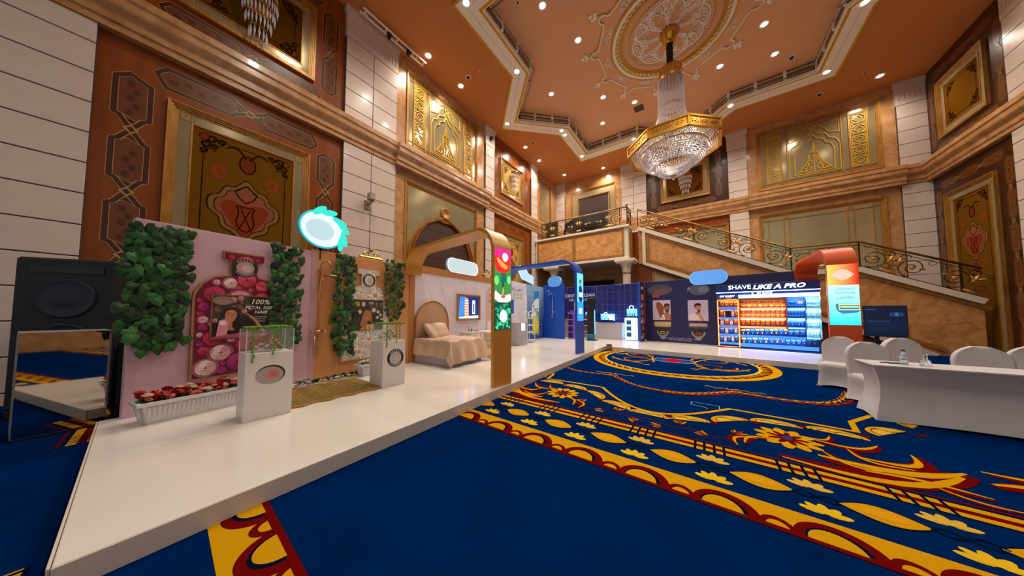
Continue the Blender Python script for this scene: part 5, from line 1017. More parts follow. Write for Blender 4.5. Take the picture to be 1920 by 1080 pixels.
def flower(kind):
    if kind in FLW: return FLW[kind]
    m = MB()
    if kind.startswith('daisy'):
        for k in range(10):
            a = 2 * math.pi * k / 10; ca, sa = math.cos(a), math.sin(a); m.m = 0; m.face([(.15 * ca, .15 * sa, .1), (.7 * ca - .2 * sa, .7 * sa + .2 * ca, .2), (1.0 * ca, 1.0 * sa, .16), (.7 * ca + .2 * sa, .7 * sa - .2 * ca, .2)])
        m.m = 1; m.ball((0, 0, .12), .3, 8, 4, (1, 1, .6)); o = m.build('daisy', [mat('daisy_white', '#efeae0', .6), mat('daisy_yellow', '#d9a52a', .6)], None, norm=False)
    else:
        c = {'rose_red': '#c01c20', 'rose_dark': '#8c0e14', 'rose_peach': '#f0c4a0', 'rose_coral': '#dc5a48', 'rose_cream': '#f0d8b4'}[kind]
        for r0, n, z0, z1, w in ((.35, 3, -.05, .75, .9), (.6, 4, -.2, .62, .95), (.95, 5, -.35, .38, 1.1)):
            for k in range(n):
                a = 2 * math.pi * k / n + r0 * 3; ca, sa = math.cos(a), math.sin(a)
                def T(r, t, z): return (r * ca - t * sa, r * sa + t * ca, z)
                ww = r0 * w; m.grid([[T(r0 * .35, -ww * .3, z0), T(r0 * .4, 0, z0), T(r0 * .35, ww * .3, z0)], [T(r0 * .75, -ww * .75, (z0 + z1) / 2), T(r0 * 1.0, 0, (z0 + z1) / 2), T(r0 * .75, ww * .75, (z0 + z1) / 2)], [T(r0 * .8, -ww * .6, z1), T(r0 * 1.08, 0, z1 + .06), T(r0 * .8, ww * .6, z1)]])
        m.ball((0, 0, .3), .3, 6, 4); o = m.build(kind.split('_')[0], mat(kind, c, .6), None, norm=False)
    FLW[kind] = o; return o
def arrangement(name, label, loc, rz, spots, kinds, sz, leaf=1.0, cat='flowers'):
    o = thing(name, label, cat, loc, rz, None); rr = random.Random(len(spots))
    for (x, y, z) in spots:
        k = kinds[rr.randrange(len(kinds))]; f = flower(k)
        if f.parent is None and not f.get('used'): f['used'] = 1; c = f; c.parent = o
        else: c = f.copy(); COL.objects.link(c); c.parent = o
        s_ = sz * rr.uniform(.8, 1.2); c.location = (x, y, z); c.scale = (s_,) * 3; c.rotation_euler = (R(rr.uniform(-10, 50)), R(rr.uniform(-30, 30)), R(rr.uniform(0, 360)))
    m = MB()
    for (x, y, z) in spots:
        for k in range(3):
            a = rr.uniform(0, 6.28); L = sz * rr.uniform(1.2, 1.9) * leaf; ca, sa = math.cos(a), math.sin(a); zz = z - sz * .7; m.face([(x, y, zz - sz), (x + L * .5 * ca - L * .25 * sa, y + L * .5 * sa + L * .25 * ca, zz), (x + L * ca, y + L * sa, zz + sz * .1), (x + L * .5 * ca + L * .25 * sa, y + L * .5 * sa - L * .25 * ca, zz)])
    g = m.build('foliage', IVY[1], o, norm=False); g['kind'] = 'stuff'; return o
pl = PZ(284, 785.7, ZD); rz = pinkB.ang
planter((-5.68, .52, ZD), rz, .95, .30, .26, 'long white ribbed planter box before the pink wall')
arrangement('rose_bed', 'red and peach roses filling the long white planter', (-5.68, .52, ZD), rz, [(-.44 + .88 * k / 19 + rnd.uniform(-.02, .02), rnd.uniform(-.12, .12), .29 + rnd.uniform(0, .07)) for k in range(20) for _ in range(3)], ['rose_red', 'rose_dark', 'rose_red', 'rose_peach', 'rose_coral', 'rose_cream'], .042)
planter((-6.05, 3.0, ZD), orB.ang, .36, .24, .24, 'short white planter box beside the bamboo mat')
arrangement('daisy_bed', 'white daisies filling the short white planter', (-6.05, 3.0, ZD), orB.ang, [(rnd.uniform(-.15, .15), rnd.uniform(-.09, .09), .26 + rnd.uniform(0, .07)) for k in range(34)], ['daisy'], .03)
WPED = mat('white_laminate', '#ded8d4', .35)
GLASS = mat('clear_acrylic', '#eef6f4', .03, 0, spec=.5, alpha=.08)
MOSS = mat('moss_green', '#5f8a22', .9)
def pedestal(c, w, d, h, hg, label, clabel, flw, kinds, sz, fl_label, moss_label, art):
    # w along the wall (y), d across (x); art faces the carpet
    o = thing('pedestal', label, 'pedestal', (c[0], c[1], ZD), R(90)); m = MB(); m.bbox(-w / 2, w / 2, -d / 2, d / 2, 0, h, .006); m.build('body', WPED, o)
    p = Print(lambda u, z, dd: (u, -d / 2 - dd, z), .0008); art(p, w, h); p.build('logo_print', PRINT, o)
    g = thing('display_case', clabel, 'case', (c[0], c[1], ZD + h), R(90)); t = .008; W2, D2 = w / 2 - .004, d / 2 - .004
    for nm, b in (('glass_pane', (-W2, W2, -D2, -D2 + t)), ('glass_pane', (-W2, W2, D2 - t, D2)), ('glass_pane', (-W2, -W2 + t, -D2 + t, D2 - t)), ('glass_pane', (W2 - t, W2, -D2 + t, D2 - t))): m = MB(); m.box(*b, 0.001, hg); m.build(nm, GLASS, g)
    m = MB(); m.box(-W2, W2, -D2, D2, hg, hg + t); m.build('glass_lid', GLASS, g)
    for x in (-W2, W2):
        for y in (-D2, D2): m = MB(); m.box(x - .004, x + .004, y - .004, y + .004, 0.001, hg); m.build('edge_strip', mat('acrylic_edge', '#cfe0dc', .2), g)
    sp_ = []
    for k in range(flw):
        a = rnd.uniform(0, 6.28); r_ = math.sqrt(rnd.random()); sp_.append((w * .36 * r_ * math.cos(a), d * .3 * r_ * math.sin(a), hg * .16 + hg * .5 * (1 - r_ * r_) + rnd.uniform(0, .02)))
    arrangement('flower_cushion', fl_label, (c[0], c[1], ZD + h), R(90), sp_, kinds, sz, .75)
    mo = thing('moss_garland', moss_label, 'moss', (c[0], c[1], ZD + h + hg + .01), R(90)); m = MB()
    for k in range(160): x = rnd.uniform(-w / 2, w / 2); m.ball((x, rnd.uniform(-d / 2, d / 2) * .8, .008 + rnd.uniform(0, .01)), rnd.uniform(.012, .022), 5, 3)
    q = m.build('moss_mat', MOSS, mo); q['kind'] = 'stuff'
    for x, L in ((-w * .36, hg + .12), (w * .05, hg + .04), (w * .2, hg - .02)):
        m = MB(); m.tube([(x + .012 * math.sin(t * 2.1), -d / 2 - .012, -L * t / 12) for t in range(13)], [.009 + .004 * math.sin(t * 3.3) for t in range(13)], 5); m.build('hanging_moss', MOSS, mo)
    return o
def art1(p, w, h):
    cx, cz = .01, h * .66; p.ell(cx, cz, w * .31, w * .25, '#1f5a34', 0, 36); p.ell(cx, cz, w * .295, w * .235, '#23282a', 1, 36); p.ell(cx - w * .02, cz - .01, w * .29, w * .225, '#a89a98', 2, 36); p.ell(cx + w * .03, cz, w * .17, w * .13, '#c08480', 3, 28); p.ell(cx + w * .05, cz, w * .09, w * .08, '#c86a66', 4, 20)
def art2(p, w, h): badge(p, .02, h * .62, w * .37, w * .37, 0, '#b3b4ae')
pedestal((-4.81, 1.06), .48, .37, .84, .30, 'white pedestal with a blurred reddish oval logo before the pink wall', 'clear case of roses on the nearest white pedestal', 80, ['rose_red', 'rose_peach', 'rose_coral', 'rose_cream'], .026, 'dome of red and peach roses inside the nearest clear case', 'green moss trailing over the clear rose case', art1)
pedestal((-4.96, 2.86), .45, .45, .83, .30, 'white pedestal with a round green ringed logo beside the bed', 'clear case of daisies on the farther white pedestal', 60, ['daisy'], .03, 'white daisies inside the farther clear case', 'green moss trailing over the clear daisy case', art2)
mat_o = thing('bamboo_mat', 'wavy green and tan bamboo mat lying before the orange wall', 'mat', (-4.8, 1.30, ZD)); nrod = 22; Lm = 1.38
for k in range(nrod):
    x = -1.12 * k / (nrod - 1); m = MB(); pts = [(x + (.05 if j % 2 else -.02) - .0 * j, Lm * j / 8, .018) for j in range(9)]; m.tube(pts, .02 if k % 2 == 0 else .017, 6); m.build('bamboo_slat', mat('bamboo_tan', '#b5853a', .5, c2='#94642a', sc=8, amt=.6) if k % 2 == 0 else mat('bamboo_green', '#5a6a24', .6, c2='#434f1a', sc=8, amt=.6), mat_o)
# ================================================================== marble bedroom wall
A3, A4 = (-6.76, 8.25), (-7.26, 13.22)
MARB = mat('pale_marble_print', '#e8dfe6', .4, c2='#d9ced6', sc=1.4, amt=.6, dist=1.5, detail=8)
mb = Board(A2, A3, 'marble_display_wall', 'pale marble printed display wall behind the bed', MARB, 2.86)
p = Print()
for k in range(7):
    u = .5 + .55 * k; p.line(smooth2([(u, 2.45), (u + .1, 2.1), (u + .28, 1.8), (u + .3, 1.4), (u + .5, 1.0)], 2), .012, '#c2a08a' if k % 2 else '#b7adb4', 0, taper=None)
p.build('vein_print', PRINT, mb.root)
m = MB(); m.box(0, mb.L, -.02, 0, mb.z1 - .2, mb.z1); m.build('header_band', mat('ochre_header', '#b8793f', .5), mb.root); m = MB(); m.box(0, .16, -.02, 0, 0, mb.z1 - .2); m.build('end_band', MATS['ochre_header'], mb.root)
def arch_poly(u0, u1, z0, z1, n=14):
    r = (u1 - u0) / 2; return [(u0, z0), (u1, z0)] + [((u0 + u1) / 2 + r * math.cos(R(a * 180 / n)), z1 - r + r * math.sin(R(a * 180 / n))) for a in range(n + 1)]
b0, b1 = mb.uz(780, 600)[0], mb.uz(835, 600)[0]; zt = mb.uz(808, 565)[1]; hbz = zt
bedc = (b0 + b1) / 2; hw = (b1 - b0) / 2 + .06
SATIN = mat('champagne_satin', '#cfb094', .42, c2='#c2a284', sc=5, amt=.6, sheen=.3); TANB = mat('tan_headboard', '#c39a78', .6)
bo = mb.world(bedc, 0); bed = thing('bed', 'champagne satin covered display bed with an arched headboard', 'bed', (bo.x, bo.y, ZD), mb.ang)
m = MB(); m.prism(arch_poly(-hw, hw, 0.0, zt), .005, .06, wfn); m.build('headboard', TANB, bed)
m = MB(); m.strip2(arch_poly(-hw, hw, 0.0, zt)[1:] + [(-hw, 0.0)], .025, .05, .075, wfn); m.build('headboard_rim', GOLDW, bed)
BW, BL, BH = 1.24, 1.40, .64
m = MB(); m.bbox(-BW / 2, BW / 2, -BL, -.07, 0, .55, .01); m.build('base', mat('grey_base', '#b9b4b8', .5), bed)
m = MB(); rows = []; NX, NY = 60, 56; OX, OY = .44, .46
for j in range(NY + 1):
    row = []; t = j / NY; yy = -.10 - t * (BL + OY)
    for i in range(NX + 1):
        s = i / NX; xx = -(BW / 2 + OX) + s * (BW + 2 * OX)
        ox = max(0, abs(xx) - BW / 2 - .02); oy = max(0, -yy - BL - .02); drop = max(ox, oy) if min(ox, oy) < .02 else math.hypot(ox, oy) * .92
        x = math.copysign(min(abs(xx), BW / 2 + .03) + .10 * min(1, ox * 2) * (1 + .5 * math.sin(yy * 14)) * (ox > 0), xx); y = -(min(-yy, BL + .03) + .10 * min(1, oy * 2) * (1 + .5 * math.sin(xx * 13)) * (oy > 0))
        if ox > 0 and oy > 0: k_ = .10 * min(1, drop * 2); x = math.copysign(abs(x) + k_ * .6, xx); y -= k_ * .6
        z = BH - drop * 1.0 + .014 * math.sin(xx * 16 + 3 * math.sin(yy * 7)) * math.sin(yy * 13 + 2 * math.sin(xx * 5)) + .035 * abs(math.sin(xx * 5.2 + .4 * math.sin(yy * 6))) * abs(math.sin(yy * 4.8 + .5 * math.sin(xx * 7)))
        row.append((x, y, max(.04, z)))
    rows.append(row)
m.grid(rows); q = m.build('quilt', SATIN, bed, smooth=True); sd = q.modifiers.new('thick', 'SOLIDIFY'); sd.thickness = .03; sd.offset = 0
for (x, y, rz_, tl, lb) in ((-.25, -.30, 20, 55, 'left standing champagne pillow leaning on the bed headboard'), (.12, -.26, -12, 62, 'right champagne pillow slumped against the bed headboard')):
    w0 = bed.matrix_basis @ Vector((x, y, BH + .2)); po = thing('pillow', lb, 'pillow', w0, mb.ang + R(rz_), 'champagne bed pillows'); m = MB(); n = 14; L = .27
    for sg in (-1, 1): m.grid([[(L * a * (1 - .12 * b * b), L * b * (1 - .12 * a * a), sg * .085 * ((1 - a ** 4) * (1 - b ** 4)) ** .6) for a in [-1 + 2 * i / n for i in range(n + 1)]] for b in [-1 + 2 * j / n for j in range(n + 1)]])
    q = m.build('cushion', SATIN, po, smooth=True); q.rotation_euler = (R(tl), 0, R(8))
# framed screen on the marble wall
u0, z0 = mb.uz(856, 600.5); u1, z1 = mb.uz(898.3, 553)
zA, zB = mb.uz(877, 601)[1], mb.uz(877, 552.5)[1]
tvw = mb.world(u0, 0); fs = thing('framed_screen', 'gold framed screen hanging on the marble wall beside the bed', 'screen', (tvw.x, tvw.y, ZD), mb.ang)
frame(fs, 'gilt_frame', 0, u1 - u0, zA, zB, .08, .0, .07, mat('flat_gold', '#b98a4c', .4, .4), 2)
p = Print(lambda u, z, d: (u, -.02 - d, z), .001); W_, H_ = u1 - u0, zB - zA; p.rect(.07, W_ - .07, zA + .07, zB - .07, '#0a1a4a', 0); p.poly([(.08, zA + .08), (.3, zA + .08), (.42, zB - .08), (.12, zB - .08)], '#2456b8', 1); p.poly([(W_ * .3, zA + .1), (W_ * .5, zA + .1), (W_ * .46, zB - .12), (W_ * .34, zB - .12)], '#e06030', 2)
for k in range(7): p.rect(W_ * .32, W_ * .48, zA + .14 + k * H_ * .1, zA + .16 + k * H_ * .1, '#fff0d8', 3)
p.rect(W_ * .66, W_ * .78, zA + H_ * .25, zB - H_ * .22, '#e8ecf4', 2); p.rect(W_ * .68, W_ * .76, zA + H_ * .3, zB - H_ * .35, '#30406a', 3); p.poly([(.08, zA + .08), (W_ - .08, zA + .08), (W_ - .08, zA + H_ * .2), (.08, zA + H_ * .14)], '#8fb2e8', 4); p.build('picture', SCREEN, fs)
# arched product print farther along
u0, u1 = mb.uz(911, 600)[0], mb.uz(911, 600)[0] + .95; z1 = mb.uz(920, 537)[1]; z0 = .05
p = Print(); p.poly(arch_poly(u0, u1, z0, z1), '#b08a60', 0); p.poly(arch_poly(u0 + .02, u1 - .02, z0, z1 - .02), '#d9bfb2', 1); p.text('P', u0 + .24, z1 - .42, .17, '#3a3030', 2, 'C'); p.text('Hair', u0 + .28, z1 - .62, .15, '#3a3030', 2, 'C')
for k, x in enumerate((.1, .35, .6)): p.rect(u0 + x, u0 + x + .2, z0 + .2, z0 + 1.0, '#efe8ea', 2); p.rect(u0 + x + .03, u0 + x + .17, z0 + .36, z0 + .5, '#4a2034', 3); p.rect(u0 + x + .05, u0 + x + .15, z0 + .62, z0 + .68, '#c9a24a', 3)
p.build('arch_print', PRINT, mb.root)
# vanity desk, bottles, stool chair
dk0, dk1 = mb.uz(862, 640)[0], mb.uz(908, 640)[0] + .25; dw = mb.world(dk0, 0); dk = thing('vanity_desk', 'white vanity desk with gold knobs against the marble wall', 'desk', (dw.x, dw.y, ZD), mb.ang); DL = dk1 - dk0; DZ = .72
m = MB(); m.bbox(0, DL, -.45, -.03, DZ - .03, DZ, .008); m.build('desk_top', WPED, dk); m = MB(); m.box(.02, DL - .02, -.43, -.04, DZ - .2, DZ - .03); m.build('apron', WPED, dk)
for k in range(3):
    x0 = .03 + (DL - .06) * k / 3; m = MB(); m.bbox(x0 + .01, x0 + (DL - .06) / 3 - .01, -.45, -.43, DZ - .19, DZ - .045, .004); dr = m.build('drawer', WPED, dk); m = MB(); m.ball((x0 + (DL - .06) / 6, -.46, DZ - .115), .014, 8, 6); m.build('knob', GOLD, dr)
for x in (.05, DL - .05):
    for y in (-.41, -.07): m = MB(); m.lathe([(.012, 0), (.02, DZ - .2)], 8, (x, y, 0)); m.build('leg', GOLDW, dk)
def small_bottle(loc, rz, h, r, col, cap, label, group=None, name='bottle'):
    o = thing(name, label, 'bottle', loc, rz, group); m = MB(); m.lathe([(0, 0), (r, 0), (r, h * .62), (r * .8, h * .72), (r * .35, h * .78), (r * .35, h * .84), (0, h * .84)], 14); m.build('body', mat('bottle_' + col.strip('#'), col, .3), o, smooth=False); m = MB(); m.lathe([(0, h * .84), (r * .42, h * .84), (r * .42, h), (0, h)], 12); m.build('cap', mat('cap_' + cap.strip('#'), cap, .3, .3), o); return o
for k, (du, h, col, lb) in enumerate(((.17, .2, '#c9a04a', 'gold bottle on the vanity desk nearest the bed'), (.3, .13, '#3a88b8', 'small blue bottle on the vanity desk'), (.5, .06, '#b5823a', 'low amber jar on the vanity desk'), (.62, .06, '#c08a44', 'low golden jar on the vanity desk'))):
    w0 = mb.world(dk0 + du, DZ + ZD, .25); small_bottle((w0.x, w0.y, ZD + DZ), 0, h, .03 if h > .1 else .045, col, '#d8b060', lb)
cw = PZ(910, 664, ZD); cs = thing('barrel_chair', 'cream padded barrel chair with black legs at the vanity desk', 'chair', (-5.35, 6.55, ZD), R(75)); CRE = mat('cream_boucle', '#d9c3a8', .85, bump=.3, bsc=90)
m = MB(); m.lathe([(0, .28), (.30, .28), (.33, .33), (.33, .44), (.30, .48), (0, .49)], 26); m.build('seat', CRE, cs, smooth=True)
for z0, z1 in ((.30, .52), (.525, .66), (.665, .80)): m = MB(); m.lathe([(.29, z0), (.355, z0 + .01), (.37, (z0 + z1) / 2), (.355, z1 - .01), (.29, z1), (.27, (z0 + z1) / 2), (.29, z0)], 24, (0, 0, 0), R(170), R(370)); m.build('back_roll', CRE, cs, smooth=True)
for x, y in ((.2, .2), (-.2, .2), (.2, -.2), (-.2, -.2)): m = MB(); m.tube([(x, y, .29), (x * 1.15, y * 1.15, 0)], [.016, .01], 8); m.build('leg', BLACK, cs)
cu_ = thing('seat_cushion', 'cream cushion lying on the barrel chair', 'cushion', (-5.35, 6.55, ZD + .62), R(20)); m = MB(); m.ball((0, 0, 0), .2, 16, 10, (1, 1, .6)); m.build('pad', CRE, cu_, smooth=True)
# ================================================================== white and blue shampoo wall
wb = Board(A3, A4, 'shampoo_display_wall', 'white and blue display wall with a large shampoo bottle picture', mat('white_board', '#dcd8e0', .5), 2.92)
p = Print(); ub = wb.uz(988, 600)[0]; ue = wb.L; zt = wb.z1
for k in range(10):
    t0, t1 = k / 10, (k + 1) / 10; p.rect(ub + (.12 * math.sin(t0 * 3)) - .1, ue, zt * t0, zt * t1 + .001, mixc('#0d3f96', '#9cc6dc', max(0, t0 - .25) * 1.2) if k > 1 else '#123c92', 0)
us = lambda px, py: wb.uz(px, py)
bu0, bu1 = us(997.5, 600)[0], us(1010.5, 600)[0]; W_ = bu1 - bu0; bz0, bz1 = us(1004, 627)[1], us(1004, 545)[1]; H_ = bz1 - bz0
p.poly([(bu0, bz0), (bu1, bz0), (bu1, bz0 + H_ * .82), (bu0 + W_ * .75, bz0 + H_ * .84), (bu0 + W_ * .45, bz0 + H_ * .80), (bu0, bz0 + H_ * .66)], '#e6ebf0', 2); p.poly([(bu0 + W_ * .3, bz0 + H_ * .78), (bu1, bz0 + H_ * .84), (bu1, bz1), (bu0 + W_ * .3, bz1 - H_ * .02)], '#2f86c8', 3)
p.poly([(bu0, bz0), (bu1, bz0), (bu1, bz0 + H_ * .42), (bu0, bz0 + H_ * .40)], '#a8bc2c', 4); p.ell(bu0 + W_ * .55, bz0 + H_ * .2, W_ * .42, H_ * .13, '#ead02a', 5, 20); p.ell(bu0 + W_ * .8, bz0 + H_ * .47, W_ * .2, H_ * .07, '#6fae4a', 5, 16); p.text('100', bu0 + W_ * .5, bz0 + H_ * .33, .2, '#e8f0c8', 6, 'C', sx=1.4)
p.ell(bu0 + W_ * .22, bz0 + H_ * .64, W_ * .1, H_ * .025, '#173a88', 5, 12)
for k in range(3): p.rect(bu0 + W_ * .2, bu0 + W_ * (.9 - .1 * k), bz0 + H_ * (.575 - .035 * k), bz0 + H_ * (.59 - .035 * k), '#2a3f86' if k < 2 else '#a04a6a', 5)
for k in range(110): a = rnd.random(); p.ell(ub + (ue - ub) * (.02 + .9 * rnd.random() ** .8), zt * (.05 + .75 * rnd.random() ** 1.6), .02 * rnd.uniform(.5, 1.6), .015 * rnd.uniform(.5, 1.6), '#d6e8f4', 7, 7)
tu = us(978, 546)[0]
for s_, py, col, sz in (('أعمق تنظيف', 546, '#26418c', .2), ('القشرة ال', 554.5, '#8a9a2c', .19), ('والدهون ال', 560.5, '#8a9a2c', .17)): p.text(ar(s_), us(979.5, py)[0], us(979.5, py)[1], sz, col, 2, 'R', bold=.01, sx=1.25)
p.rect(us(966, 575)[0] - .35, us(963.5, 575)[0], us(963, 588)[1], us(963, 562)[1], '#2256b4', 2)
p.build('shampoo_print', PRINT, wb.root)
# grey plinth with a lit panel, white rack with bottles
pp = PZ(962.4, 648, ZD); pl_ = thing('lit_plinth', 'grey concrete plinth with a small lit panel before the shampoo wall', 'plinth', (-6.42, 9.5, ZD), R(88)); GREYC = mat('grey_concrete', '#b0a9ab', .55, c2='#9d9698', sc=4, amt=.5)
m = MB(); m.bbox(-.36, .36, -.2, .2, 0, .96, .006); m.build('body', GREYC, pl_); p = Print(lambda u, z, d: (u, -.2 - d, z), .001); p.rect(-.1, .16, .62, .92, '#a8d4ff', 0); p.rect(-.04, .1, .7, .84, '#f2faff', 1); p.build('lit_panel', SCREEN, pl_)
rk = thing('bottle_rack', 'white arched metal rack before the shampoo wall', 'rack', (-6.62, 10.6, ZD), R(86)); RW = mat('white_steel', '#dcd8d4', .35)
for y in (-.15, .15): m = MB(); m.tube([(-.28, y, 0), (-.28, y, 1.2)] + [(-.28 + .28 * (1 - math.cos(R(a))), y, 1.2 + .24 * math.sin(R(a))) for a in range(20, 180, 20)] + [(.28, y, 1.2), (.28, y, 0)], .016, 8); m.build('arch_rail', RW, rk)
for z in (.12, .45, .78, 1.1): m = MB(); m.bbox(-.28, .28, -.15, .15, z - .012, z + .012, .004); m.build('shelf', RW, rk)
rm = rk.matrix_basis
for k in range(4): w0 = rm @ Vector((-.16 + .1 * k, -.05, 1.113)); small_bottle(w0, 0, .24, .035, ('#2a7f8c', '#e6eef0')[k % 2], '#1f5a9a', '%s shampoo bottle on the top shelf of the white rack, %s from left' % (('teal', 'white')[k % 2], ('first', 'second', 'third', 'fourth')[k]), 'bottles on the white rack')
for z, nm in ((.462, 'middle lower'), (.792, 'middle upper')): w0 = rm @ Vector((-.02, -.05, z)); o = thing('soap_dish', 'white round dish on the %s shelf of the white rack' % nm, 'dish', w0); m = MB(); m.lathe([(0, 0), (.1, .01), (.13, .05), (.12, .055), (0, .03)], 16); m.build('dish_body', WPED, o)
# ================================================================== blue shower wall
sb_ = Board(A4, (-5.97, 13.02), 'blue_shower_wall', 'plain royal blue display wall with a chrome shower bar', mat('royal_blue_board', '#1049b4', .45), 3.05)
q1, q2, q3 = sb_.uz(1038, 597), sb_.uz(1037.5, 550), sb_.uz(1032, 546.5); shower(sb_, 'shower_bar', 'chrome shower bar on the royal blue wall', (q1, q2, q3), CHROME)
# ================================================================== navy tiled bathroom wall
tb = Board((-6.95, 15.05), (-2.46, 14.82), 'navy_tile_wall', 'navy tiled display wall with white lettering below the balcony', mat('lavender_grout', '#6f78a8', .5), 3.02)
NAVT = mat('navy_tile', '#1c2478', .25, c2='#171e66', sc=2, amt=.6, coat=.2); n_c, n_r = 15, 8; tw, th = tb.L / n_c, tb.z1 / n_r; m = MB(); m.bbox(.008, tw - .008, -.012, 0, .008, th - .008, .003); t0 = m.build('tile', NAVT, tb.root)
for i in range(n_c):
    for j in range(n_r):
        if i or j: put(t0, tb.root, (i * tw, 0, j * th))
p = Print(lambda u, z, d: (u, -.014 - d, z), .001); tu = (tb.uz(1058, 555)[0] + tb.uz(1117, 555)[0]) / 2; z_ = tb.uz(1110, 556)[1]; p.text('DENTIST CLEAN', tu, z_, .25, '#dfe6f4', 0, 'C', bold=.012, sx=1.0); p.text('FEEL AT HOME', tu, tb.uz(1105, 564)[1], .2, '#d2dcf0', 0, 'C'); p.rect(tb.uz(1077, 580)[0], tb.uz(1087, 580)[0], tb.uz(1082, 585)[1], tb.uz(1082, 567)[1], '#e4e8f0', 0); p.rect(tb.uz(1079, 580)[0], tb.uz(1086, 580)[0], tb.uz(1082, 583)[1], tb.uz(1082, 569)[1], '#1a2a70', 1); p.build('lettering', PRINT, tb.root)
COUN = mat('grey_counter', '#b9b4c0', .45)
cn = thing('counter_block', 'low grey counter before the navy tiled wall carrying lit brush boxes', 'counter', (-4.12, 14.52, ZD), R(-3)); m = MB(); m.bbox(-.76, .76, -.24, .24, 0, .82, .01); m.build('body', COUN, cn); m = MB(); m.bbox(-.78, .78, -.26, .26, .82, .85, .006); m.build('top', COUN, cn)
cn2 = thing('counter_block', 'square beige counter in the corner behind the blue arch post', 'counter', (-6.05, 14.5, ZD)); m = MB(); m.bbox(-.45, .45, -.3, .3, 0, .98, .01); m.build('body', mat('beige_counter', '#b3a79c', .5), cn2); m = MB(); m.bbox(-.47, .47, -.32, .32, .98, 1.01, .006); m.build('top', MATS['beige_counter'], cn2)
LITB = mat('ice_blue_light', (.1, .5, 1.0), .4, emit=1.6); LITW = mat('white_light', (.62, .86, 1.0), .4, emit=1.0); NAVY = mat('navy_board', '#1a1950', .45)
ls = thing('lit_brush_stand', 'glowing ice blue display stand beside the navy partition', 'display stand', (-2.98, 14.4, ZD), R(-3)); m = MB(); m.bbox(-.25, .25, -.2, .2, .02, 1.12, .03); m.build('body', LITW, ls)
for k in range(3): m = MB(); m.box(-.17, .05, -.205, -.195, .18 + .3 * k, .4 + .3 * k); m.build('product_window', mat('teal_window', '#1b5f9a', .4), ls)
for x in (-.245, .245): m = MB(); m.box(x - .012, x + .012, -.21, -.2, .05, 1.1); m.build('light_edge', LITB, ls)
m = MB(); m.box(-.27, .27, -.22, .22, 1.12, 1.2); m.build('tray', mat('navy_gloss', '#10205a', .25), ls); m = MB(); m.box(-.24, .24, .16, .19, 1.2, 1.56); m.build('back_card', LITB, ls)
for k in range(4): m = MB(); m.lathe([(0, 1.2), (.025, 1.2), (.02, 1.34), (.008, 1.36), (.008, 1.43), (0, 1.43)], 8, (-.15 + .1 * k, 0, 0)); m.build('toothbrush', MATS['navy_gloss'], ls)
m = MB(); m.strip2(arc(0, 1.62, .1, 0, 360, 20)[:-1], .035, -.12, -.08, wfn, True); m.build('ring_sign', LITW, ls); m = MB(); m.box(-.25, .25, -.18, .18, 0, .02); m.build('foot', BLACK, ls)
def brush_box(loc, rz, s, lb, lit):
    o = thing('brush_display', lb, 'display box', loc, rz); m = MB(); m.prism([(-.2 * s, 0), (.2 * s, 0), (.2 * s, .06 * s), (-.2 * s, .16 * s)], -.42 * s, .42 * s, lambda a, b, c: (c, a, b)); m.build('tray', MATS['navy_gloss'], o)
    m = MB(); m.box(-.4 * s, .4 * s, .14 * s, .19 * s, .1 * s, .5 * s); m.build('lit_back', LITB if lit else NAVY, o); m = MB(); m.box(.02 * s, .38 * s, .12 * s, .138 * s, .16 * s, .44 * s); m.build('picture', LITW if lit else mat('photo_grey', '#7a8a9c', .4), o)
    for k in range(6): m = MB(); m.lathe([(0, 0), (.022 * s, 0), (.018 * s, .18 * s), (.008 * s, .2 * s), (.008 * s, .3 * s), (0, .3 * s)], 7, (-.32 * s + .1 * s * k, 0, .1 * s)); m.build('toothbrush', WPED if k % 2 else MATS['navy_gloss'], o)
    m = MB(); m.strip2(arc(-.05 * s, .5 * s, .09 * s, 0, 360, 14)[:-1], .03 * s, .0, .04 * s, wfn, True); m.build('ring_sign', LITW, o)
brush_box((-4.2, 14.5, ZD + .85), R(-3), .9, 'lit blue toothbrush box on the grey counter', True)
ds = thing('shelf_stand', 'narrow white shelf stand with dark product photos left of the grey counter', 'display stand', (-5.17, 14.28, ZD), R(-3)); m = MB(); m.box(-.26, -.24, -.2, .2, 0, 1.05); m.box(.24, .26, -.2, .2, 0, 1.05); m.box(-.26, .26, .18, .2, 0, 1.05); m.build('carcass', WPED, ds)
for k in range(4): m = MB(); m.box(-.24, .24, -.2, .18, .02 + .32 * k, .045 + .32 * k); m.build('shelf', WPED, ds)
for k in range(3):
    m = MB(); m.bbox(-.2, .2, -.1, .1, 0.046 + .32 * k, .27 + .32 * k, .01); m.build('product_box', (mat('box_grey', '#8b8790', .4), mat('box_slate', '#5a6070', .4), mat('box_navy', '#2c3450', .4))[k], ds)
brush_box((-5.17, 14.28, ZD + 1.05), R(-3), .58, 'toothbrush box on top of the narrow shelf stand', False)
pur = thing('purple_stand', 'slim purple shelf stand behind the royal blue wall', 'display stand', (-5.74, 13.5, ZD)); PURP = mat('purple_card', '#7a4fb0', .5)
m = MB(); m.box(-.15, -.135, -.15, .15, 0, 1.4); m.box(.135, .15, -.15, .15, 0, 1.4); m.box(-.15, .15, .13, .15, 0, 1.5); m.build('carcass', PURP, pur)
for k in range(5): m = MB(); m.box(-.135, .135, -.15, .13, .03 + .32 * k, .05 + .32 * k); m.build('shelf', mat('lilac_card', '#b59ad0', .5), pur)
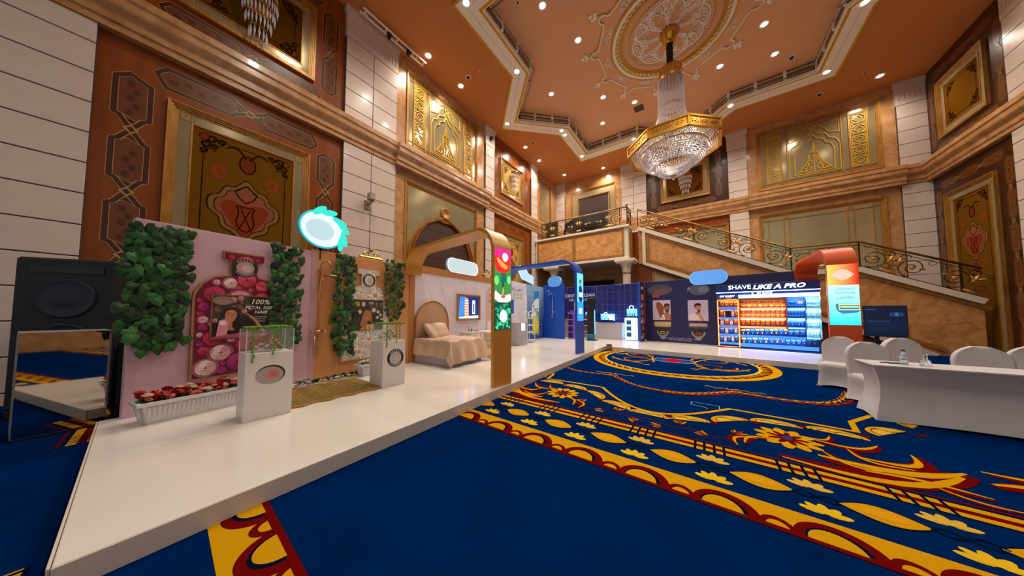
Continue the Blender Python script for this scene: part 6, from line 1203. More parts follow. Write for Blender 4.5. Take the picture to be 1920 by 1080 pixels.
ki = thing('kiosk', 'tall dark kiosk on a round foot behind the blue arch post', 'kiosk', (-4.62, 13.3, ZD), R(-5)); m = MB(); m.lathe([(0, 0), (.3, 0), (.3, .02), (.27, .035), (0, .04)], 24); m.build('round_foot', mat('dark_steel', '#3a3f44', .35, .5), ki); m = MB(); m.bbox(-.2, .2, -.05, .05, .3, 2.1, .02); m.build('body', BLACK, ki); m = MB(); m.bbox(-.19, .19, -.12, .0, .04, .3, .02); m.build('plinth', mat('teal_glow', '#1a6a8c', .4), ki); m = MB(); m.box(.19, .215, -.055, -.02, .3, 1.5); m.build('light_edge', mat('cyan_edge', (.1, .5, .8), .4, emit=1.2), ki)
tape = thing('tape_roll', 'brown roll of tape standing in the corner of the carpet', 'roll', (-3.12, 11.02, 0)); m = MB(); m.lathe([(.045, 0), (.11, 0), (.11, .26), (.045, .26), (.045, 0)], 20); m.build('roll', mat('tape_brown', '#5b4632', .35), tape); m = MB(); m.lathe([(.112, .1), (.113, .12), (.113, .2), (.112, .22)], 20); m.build('wrap', mat('clear_wrap', '#8b7d70', .2), tape)
# ================================================================== partition and navy shaver wall
pt = Board((-2.44, 13.8), (-2.40, 14.62), 'navy_partition', 'narrow navy partition with stacked photos and a blue front edge', NAVY, 3.0, .07)
p = Print(); p.text('GUM', .4, 2.45, .18, '#d8dcec', 1, 'C', bold=.02)
for k in range(6): z = .1 + .37 * k; p.rect(.12 + .05 * (k % 2), .7, z, z + .3, ('#8a4a3a', '#5a2c2c', '#a86a50')[k % 3], 0); p.ell(.45, z + .18, .12, .12, '#c08468', 1, 14); p.rect(.1, .3, z + .05, z + .14, '#b0324a' if k % 2 else '#d8dce8', 2)
p.build('photo_print', PRINT, pt.root) if False else None
p = Print()
for k in range(6): z = .1 + .37 * k; p.rect(.12 + .05 * (k % 2), .7, z, z + .3, ('#8a4a3a', '#5a2c2c', '#a86a50')[k % 3], 0); p.ell(.45, z + .18, .12, .12, '#c08468', 1, 14); p.rect(.1, .3, z + .05, z + .14, '#b0324a' if k % 2 else '#d8dce8', 2)
p.rect(.2, .6, 2.5, 2.62, '#c8ccd8', 1); p.rect(.2, .5, 2.4, 2.45, '#8a2a2a', 1); p.build('photo_print', PRINT, pt.root)
m = MB(); m.box(-.02, 0, -.01, .08, 0, pt.z1); m.build('blue_edge', MATS['royal_blue_board'], pt.root)
nb = Board((-2.36, 14.66), (3.0, 13.72), 'navy_shaver_wall', 'dark navy display wall with two shaving portraits and two razor pictures', NAVY, 3.02)
N = lambda x, y: nb.uz(1200 + x / 8.31, 520 + y / 8.31)
p = Print(step=.001)
def man(p, cx, cz, s, skin, layer):
    def T(x, z): return (cx + x * s, cz + z * s)
    p.poly([T(*q) for q in smooth2([(-.55, .5), (-.6, -.2), (-.4, -.7), (-.05, -.95), (.3, -.8), (.55, -.3), (.58, .4), (.3, .85), (-.3, .85)], 2, True)], skin, layer); p.poly([T(*q) for q in smooth2([(-.68, .1), (-.7, .7), (-.35, 1.15), (.3, 1.15), (.68, .8), (.6, .4), (.4, .62), (-.3, .6), (-.5, .35)], 2, True)], '#17100e', layer + 1); p.poly([T(*q) for q in smooth2([(-.5, -.35), (-.2, -.4), (0, -.32), (.3, -.36), (.5, -.25), (.4, -.75), (.0, -1.02), (-.35, -.8)], 2, True)], '#2a1a14', layer + 1); p.line([T(-.18, -.5), T(.2, -.48)], .1 * s, '#a0584a', layer + 2)
    for sg in (-1, 1): p.line([T(sg * .27 - .14, .26), T(sg * .27 + .14, .28)], .08 * s, '#1a100c', layer + 2); p.ell(*T(sg * .26, .12), .1 * s, .045 * s, '#2a1a14', layer + 2, 10)
    p.line([T(.02, .15), T(.1, -.15), T(-.06, -.18)], .05 * s, mixc(skin, '#4a2010', .5), layer + 2); p.poly([T(-.3, -.7), T(.3, -.7), T(.42, -1.4), T(-.42, -1.4)], mixc(skin, '#4a2010', .2), layer - 1)
(a0, b1), (a1, b0) = N(198, 362), N(483, 668); W_, H_ = a1 - a0, b1 - b0
p.rect(a0, a1, b0, b1, '#c4b8cc', 0); p.poly(smooth2([(a0 + W_ * .45, b0), (a0 + W_ * .3, b0 + H_ * .4), (a0 + W_ * .15, b0 + H_ * .8), (a0 + W_ * .28, b0 + H_ * .94), (a0 + W_ * .42, b0 + H_ * .9), (a0 + W_ * .66, b0 + H_ * .64), (a0 + W_ * .6, b0 + H_ * .5), (a0 + W_ * .62, b0 + H_ * .2)], 1, True), '#8c4a2c', 1); p.poly([(a0 + W_ * .42, b0), (a1, b0), (a1, b0 + H_ * .28), (a0 + W_ * .62, b0 + H_ * .36)], '#b0684a', 2); man(p, a0 + W_ * .80, b0 + H_ * .60, W_ * .25, '#a8623e', 4); p.rect(a1, a1 + .16, b0, b1, '#1a1950', 9); p.poly([(a0 + W_ * .42, b0 + H_ * .02), (a0 + W_ * .5, b0 + H_ * .25), (a0 + W_ * .64, b0 + H_ * .28), (a0 + W_ * .68, b0 + H_ * .02)], '#e8e2e4', 3); p.line([(a0 + W_ * .48, b0 + H_ * .2), (a0 + W_ * .6, b0 + H_ * .06)], .03, '#4a5648', 4)
(c0_, d1), (c1_, d0) = N(742, 360), N(1070, 680); W2, H2 = c1_ - c0_, d1 - d0; p.rect(c0_, c1_, d0, d1, '#bcb2cc', 0); p.poly(smooth2([(c0_ + W2 * .02, d0), (c0_ + W2 * .03, d0 + H2 * .3), (c0_ + W2 * .25, d0 + H2 * .38), (c0_ + W2 * .6, d0 + H2 * .3), (c0_ + W2 * .8, d0 + H2 * .2), (c0_ + W2 * .85, d0)], 1, True), '#d6ccc8', 1); man(p, c0_ + W2 * .50, d0 + H2 * .60, W2 * .27, '#c08a68', 4); p.poly(smooth2([(c0_ + W2 * .5, d0 + H2 * .28), (c0_ + W2 * .56, d0 + H2 * .34), (c0_ + W2 * .72, d0 + H2 * .24), (c0_ + W2 * .8, d0), (c0_ + W2 * .62, d0)], 1, True), '#c58d6c', 8); p.poly(smooth2([(c0_ + W2 * .36, d0 + H2 * .56), (c0_ + W2 * .38, d0 + H2 * .46), (c0_ + W2 * .5, d0 + H2 * .4), (c0_ + W2 * .48, d0 + H2 * .46)], 1, True), '#ecebef', 9)
for (x0, y0, x1, y1, bar, ring_) in ((222, 688, 486, 775, '#c9a022', '#c9a022'), (748, 705, 1070, 795, '#4a4450', '#c03a2c')):
    (r0, s1), (r1, s0) = N(x0, y0), N(x1, y1); W3, H3 = r1 - r0, s1 - s0; cx = (r0 + r1) / 2
    p.poly([(r0, s1), (r1, s1), (r1, s0 + H3 * .3), (r1 - W3 * .08, s0), (r0 + W3 * .08, s0), (r0, s0 + H3 * .3)], bar, 1); p.rect(r0 + W3 * .08, r1 - W3 * .08, s0 + H3 * .32, s1 - H3 * .2, '#b9b4b8', 2); p.rect(r0 + W3 * .1, r1 - W3 * .1, s0 + H3 * .45, s1 - H3 * .5, '#5a5660', 3); p.rect(r0 + W3 * .1, r1 - W3 * .1, s1 - H3 * .22, s1 - H3 * .06, ring_ if ring_ == '#c03a2c' else bar, 3)
    z3 = s0; p.poly([(cx - W3 * .38, z3), (cx + W3 * .38, z3), (cx + W3 * .3, z3 - H3 * .8), (cx - W3 * .3, z3 - H3 * .8)], '#2a262e', 2); p.poly(smooth2([(cx - W3 * .3, z3 - H3 * .4), (cx - W3 * .36, z3 - H3 * 1.2), (cx - W3 * .15, z3 - H3 * 1.9), (cx - W3 * .13, z3 - H3 * 2.4), (cx + W3 * .13, z3 - H3 * 2.4), (cx + W3 * .15, z3 - H3 * 1.9), (cx + W3 * .36, z3 - H3 * 1.2), (cx + W3 * .3, z3 - H3 * .4)], 1, True), '#8d8a90', 1); p.poly(smooth2([(cx - W3 * .22, z3 - H3 * .3), (cx - W3 * .27, z3 - H3 * 1.2), (cx, z3 - H3 * 1.8), (cx + W3 * .27, z3 - H3 * 1.2), (cx + W3 * .22, z3 - H3 * .3)], 1, True), '#17141a', 3); p.line(arc(cx, z3 - H3 * 1.1, W3 * .13, 0, 360, 16, H3 * .22), .03, ring_, 4, True)
g0 = N(300, 200); p.ell(g0[0], g0[1], (N(490, 200)[0] - N(100, 200)[0]) / 2, .26, '#4d454c', 2, 30); p.ell(g0[0] + .05, g0[1] - .1, .3, .14, '#6a4a48', 3, 24); p.text('BO', N(200, 315)[0], N(200, 315)[1], .17, '#d8501c', 2, 'L', bold=.03, sx=1.3); g0 = N(920, 190); p.ell(g0[0], g0[1], (N(1080, 200)[0] - N(760, 200)[0]) / 2, .25, '#5a5a6c', 3, 30); p.ell(g0[0] + .15, g0[1], .2, .13, '#6a7a9c', 4, 24); q_ = N(740, 195); p.text('G', q_[0], q_[1], .13, '#c8ccd8', 2, 'L', bold=.03); p.text('P', q_[0], q_[1] - .11, .09, '#b8bcc8', 2, 'L')
for k, s_ in enumerate(('أي نطقة من الجسم على أكمل وجه', 'خالية من الشفرات للعناية')): q_ = N(630, 960 + 28 * k); p.text(ar(s_), q_[0], q_[1], .085, '#cfd0dc', 2, 'C')
p.build('shaver_print', PRINT, nb.root)
# ================================================================== lit shaver shelving
dA, dB = Vector((.43, 13.62, 0)), Vector((3.06, 13.2, 0)); dN = Vector((dB.y - dA.y, -(dB.x - dA.x), 0)).normalized(); dB = PL(1330 + 1256 / 6, 590, dA, dN); dB.z = 0
dp = Board(dA[:2], dB[:2], 'shaver_shelving', 'large lit shelving of orange and blue shaver packs headed with white lettering', mat('deep_blue_shelf', '#0d2f86', .4), 2.6, .04, 'shelving')
# the backing sits behind the product line
dp.panel.location = (0, .34, 0)
D = lambda x, y, d=0.0: dp.uz(1330 + x / 6, 500 + y / 6, d)
SHB = MATS['deep_blue_shelf']; NEON = mat('orange_neon', (1.0, .22, .03), .4, emit=2.6); LEDW = mat('cool_led', (.72, .86, 1.0), .4, emit=2.6); LEDR = mat('coral_led', (1.0, .30, .16), .4, emit=.8); LEDC = mat('cyan_led', (.22, .6, 1.0), .4, emit=.8)
Lw = dp.L; Z1 = dp.z1
zh0 = D(600, 278)[1]; m = MB(); m.bbox(-.02, Lw + .02, -.03, .34, zh0, Z1, .008); hd = m.build('header', mat('navy_header', '#10307a', .4), dp.root)
p = Print(lambda u, z, d: (u, -.032 - d, z), .001); ta, tb_ = D(215, 260), D(455, 258); p.text('SHAVE', ta[0], ta[1] , (D(300, 215)[1] - D(300, 260)[1]) * 1.38, '#e8f2ff', 0, 'L', sx=(tb_[0] - ta[0]) / ((D(300, 215)[1] - D(300, 260)[1]) * 1.38) / 2.75); tc = D(490, 255); te = D(1085, 245); hh_ = (D(700, 205)[1] - D(700, 252)[1]) * 1.4; V_ = text_geo('LIKE A PRO', .25, .026)[0]; wd_ = max(v[0] for v in V_) - min(v[0] for v in V_); p.text('LIKE A PRO', tc[0], tc[1], hh_, '#f6fbff', 0, 'L', .25, .026, (te[0] - tc[0]) / (wd_ * hh_)); p.build('header_lettering', attr_mat('sign_letter', .4, 2.2), hd)
za, zb_ = D(600, 335)[1], zh0; m = MB(); m.box(0, Lw, -.01, .34, za, zb_ - .015); b2 = m.build('title_band', SHB, dp.root); p = Print(lambda u, z, d: (u, -.012 - d, z), .001); q_ = D(600, 305); p.text('MY SHAVE', q_[0] + .05, q_[1], .075, '#e6eefc', 0, 'C', .15, .02, 1.2); p.text('G', q_[0] - .28, q_[1], .08, '#c8d4ee', 0, 'C'); p.build('title_lettering', attr_mat('sign_letter', .4, 2.2), b2)
m = MB(); m.box(-.02, Lw + .02, -.045, -.03, zb_ - .012, zb_ + .012); m.build('light_strip', LEDW, dp.root)
lc0, lc1 = 0.0, D(340, 600)[0]; zw1, zw0 = D(700, 308)[1], D(700, 345)[1]; m = MB(); m.box(lc1, Lw, -.05, .0, zw0, zw1); ws = m.build('light_strip', LEDW, dp.root); p = Print(lambda u, z, d: (u, -.052 - d, z), .001); p.text('MY FACE', D(625, 330)[0], zw0 + .02, .06, '#9fb6cc', 0, 'C'); p.build('title_lettering', attr_mat('sign_letter2', .5, .9), ws)
zm1, zm0 = D(210, 320)[1], D(210, 366)[1]; m = MB(); m.box(lc0, lc1, -.06, .0, zm0, zm1); mh = m.build('column_header', mat('mid_blue', '#1a55b8', .4), dp.root); p = Print(lambda u, z, d: (u, -.062 - d, z), .001); p.text('MY BODY', lc1 / 2, zm0 + (zm1 - zm0) * .5, .085, '#f2f7ff', 0, 'C', .15, .025, 1.2); p.text('BODY', lc1 / 2 + .06, zm0 + .02, .05, '#e0582c', 0, 'C', 0, .01, 1.2); p.build('title_lettering', attr_mat('sign_letter', .4, 2.2), mh)
# carcass
secs = [(lc0, lc1, '#b5400f'), (lc1, D(872, 500)[0], '#c8480f'), (D(872, 500)[0], D(1088, 500)[0], '#1a5fb0'), (D(1088, 500)[0], Lw, '#7fbfe0')]
for k, (a, b, c) in enumerate(secs):
    zlo = D(250, 870)[1] if k == 0 else (D(600, 700)[1] if k < 3 else D(1180, 812)[1]); m = MB(); m.box(a + .01, b - .01, .3, .335, zlo, zw0 - .01); m.build('section_back', mat('section_%d' % k, c, .45), dp.root)
    for x in (a + .006, b - .006): m = MB(); m.box(x - .012, x + .012, -.02, .33, zlo, zw0 - .005); m.build('upright', mat('section_%d' % k, c, .45), dp.root)
m = MB(); m.box(-.02, Lw + .01, .0, .34, 0, D(600, 925)[1]); m.build('base', SHB, dp.root)
nz0, nz1 = D(220, 895)[1], D(220, 376)[1]; m = MB(); m.tube([(lc0 + .02, -.05, nz0), (lc0 + .02, -.05, nz1 - .03), (lc0 + .05, -.05, nz1), (lc1 - .05, -.05, nz1), (lc1 - .02, -.05, nz1 - .03), (lc1 - .02, -.05, nz0)], .014, 8, closed=True); m.build('neon_frame', NEON, dp.root)
PK = {}
def pack_mesh(kind):
    if kind in PK: return PK[kind]
    card, head, bub = {'or': ('#c9480f', '#e8862c', '#3a3440'), 'oy': ('#c9480f', '#e8c02c', '#2a2c3a'), 'bl': ('#1748a8', '#2f86d8', '#0c1c50'), 'by': ('#12409c', '#d8cc1c', '#0c1c50'), 'lt': ('#7fbad8', '#d8c83a', '#2a5a80'), 'ly': ('#8cc2dc', '#cfe6f0', '#3a6a90'), 'ob': ('#b8380f', '#2a58b0', '#b8c0c8'), 'bo': ('#1f4f98', '#c86a2c', '#9ab0c8')}[kind]
    m = MB(); m.m = 0; m.box(-.46, .46, -.02, .02, 0, .78); m.m = 1; m.box(-.46, .46, -.022, .022, .78, 1.0); m.m = 2; m.prism([(-.3, .12), (.3, .12), (.34, .4), (.2, .68), (-.2, .68), (-.34, .4)], .02, .16, wfn); m.m = 1; m.box(-.12, .12, -.18, -.16, .3, .55)
    o = m.build('product_pack', [mat('pk_' + kind + '_c', card, .4), mat('pk_' + kind + '_h', head, .4), mat('pk_' + kind + '_b', bub, .3)], None); PK[kind] = (o, []); return PK[kind]
ORD = ('first', 'second', 'third', 'fourth', 'fifth', 'sixth', 'seventh', 'eighth', 'ninth', 'tenth')
def pack_row(x0, x1, y0, y1, n, kinds, label, group, back=.12):
    for k in range(n):
        xa = x0 + (x1 - x0) * (k + .5) / n; w = (x1 - x0) / n; bx = D(xa, y1); tx_ = D(xa, y0); wl = D(xa + w / 2, y1)[0] - D(xa - w / 2, y1)[0]; kd = kinds[k % len(kinds)]; o, used = pack_mesh(kd)
        if used: c = o.copy(); COL.objects.link(c)
        else: c = o; used.append(1)
        wpt = dp.world(bx[0], bx[1], -back); c.location = wpt; c.rotation_euler = (0, 0, dp.ang); c.scale = (wl * .9, wl * .8, max(.05, tx_[1] - bx[1])); tag(c, label + ', ' + ORD[k] + ' from left', 'pack', group)
def shelf(x0, x1, y0, y1, m_, d0=.0, nm='shelf_strip'):
    a, b = D(x0, (y0 + y1) / 2)[0], D(x1, (y0 + y1) / 2)[0]; xm = (x0 + x1) / 2; zt_, zb2 = D(xm, y0)[1], D(xm, y1)[1]; m = MB(); m.box(a + .012, b - .012, -.005, .3, zt_ - .012, zt_); m.build('shelf', SHB, dp.root); m = MB(); m.box(a + .012, b - .012, -.02, -.006, zb2, zt_); m.build(nm, m_, dp.root)
BLS = mat('price_strip_blue', (.03, .16, .7), .4, emit=.7)
G1 = 'packs on the neon framed shelves'; G2 = 'packs on the orange shelves'; G3 = 'packs on the mid blue shelves'; G4 = 'packs on the pale blue shelves'; G5 = 'packs on the long bottom shelves'
for (y0, y1, st, n, kd, nm) in ((388, 455, 468, 4, ['or', 'oy'], 'top'), (487, 570, 575, 5, ['or', 'ob'], 'second'), (592, 660, 670, 4, ['ob', 'or'], 'third'), (690, 755, 765, 4, ['bl', 'bo'], 'fourth'), (782, 850, 860, 5, ['bl', 'bo'], 'bottom')): pack_row(115, 325, y0, y1, n, kd, 'shaver pack on the %s shelf inside the orange neon frame' % nm, G1); shelf(98, 340, y1, st + 12, BLS)
for (y0, y1, n, kd, nm) in ((378, 412, 6, ['oy'], 'first'), (428, 460, 8, ['or', 'oy'], 'second'), (488, 525, 9, ['oy', 'or'], 'third'), (537, 572, 9, ['or'], 'fourth'), (602, 672, 9, ['or'], 'fifth')): pack_row(352, 855, y0, y1, n, kd, 'orange shaver pack on the %s row of the orange shelves' % nm, G2)
for y0, y1 in ((462, 484), (574, 600), (674, 696)): shelf(345, 868, y0, y1, LEDR)
for (y0, y1, n, nm) in ((385, 420, 2, 'first'), (428, 460, 3, 'second'), (492, 530, 5, 'third'), (540, 578, 5, 'fourth'), (612, 684, 5, 'fifth')): pack_row(882, 1075, y0, y1, n, ['bl', 'bo'] if nm == 'first' else ['bl'], 'blue shaver pack on the %s row of the mid blue shelves' % nm, G3)
for y0, y1 in ((464, 486), (580, 604), (686, 702)): shelf(874, 1086, y0, y1, LEDC)
for (y0, y1, n, nm) in ((372, 415, 4, 'first'), (425, 460, 4, 'second'), (495, 580, 4, 'third'), (610, 690, 4, 'fourth'), (722, 796, 4, 'fifth')): pack_row(1100, 1250, y0, y1, n, ['ly', 'lt'] if nm != 'fifth' else ['lt'], 'pale blue pack on the %s row of the pale blue shelves' % nm, G4)
for y0, y1 in ((464, 490), (584, 608), (694, 718), (800, 818)): shelf(1092, 1256, y0, y1, LEDC)
pack_row(355, 890, 706, 778, 10, ['by', 'by', 'bl'], 'yellow topped blue pack on the upper long bottom shelf', G5); pack_row(890, 1090, 722, 784, 3, ['bl'], 'plain blue pack at the right of the upper long bottom shelf', G5); shelf(350, 1092, 780, 812, BLS)
pack_row(358, 860, 802, 880, 8, ['by', 'bl'], 'blue pack with yellow trim on the lowest long shelf', G5); pack_row(860, 1225, 826, 896, 6, ['bl'], 'dark blue pack at the right of the lowest long shelf', G5); shelf(350, 1240, 884, 925, BLS)
def shelf_lamp(x0, x1, y0, y1, col, w):
    (a, zt_), (b, _) = D(x0, y0), D(x1, y0); zb2 = D((x0 + x1) / 2, y1)[1]; ld = bpy.data.lights.new('shelf_lamp', 'AREA'); ld.shape = 'RECTANGLE'; ld.size = (b - a) * .95; ld.size_y = .05; ld.energy = w; ld.color = col; lo = bpy.data.objects.new('shelf_lamp', ld); COL.objects.link(lo); lo.parent = dp.root; lo.location = ((a + b) / 2, -.03, (zt_ + D((x0 + x1) / 2, y0)[1]) / 2); lo.rotation_euler = (R(35), 0, 0)
for y in (378, 484, 588, 684, 778): shelf_lamp(110, 330, y, y + 60, (1, .75, .6), 1.4)
for y in (346, 420, 484, 530, 598): shelf_lamp(350, 860, y, y + 60, (1, .72, .5), 3.2)
for y in (346, 486, 604): shelf_lamp(880, 1080, y, y + 60, (.4, .75, 1), 2.2)
for y in (346, 488, 608, 718): shelf_lamp(1095, 1250, y, y + 60, (.6, .85, 1), 2.2)
for y in (700, 812): shelf_lamp(355, 1090, y, y + 60, (.6, .8, 1), 4.5)
sc_ = thing('tablet', 'small black tablet on the neon framed shelves', 'tablet', dp.world(*D(215, 570), .0), dp.ang); m = MB(); m.bbox(-.1, .1, -.03, -.015, .0, .27, .004); m.build('case', mat('tablet_rim', '#7a3a20', .4), sc_); m = MB(); m.box(-.085, .085, -.034, -.03, .012, .258); m.build('screen', BLACK, sc_)
# ================================================================== three arches
def ribbon(name, label, origin, rz, span, top, width, th, m_, rad, drop, foot=0.0, m_in=None):
    # in the local frame the post stands at x = 0 and the band runs towards +x; width along y
    o = thing(name, label, 'arch', origin, rz); path = [(0, foot), (0, top - rad)] + [(rad - rad * math.cos(R(a)), top - rad + rad * math.sin(R(a))) for a in range(4, 90, 4)] + [(rad, top), (span - rad, top)] + [(span - rad + rad * math.sin(R(a)), top - rad + rad * math.cos(R(a))) for a in range(4, 90, 4)] + [(span, top - rad), (span, drop)]
    L, Q = offset2(path, th); m = MB()
    for k in range(len(path) - 1):
        m.hexa([(L[k][0], 0, L[k][1]), (L[k + 1][0], 0, L[k + 1][1]), (Q[k + 1][0], 0, Q[k + 1][1]), (Q[k][0], 0, Q[k][1]), (L[k][0], width, L[k][1]), (L[k + 1][0], width, L[k + 1][1]), (Q[k + 1][0], width, Q[k + 1][1]), (Q[k][0], width, Q[k][1])])
    m.build('band', m_, o)
    return o
GARC = mat('gold_laminate', '#cc9238', .35, .1); BARC = mat('blue_laminate', '#0f4fc0', .35); OARC = mat('orange_laminate', '#d8541a', .35)
# gold arch: post face looks towards the carpet (+x), band runs to the wall (-x)
gp = thing if False else None
ga = ribbon('gold_arch', 'gold arch from the stage edge to the marble wall with a colourful lit post', (-3.10, 4.28, ZD), R(173.5), 3.40, 3.0, .48, .07, GARC, .5, 2.80)
zA, zB = HZ(929, 619.5, -3.06, 3.80) - ZD, HZ(929, 461.7, -3.06, 3.80) - ZD
p = Print(lambda u, z, d: (-.036 - d, .48 - u, z), .001); w_ = .48; hS = zB - zA; zM = zA + hS * .335
p.rect(.02, w_ - .02, zM, zB, '#2f7a3a', 0); p.rect(.02, w_ - .02, zB - hS * .12, zB, '#c8207a', 1); p.poly(smooth2([(.02, zB - hS * .08), (.02, zB - hS * .24), (.12, zB - hS * .31), (w_ - .08, zB - hS * .29), (w_ - .02, zB - hS * .16), (w_ - .02, zB - hS * .1), (.2, zB - hS * .12)], 1, True), '#d81e22', 2); p.poly(smooth2([(.05, zB - hS * .1), (.12, zB - hS * .2), (.3, zB - hS * .26), (.4, zB - hS * .22), (.25, zB - hS * .17)], 1, True), '#ff8a3a', 3); p.ell(w_ * .62, zB - hS * .1, .08, .085, '#b8d8d8', 4, 20)
p.rect(w_ * .38, w_ * .66, zB - hS * .42, zB - hS * .3, '#12584a', 4); p.rect(w_ * .45, w_ * .54, zB - hS * .5, zB - hS * .42, '#0e3a30', 4); p.line([(w_ * .5, zB - hS * .48), (w_ * .49, zM + hS * .08)], .02, '#e0b070', 5); p.ell(w_ * .15, zB - hS * .4, .06, .09, '#5ec86a', 1, 16); p.ell(w_ * .85, zB - hS * .38, .05, .08, '#6ad07a', 1, 16); p.poly(smooth2([(.02, zM), (.02, zM + hS * .16), (.12, zM + hS * .1), (.26, zM + hS * .08), (.38, zM + hS * .1), (w_ - .02, zM + hS * .12), (w_ - .02, zM)], 1, True), '#ecc8dc', 3); p.ell(w_ * .5, zM + hS * .07, .06, .03, '#c84a2a', 6, 14)
p.rect(.02, w_ - .02, zA, zM, '#063a30', 1)
for k in range(90): p.ell(rnd.uniform(.05, w_ - .05), rnd.uniform(zA + .03, zM - .03), .04 * rnd.uniform(.5, 1.1), .022, mixc('#0a6a48', '#3ae09a', rnd.random() ** 2), 2 + k % 3, 9, rnd.uniform(0, 180))
p.ell(w_ * .52, zA + hS * .165, .1, .115, '#eafaf4', 6, 24); p.text('HERBAL', w_ * .52, zA + hS * .175, .042, '#2a8a6a', 7, 'C'); p.text('ESSENCES', w_ * .52, zA + hS * .155, .036, '#2a8a6a', 7, 'C'); p.build('lit_screen', attr_mat('screen_bright', .35, .8), ga)
ba = ribbon('blue_arch', 'royal blue arch from the stage edge to the shampoo wall', (-3.42, 9.02, ZD), R(175), 3.3, 3.16, .52, .07, BARC, .55, 2.75)
zA, zB = HZ(1087, 602, -3.4, 8.5) - ZD, HZ(1087, 510.8, -3.4, 8.5) - ZD; p = Print(lambda u, z, d: (-.036 - d, .52 - u, z), .001); hS = zB - zA; zM = zA + hS * .4; p.rect(.04, .48, zM, zB, '#5ad0e0', 0); p.rect(.04, .48, zA, zM, '#1f8ae0', 0); p.poly(smooth2([(.14, zM), (.16, zM + hS * .3), (.26, zM + hS * .36), (.4, zM + hS * .3), (.44, zM)], 1, True), '#0d1a6a', 1); p.ell(.28, zM + hS * .42, .08, .09, '#3a2420', 2, 18); p.ell(.29, zM + hS * .40, .06, .07, '#8a5a48', 3, 16); p.rect(.18, .42, zM + hS * .1, zM + hS * .2, '#d8e8f8', 2); p.rect(.16, .38, zA + hS * .15, zA + hS * .26, '#e8f4ff', 1); p.text('Oral', .27, zA + hS * .18, .1, '#1a5ab0', 2, 'C'); p.build('lit_screen', attr_mat('screen_bright', .35, .8), ba)
oy = 10.62; x0 = PY(1551, 560, oy).x; x1 = PY(1612, 560, oy).x; ow = x1 - x0
oa = ribbon('orange_arch', 'orange arch with a lit blue and orange screen before the staircase', (x1, oy, ZD), R(90), 3.0, 3.08, ow, .07, OARC, .5, 2.7)
zA, zB = PY(1585, 609.5, oy - .04).z - ZD, PY(1580, 495.5, oy - .04).z - ZD; p = Print(lambda u, z, d: (-.036 - d, ow - u, z), .001); hS = zB - zA; zM = zA + hS * .655
for k in range(12): p.rect(.01 + (ow - .02) * k / 12, .01 + (ow - .02) * (k + 1) / 12, zM, zB, mixc('#e8b45a', '#ff2a14', k / 11), 0)
for k in range(10): p.rect(.01, ow - .01, zA + (zM - zA) * k / 10, zA + (zM - zA) * (k + 1) / 10, mixc('#28c8ee', '#a6ecf2', k / 9), 0)
p.poly([(ow * (.14 + .72 * t / 12), (zM + zB) / 2 + (zB - zM) * .26 * math.sin(math.pi * t / 12)) for t in range(13)] + [(ow * (.86 - .72 * t / 12), (zM + zB) / 2 - (zB - zM) * .26 * math.sin(math.pi * t / 12)) for t in range(1, 12)], '#e0a898', 2)
for s_, f_, sz in (('الاهتمام الشامل', .89, .085), ('بالعناية الشخصية', .79, .085), ('حلاقة الجسم', .665, .085)): V_ = text_geo(ar(s_))[0]; wd_ = max(v[0] for v in V_) - min(v[0] for v in V_); p.text(ar(s_), ow * .55, zA + (zM - zA) * f_, sz, '#143a6a', 2, 'C', bold=.015, sx=ow * (.6 if f_ > .7 else .5) / wd_ / sz)
zr = zA + (zM - zA) * .38; p.poly([(ow * .24, zr + .16), (ow * .98, zr + .16), (ow * .98, zr - .02), (ow * .9, zr - .07), (ow * .45, zr - .1), (ow * .3, zr - .04), (ow * .24, zr + .04)], '#2a6a9c', 2); p.rect(ow * .33, ow * .97, zr - .01, zr + .15, '#c8c85a', 3); p.rect(ow * .36, ow * .94, zr + .02, zr + .12, '#2a4a78', 4); p.rect(ow * .38, ow * .92, zr + .05, zr + .1, '#8ac8e0', 5)
p.build('lit_screen', attr_mat('screen_bright', .35, .8), oa)
# ================================================================== lit logo boxes on the wall tops
def pill(w, h, n=10): return [(-w + h + h * math.cos(R(a)), h * math.sin(R(a))) for a in range(90, 271, 18)] + [(w - h + h * math.cos(R(a)), h * math.sin(R(a))) for a in range(-90, 91, 18)]
def on_wall(B, px, py, poly, col, rim, label, name='lit_logo_sign', glow=.34, d=.04):
    u, z = B.uz(px, py, d); w0 = B.world(u, z, -.06); return lit_sign(name, label, w0, B.ang, poly, col, rim, .09, glow=glow)
def sz(B, px0, px1, py0, py1): a = B.uz(px0, (py0 + py1) / 2)[0]; b = B.uz(px1, (py0 + py1) / 2)[0]; c = B.uz((px0 + px1) / 2, py0)[1] - B.uz((px0 + px1) / 2, py1)[1]; return (b - a) / 2, c / 2
w, h = sz(mb, 842, 899, 488, 514); s1 = on_wall(mb, 870, 501, pill(w, h), '#b9d3dc', '#e8f8ff', 'glowing pale lozenge sign on top of the marble wall')
w, h = sz(wb, 973, 1001, 501, 530); s2 = on_wall(wb, 987, 516, [(-w, h * .2), (-w * .8, h), (-w * .1, h), (w * .3, h * .3), (w, h * .1), (w, -h), (w * .2, -h * .8), (-w * .6, -h * .6)], '#a8d0ea', '#d8f0ff', 'glowing pale blue sign on top of the shampoo wall')
w, h = sz(sb_, 1027, 1052, 518, 537); s3 = on_wall(sb_, 1039, 528, pill(w, min(h, w * .95)), '#4a86c8', '#5a96d4', 'soft blue oval sign at the top of the royal blue wall', glow=.3)
w, h = sz(nb, 1291, 1364, 507, 533); s4 = on_wall(nb, 1327, 520, pill(w, h), '#5a9ae8', '#6aa8f0', 'glowing light blue pill sign above the navy shaver wall', glow=.28)
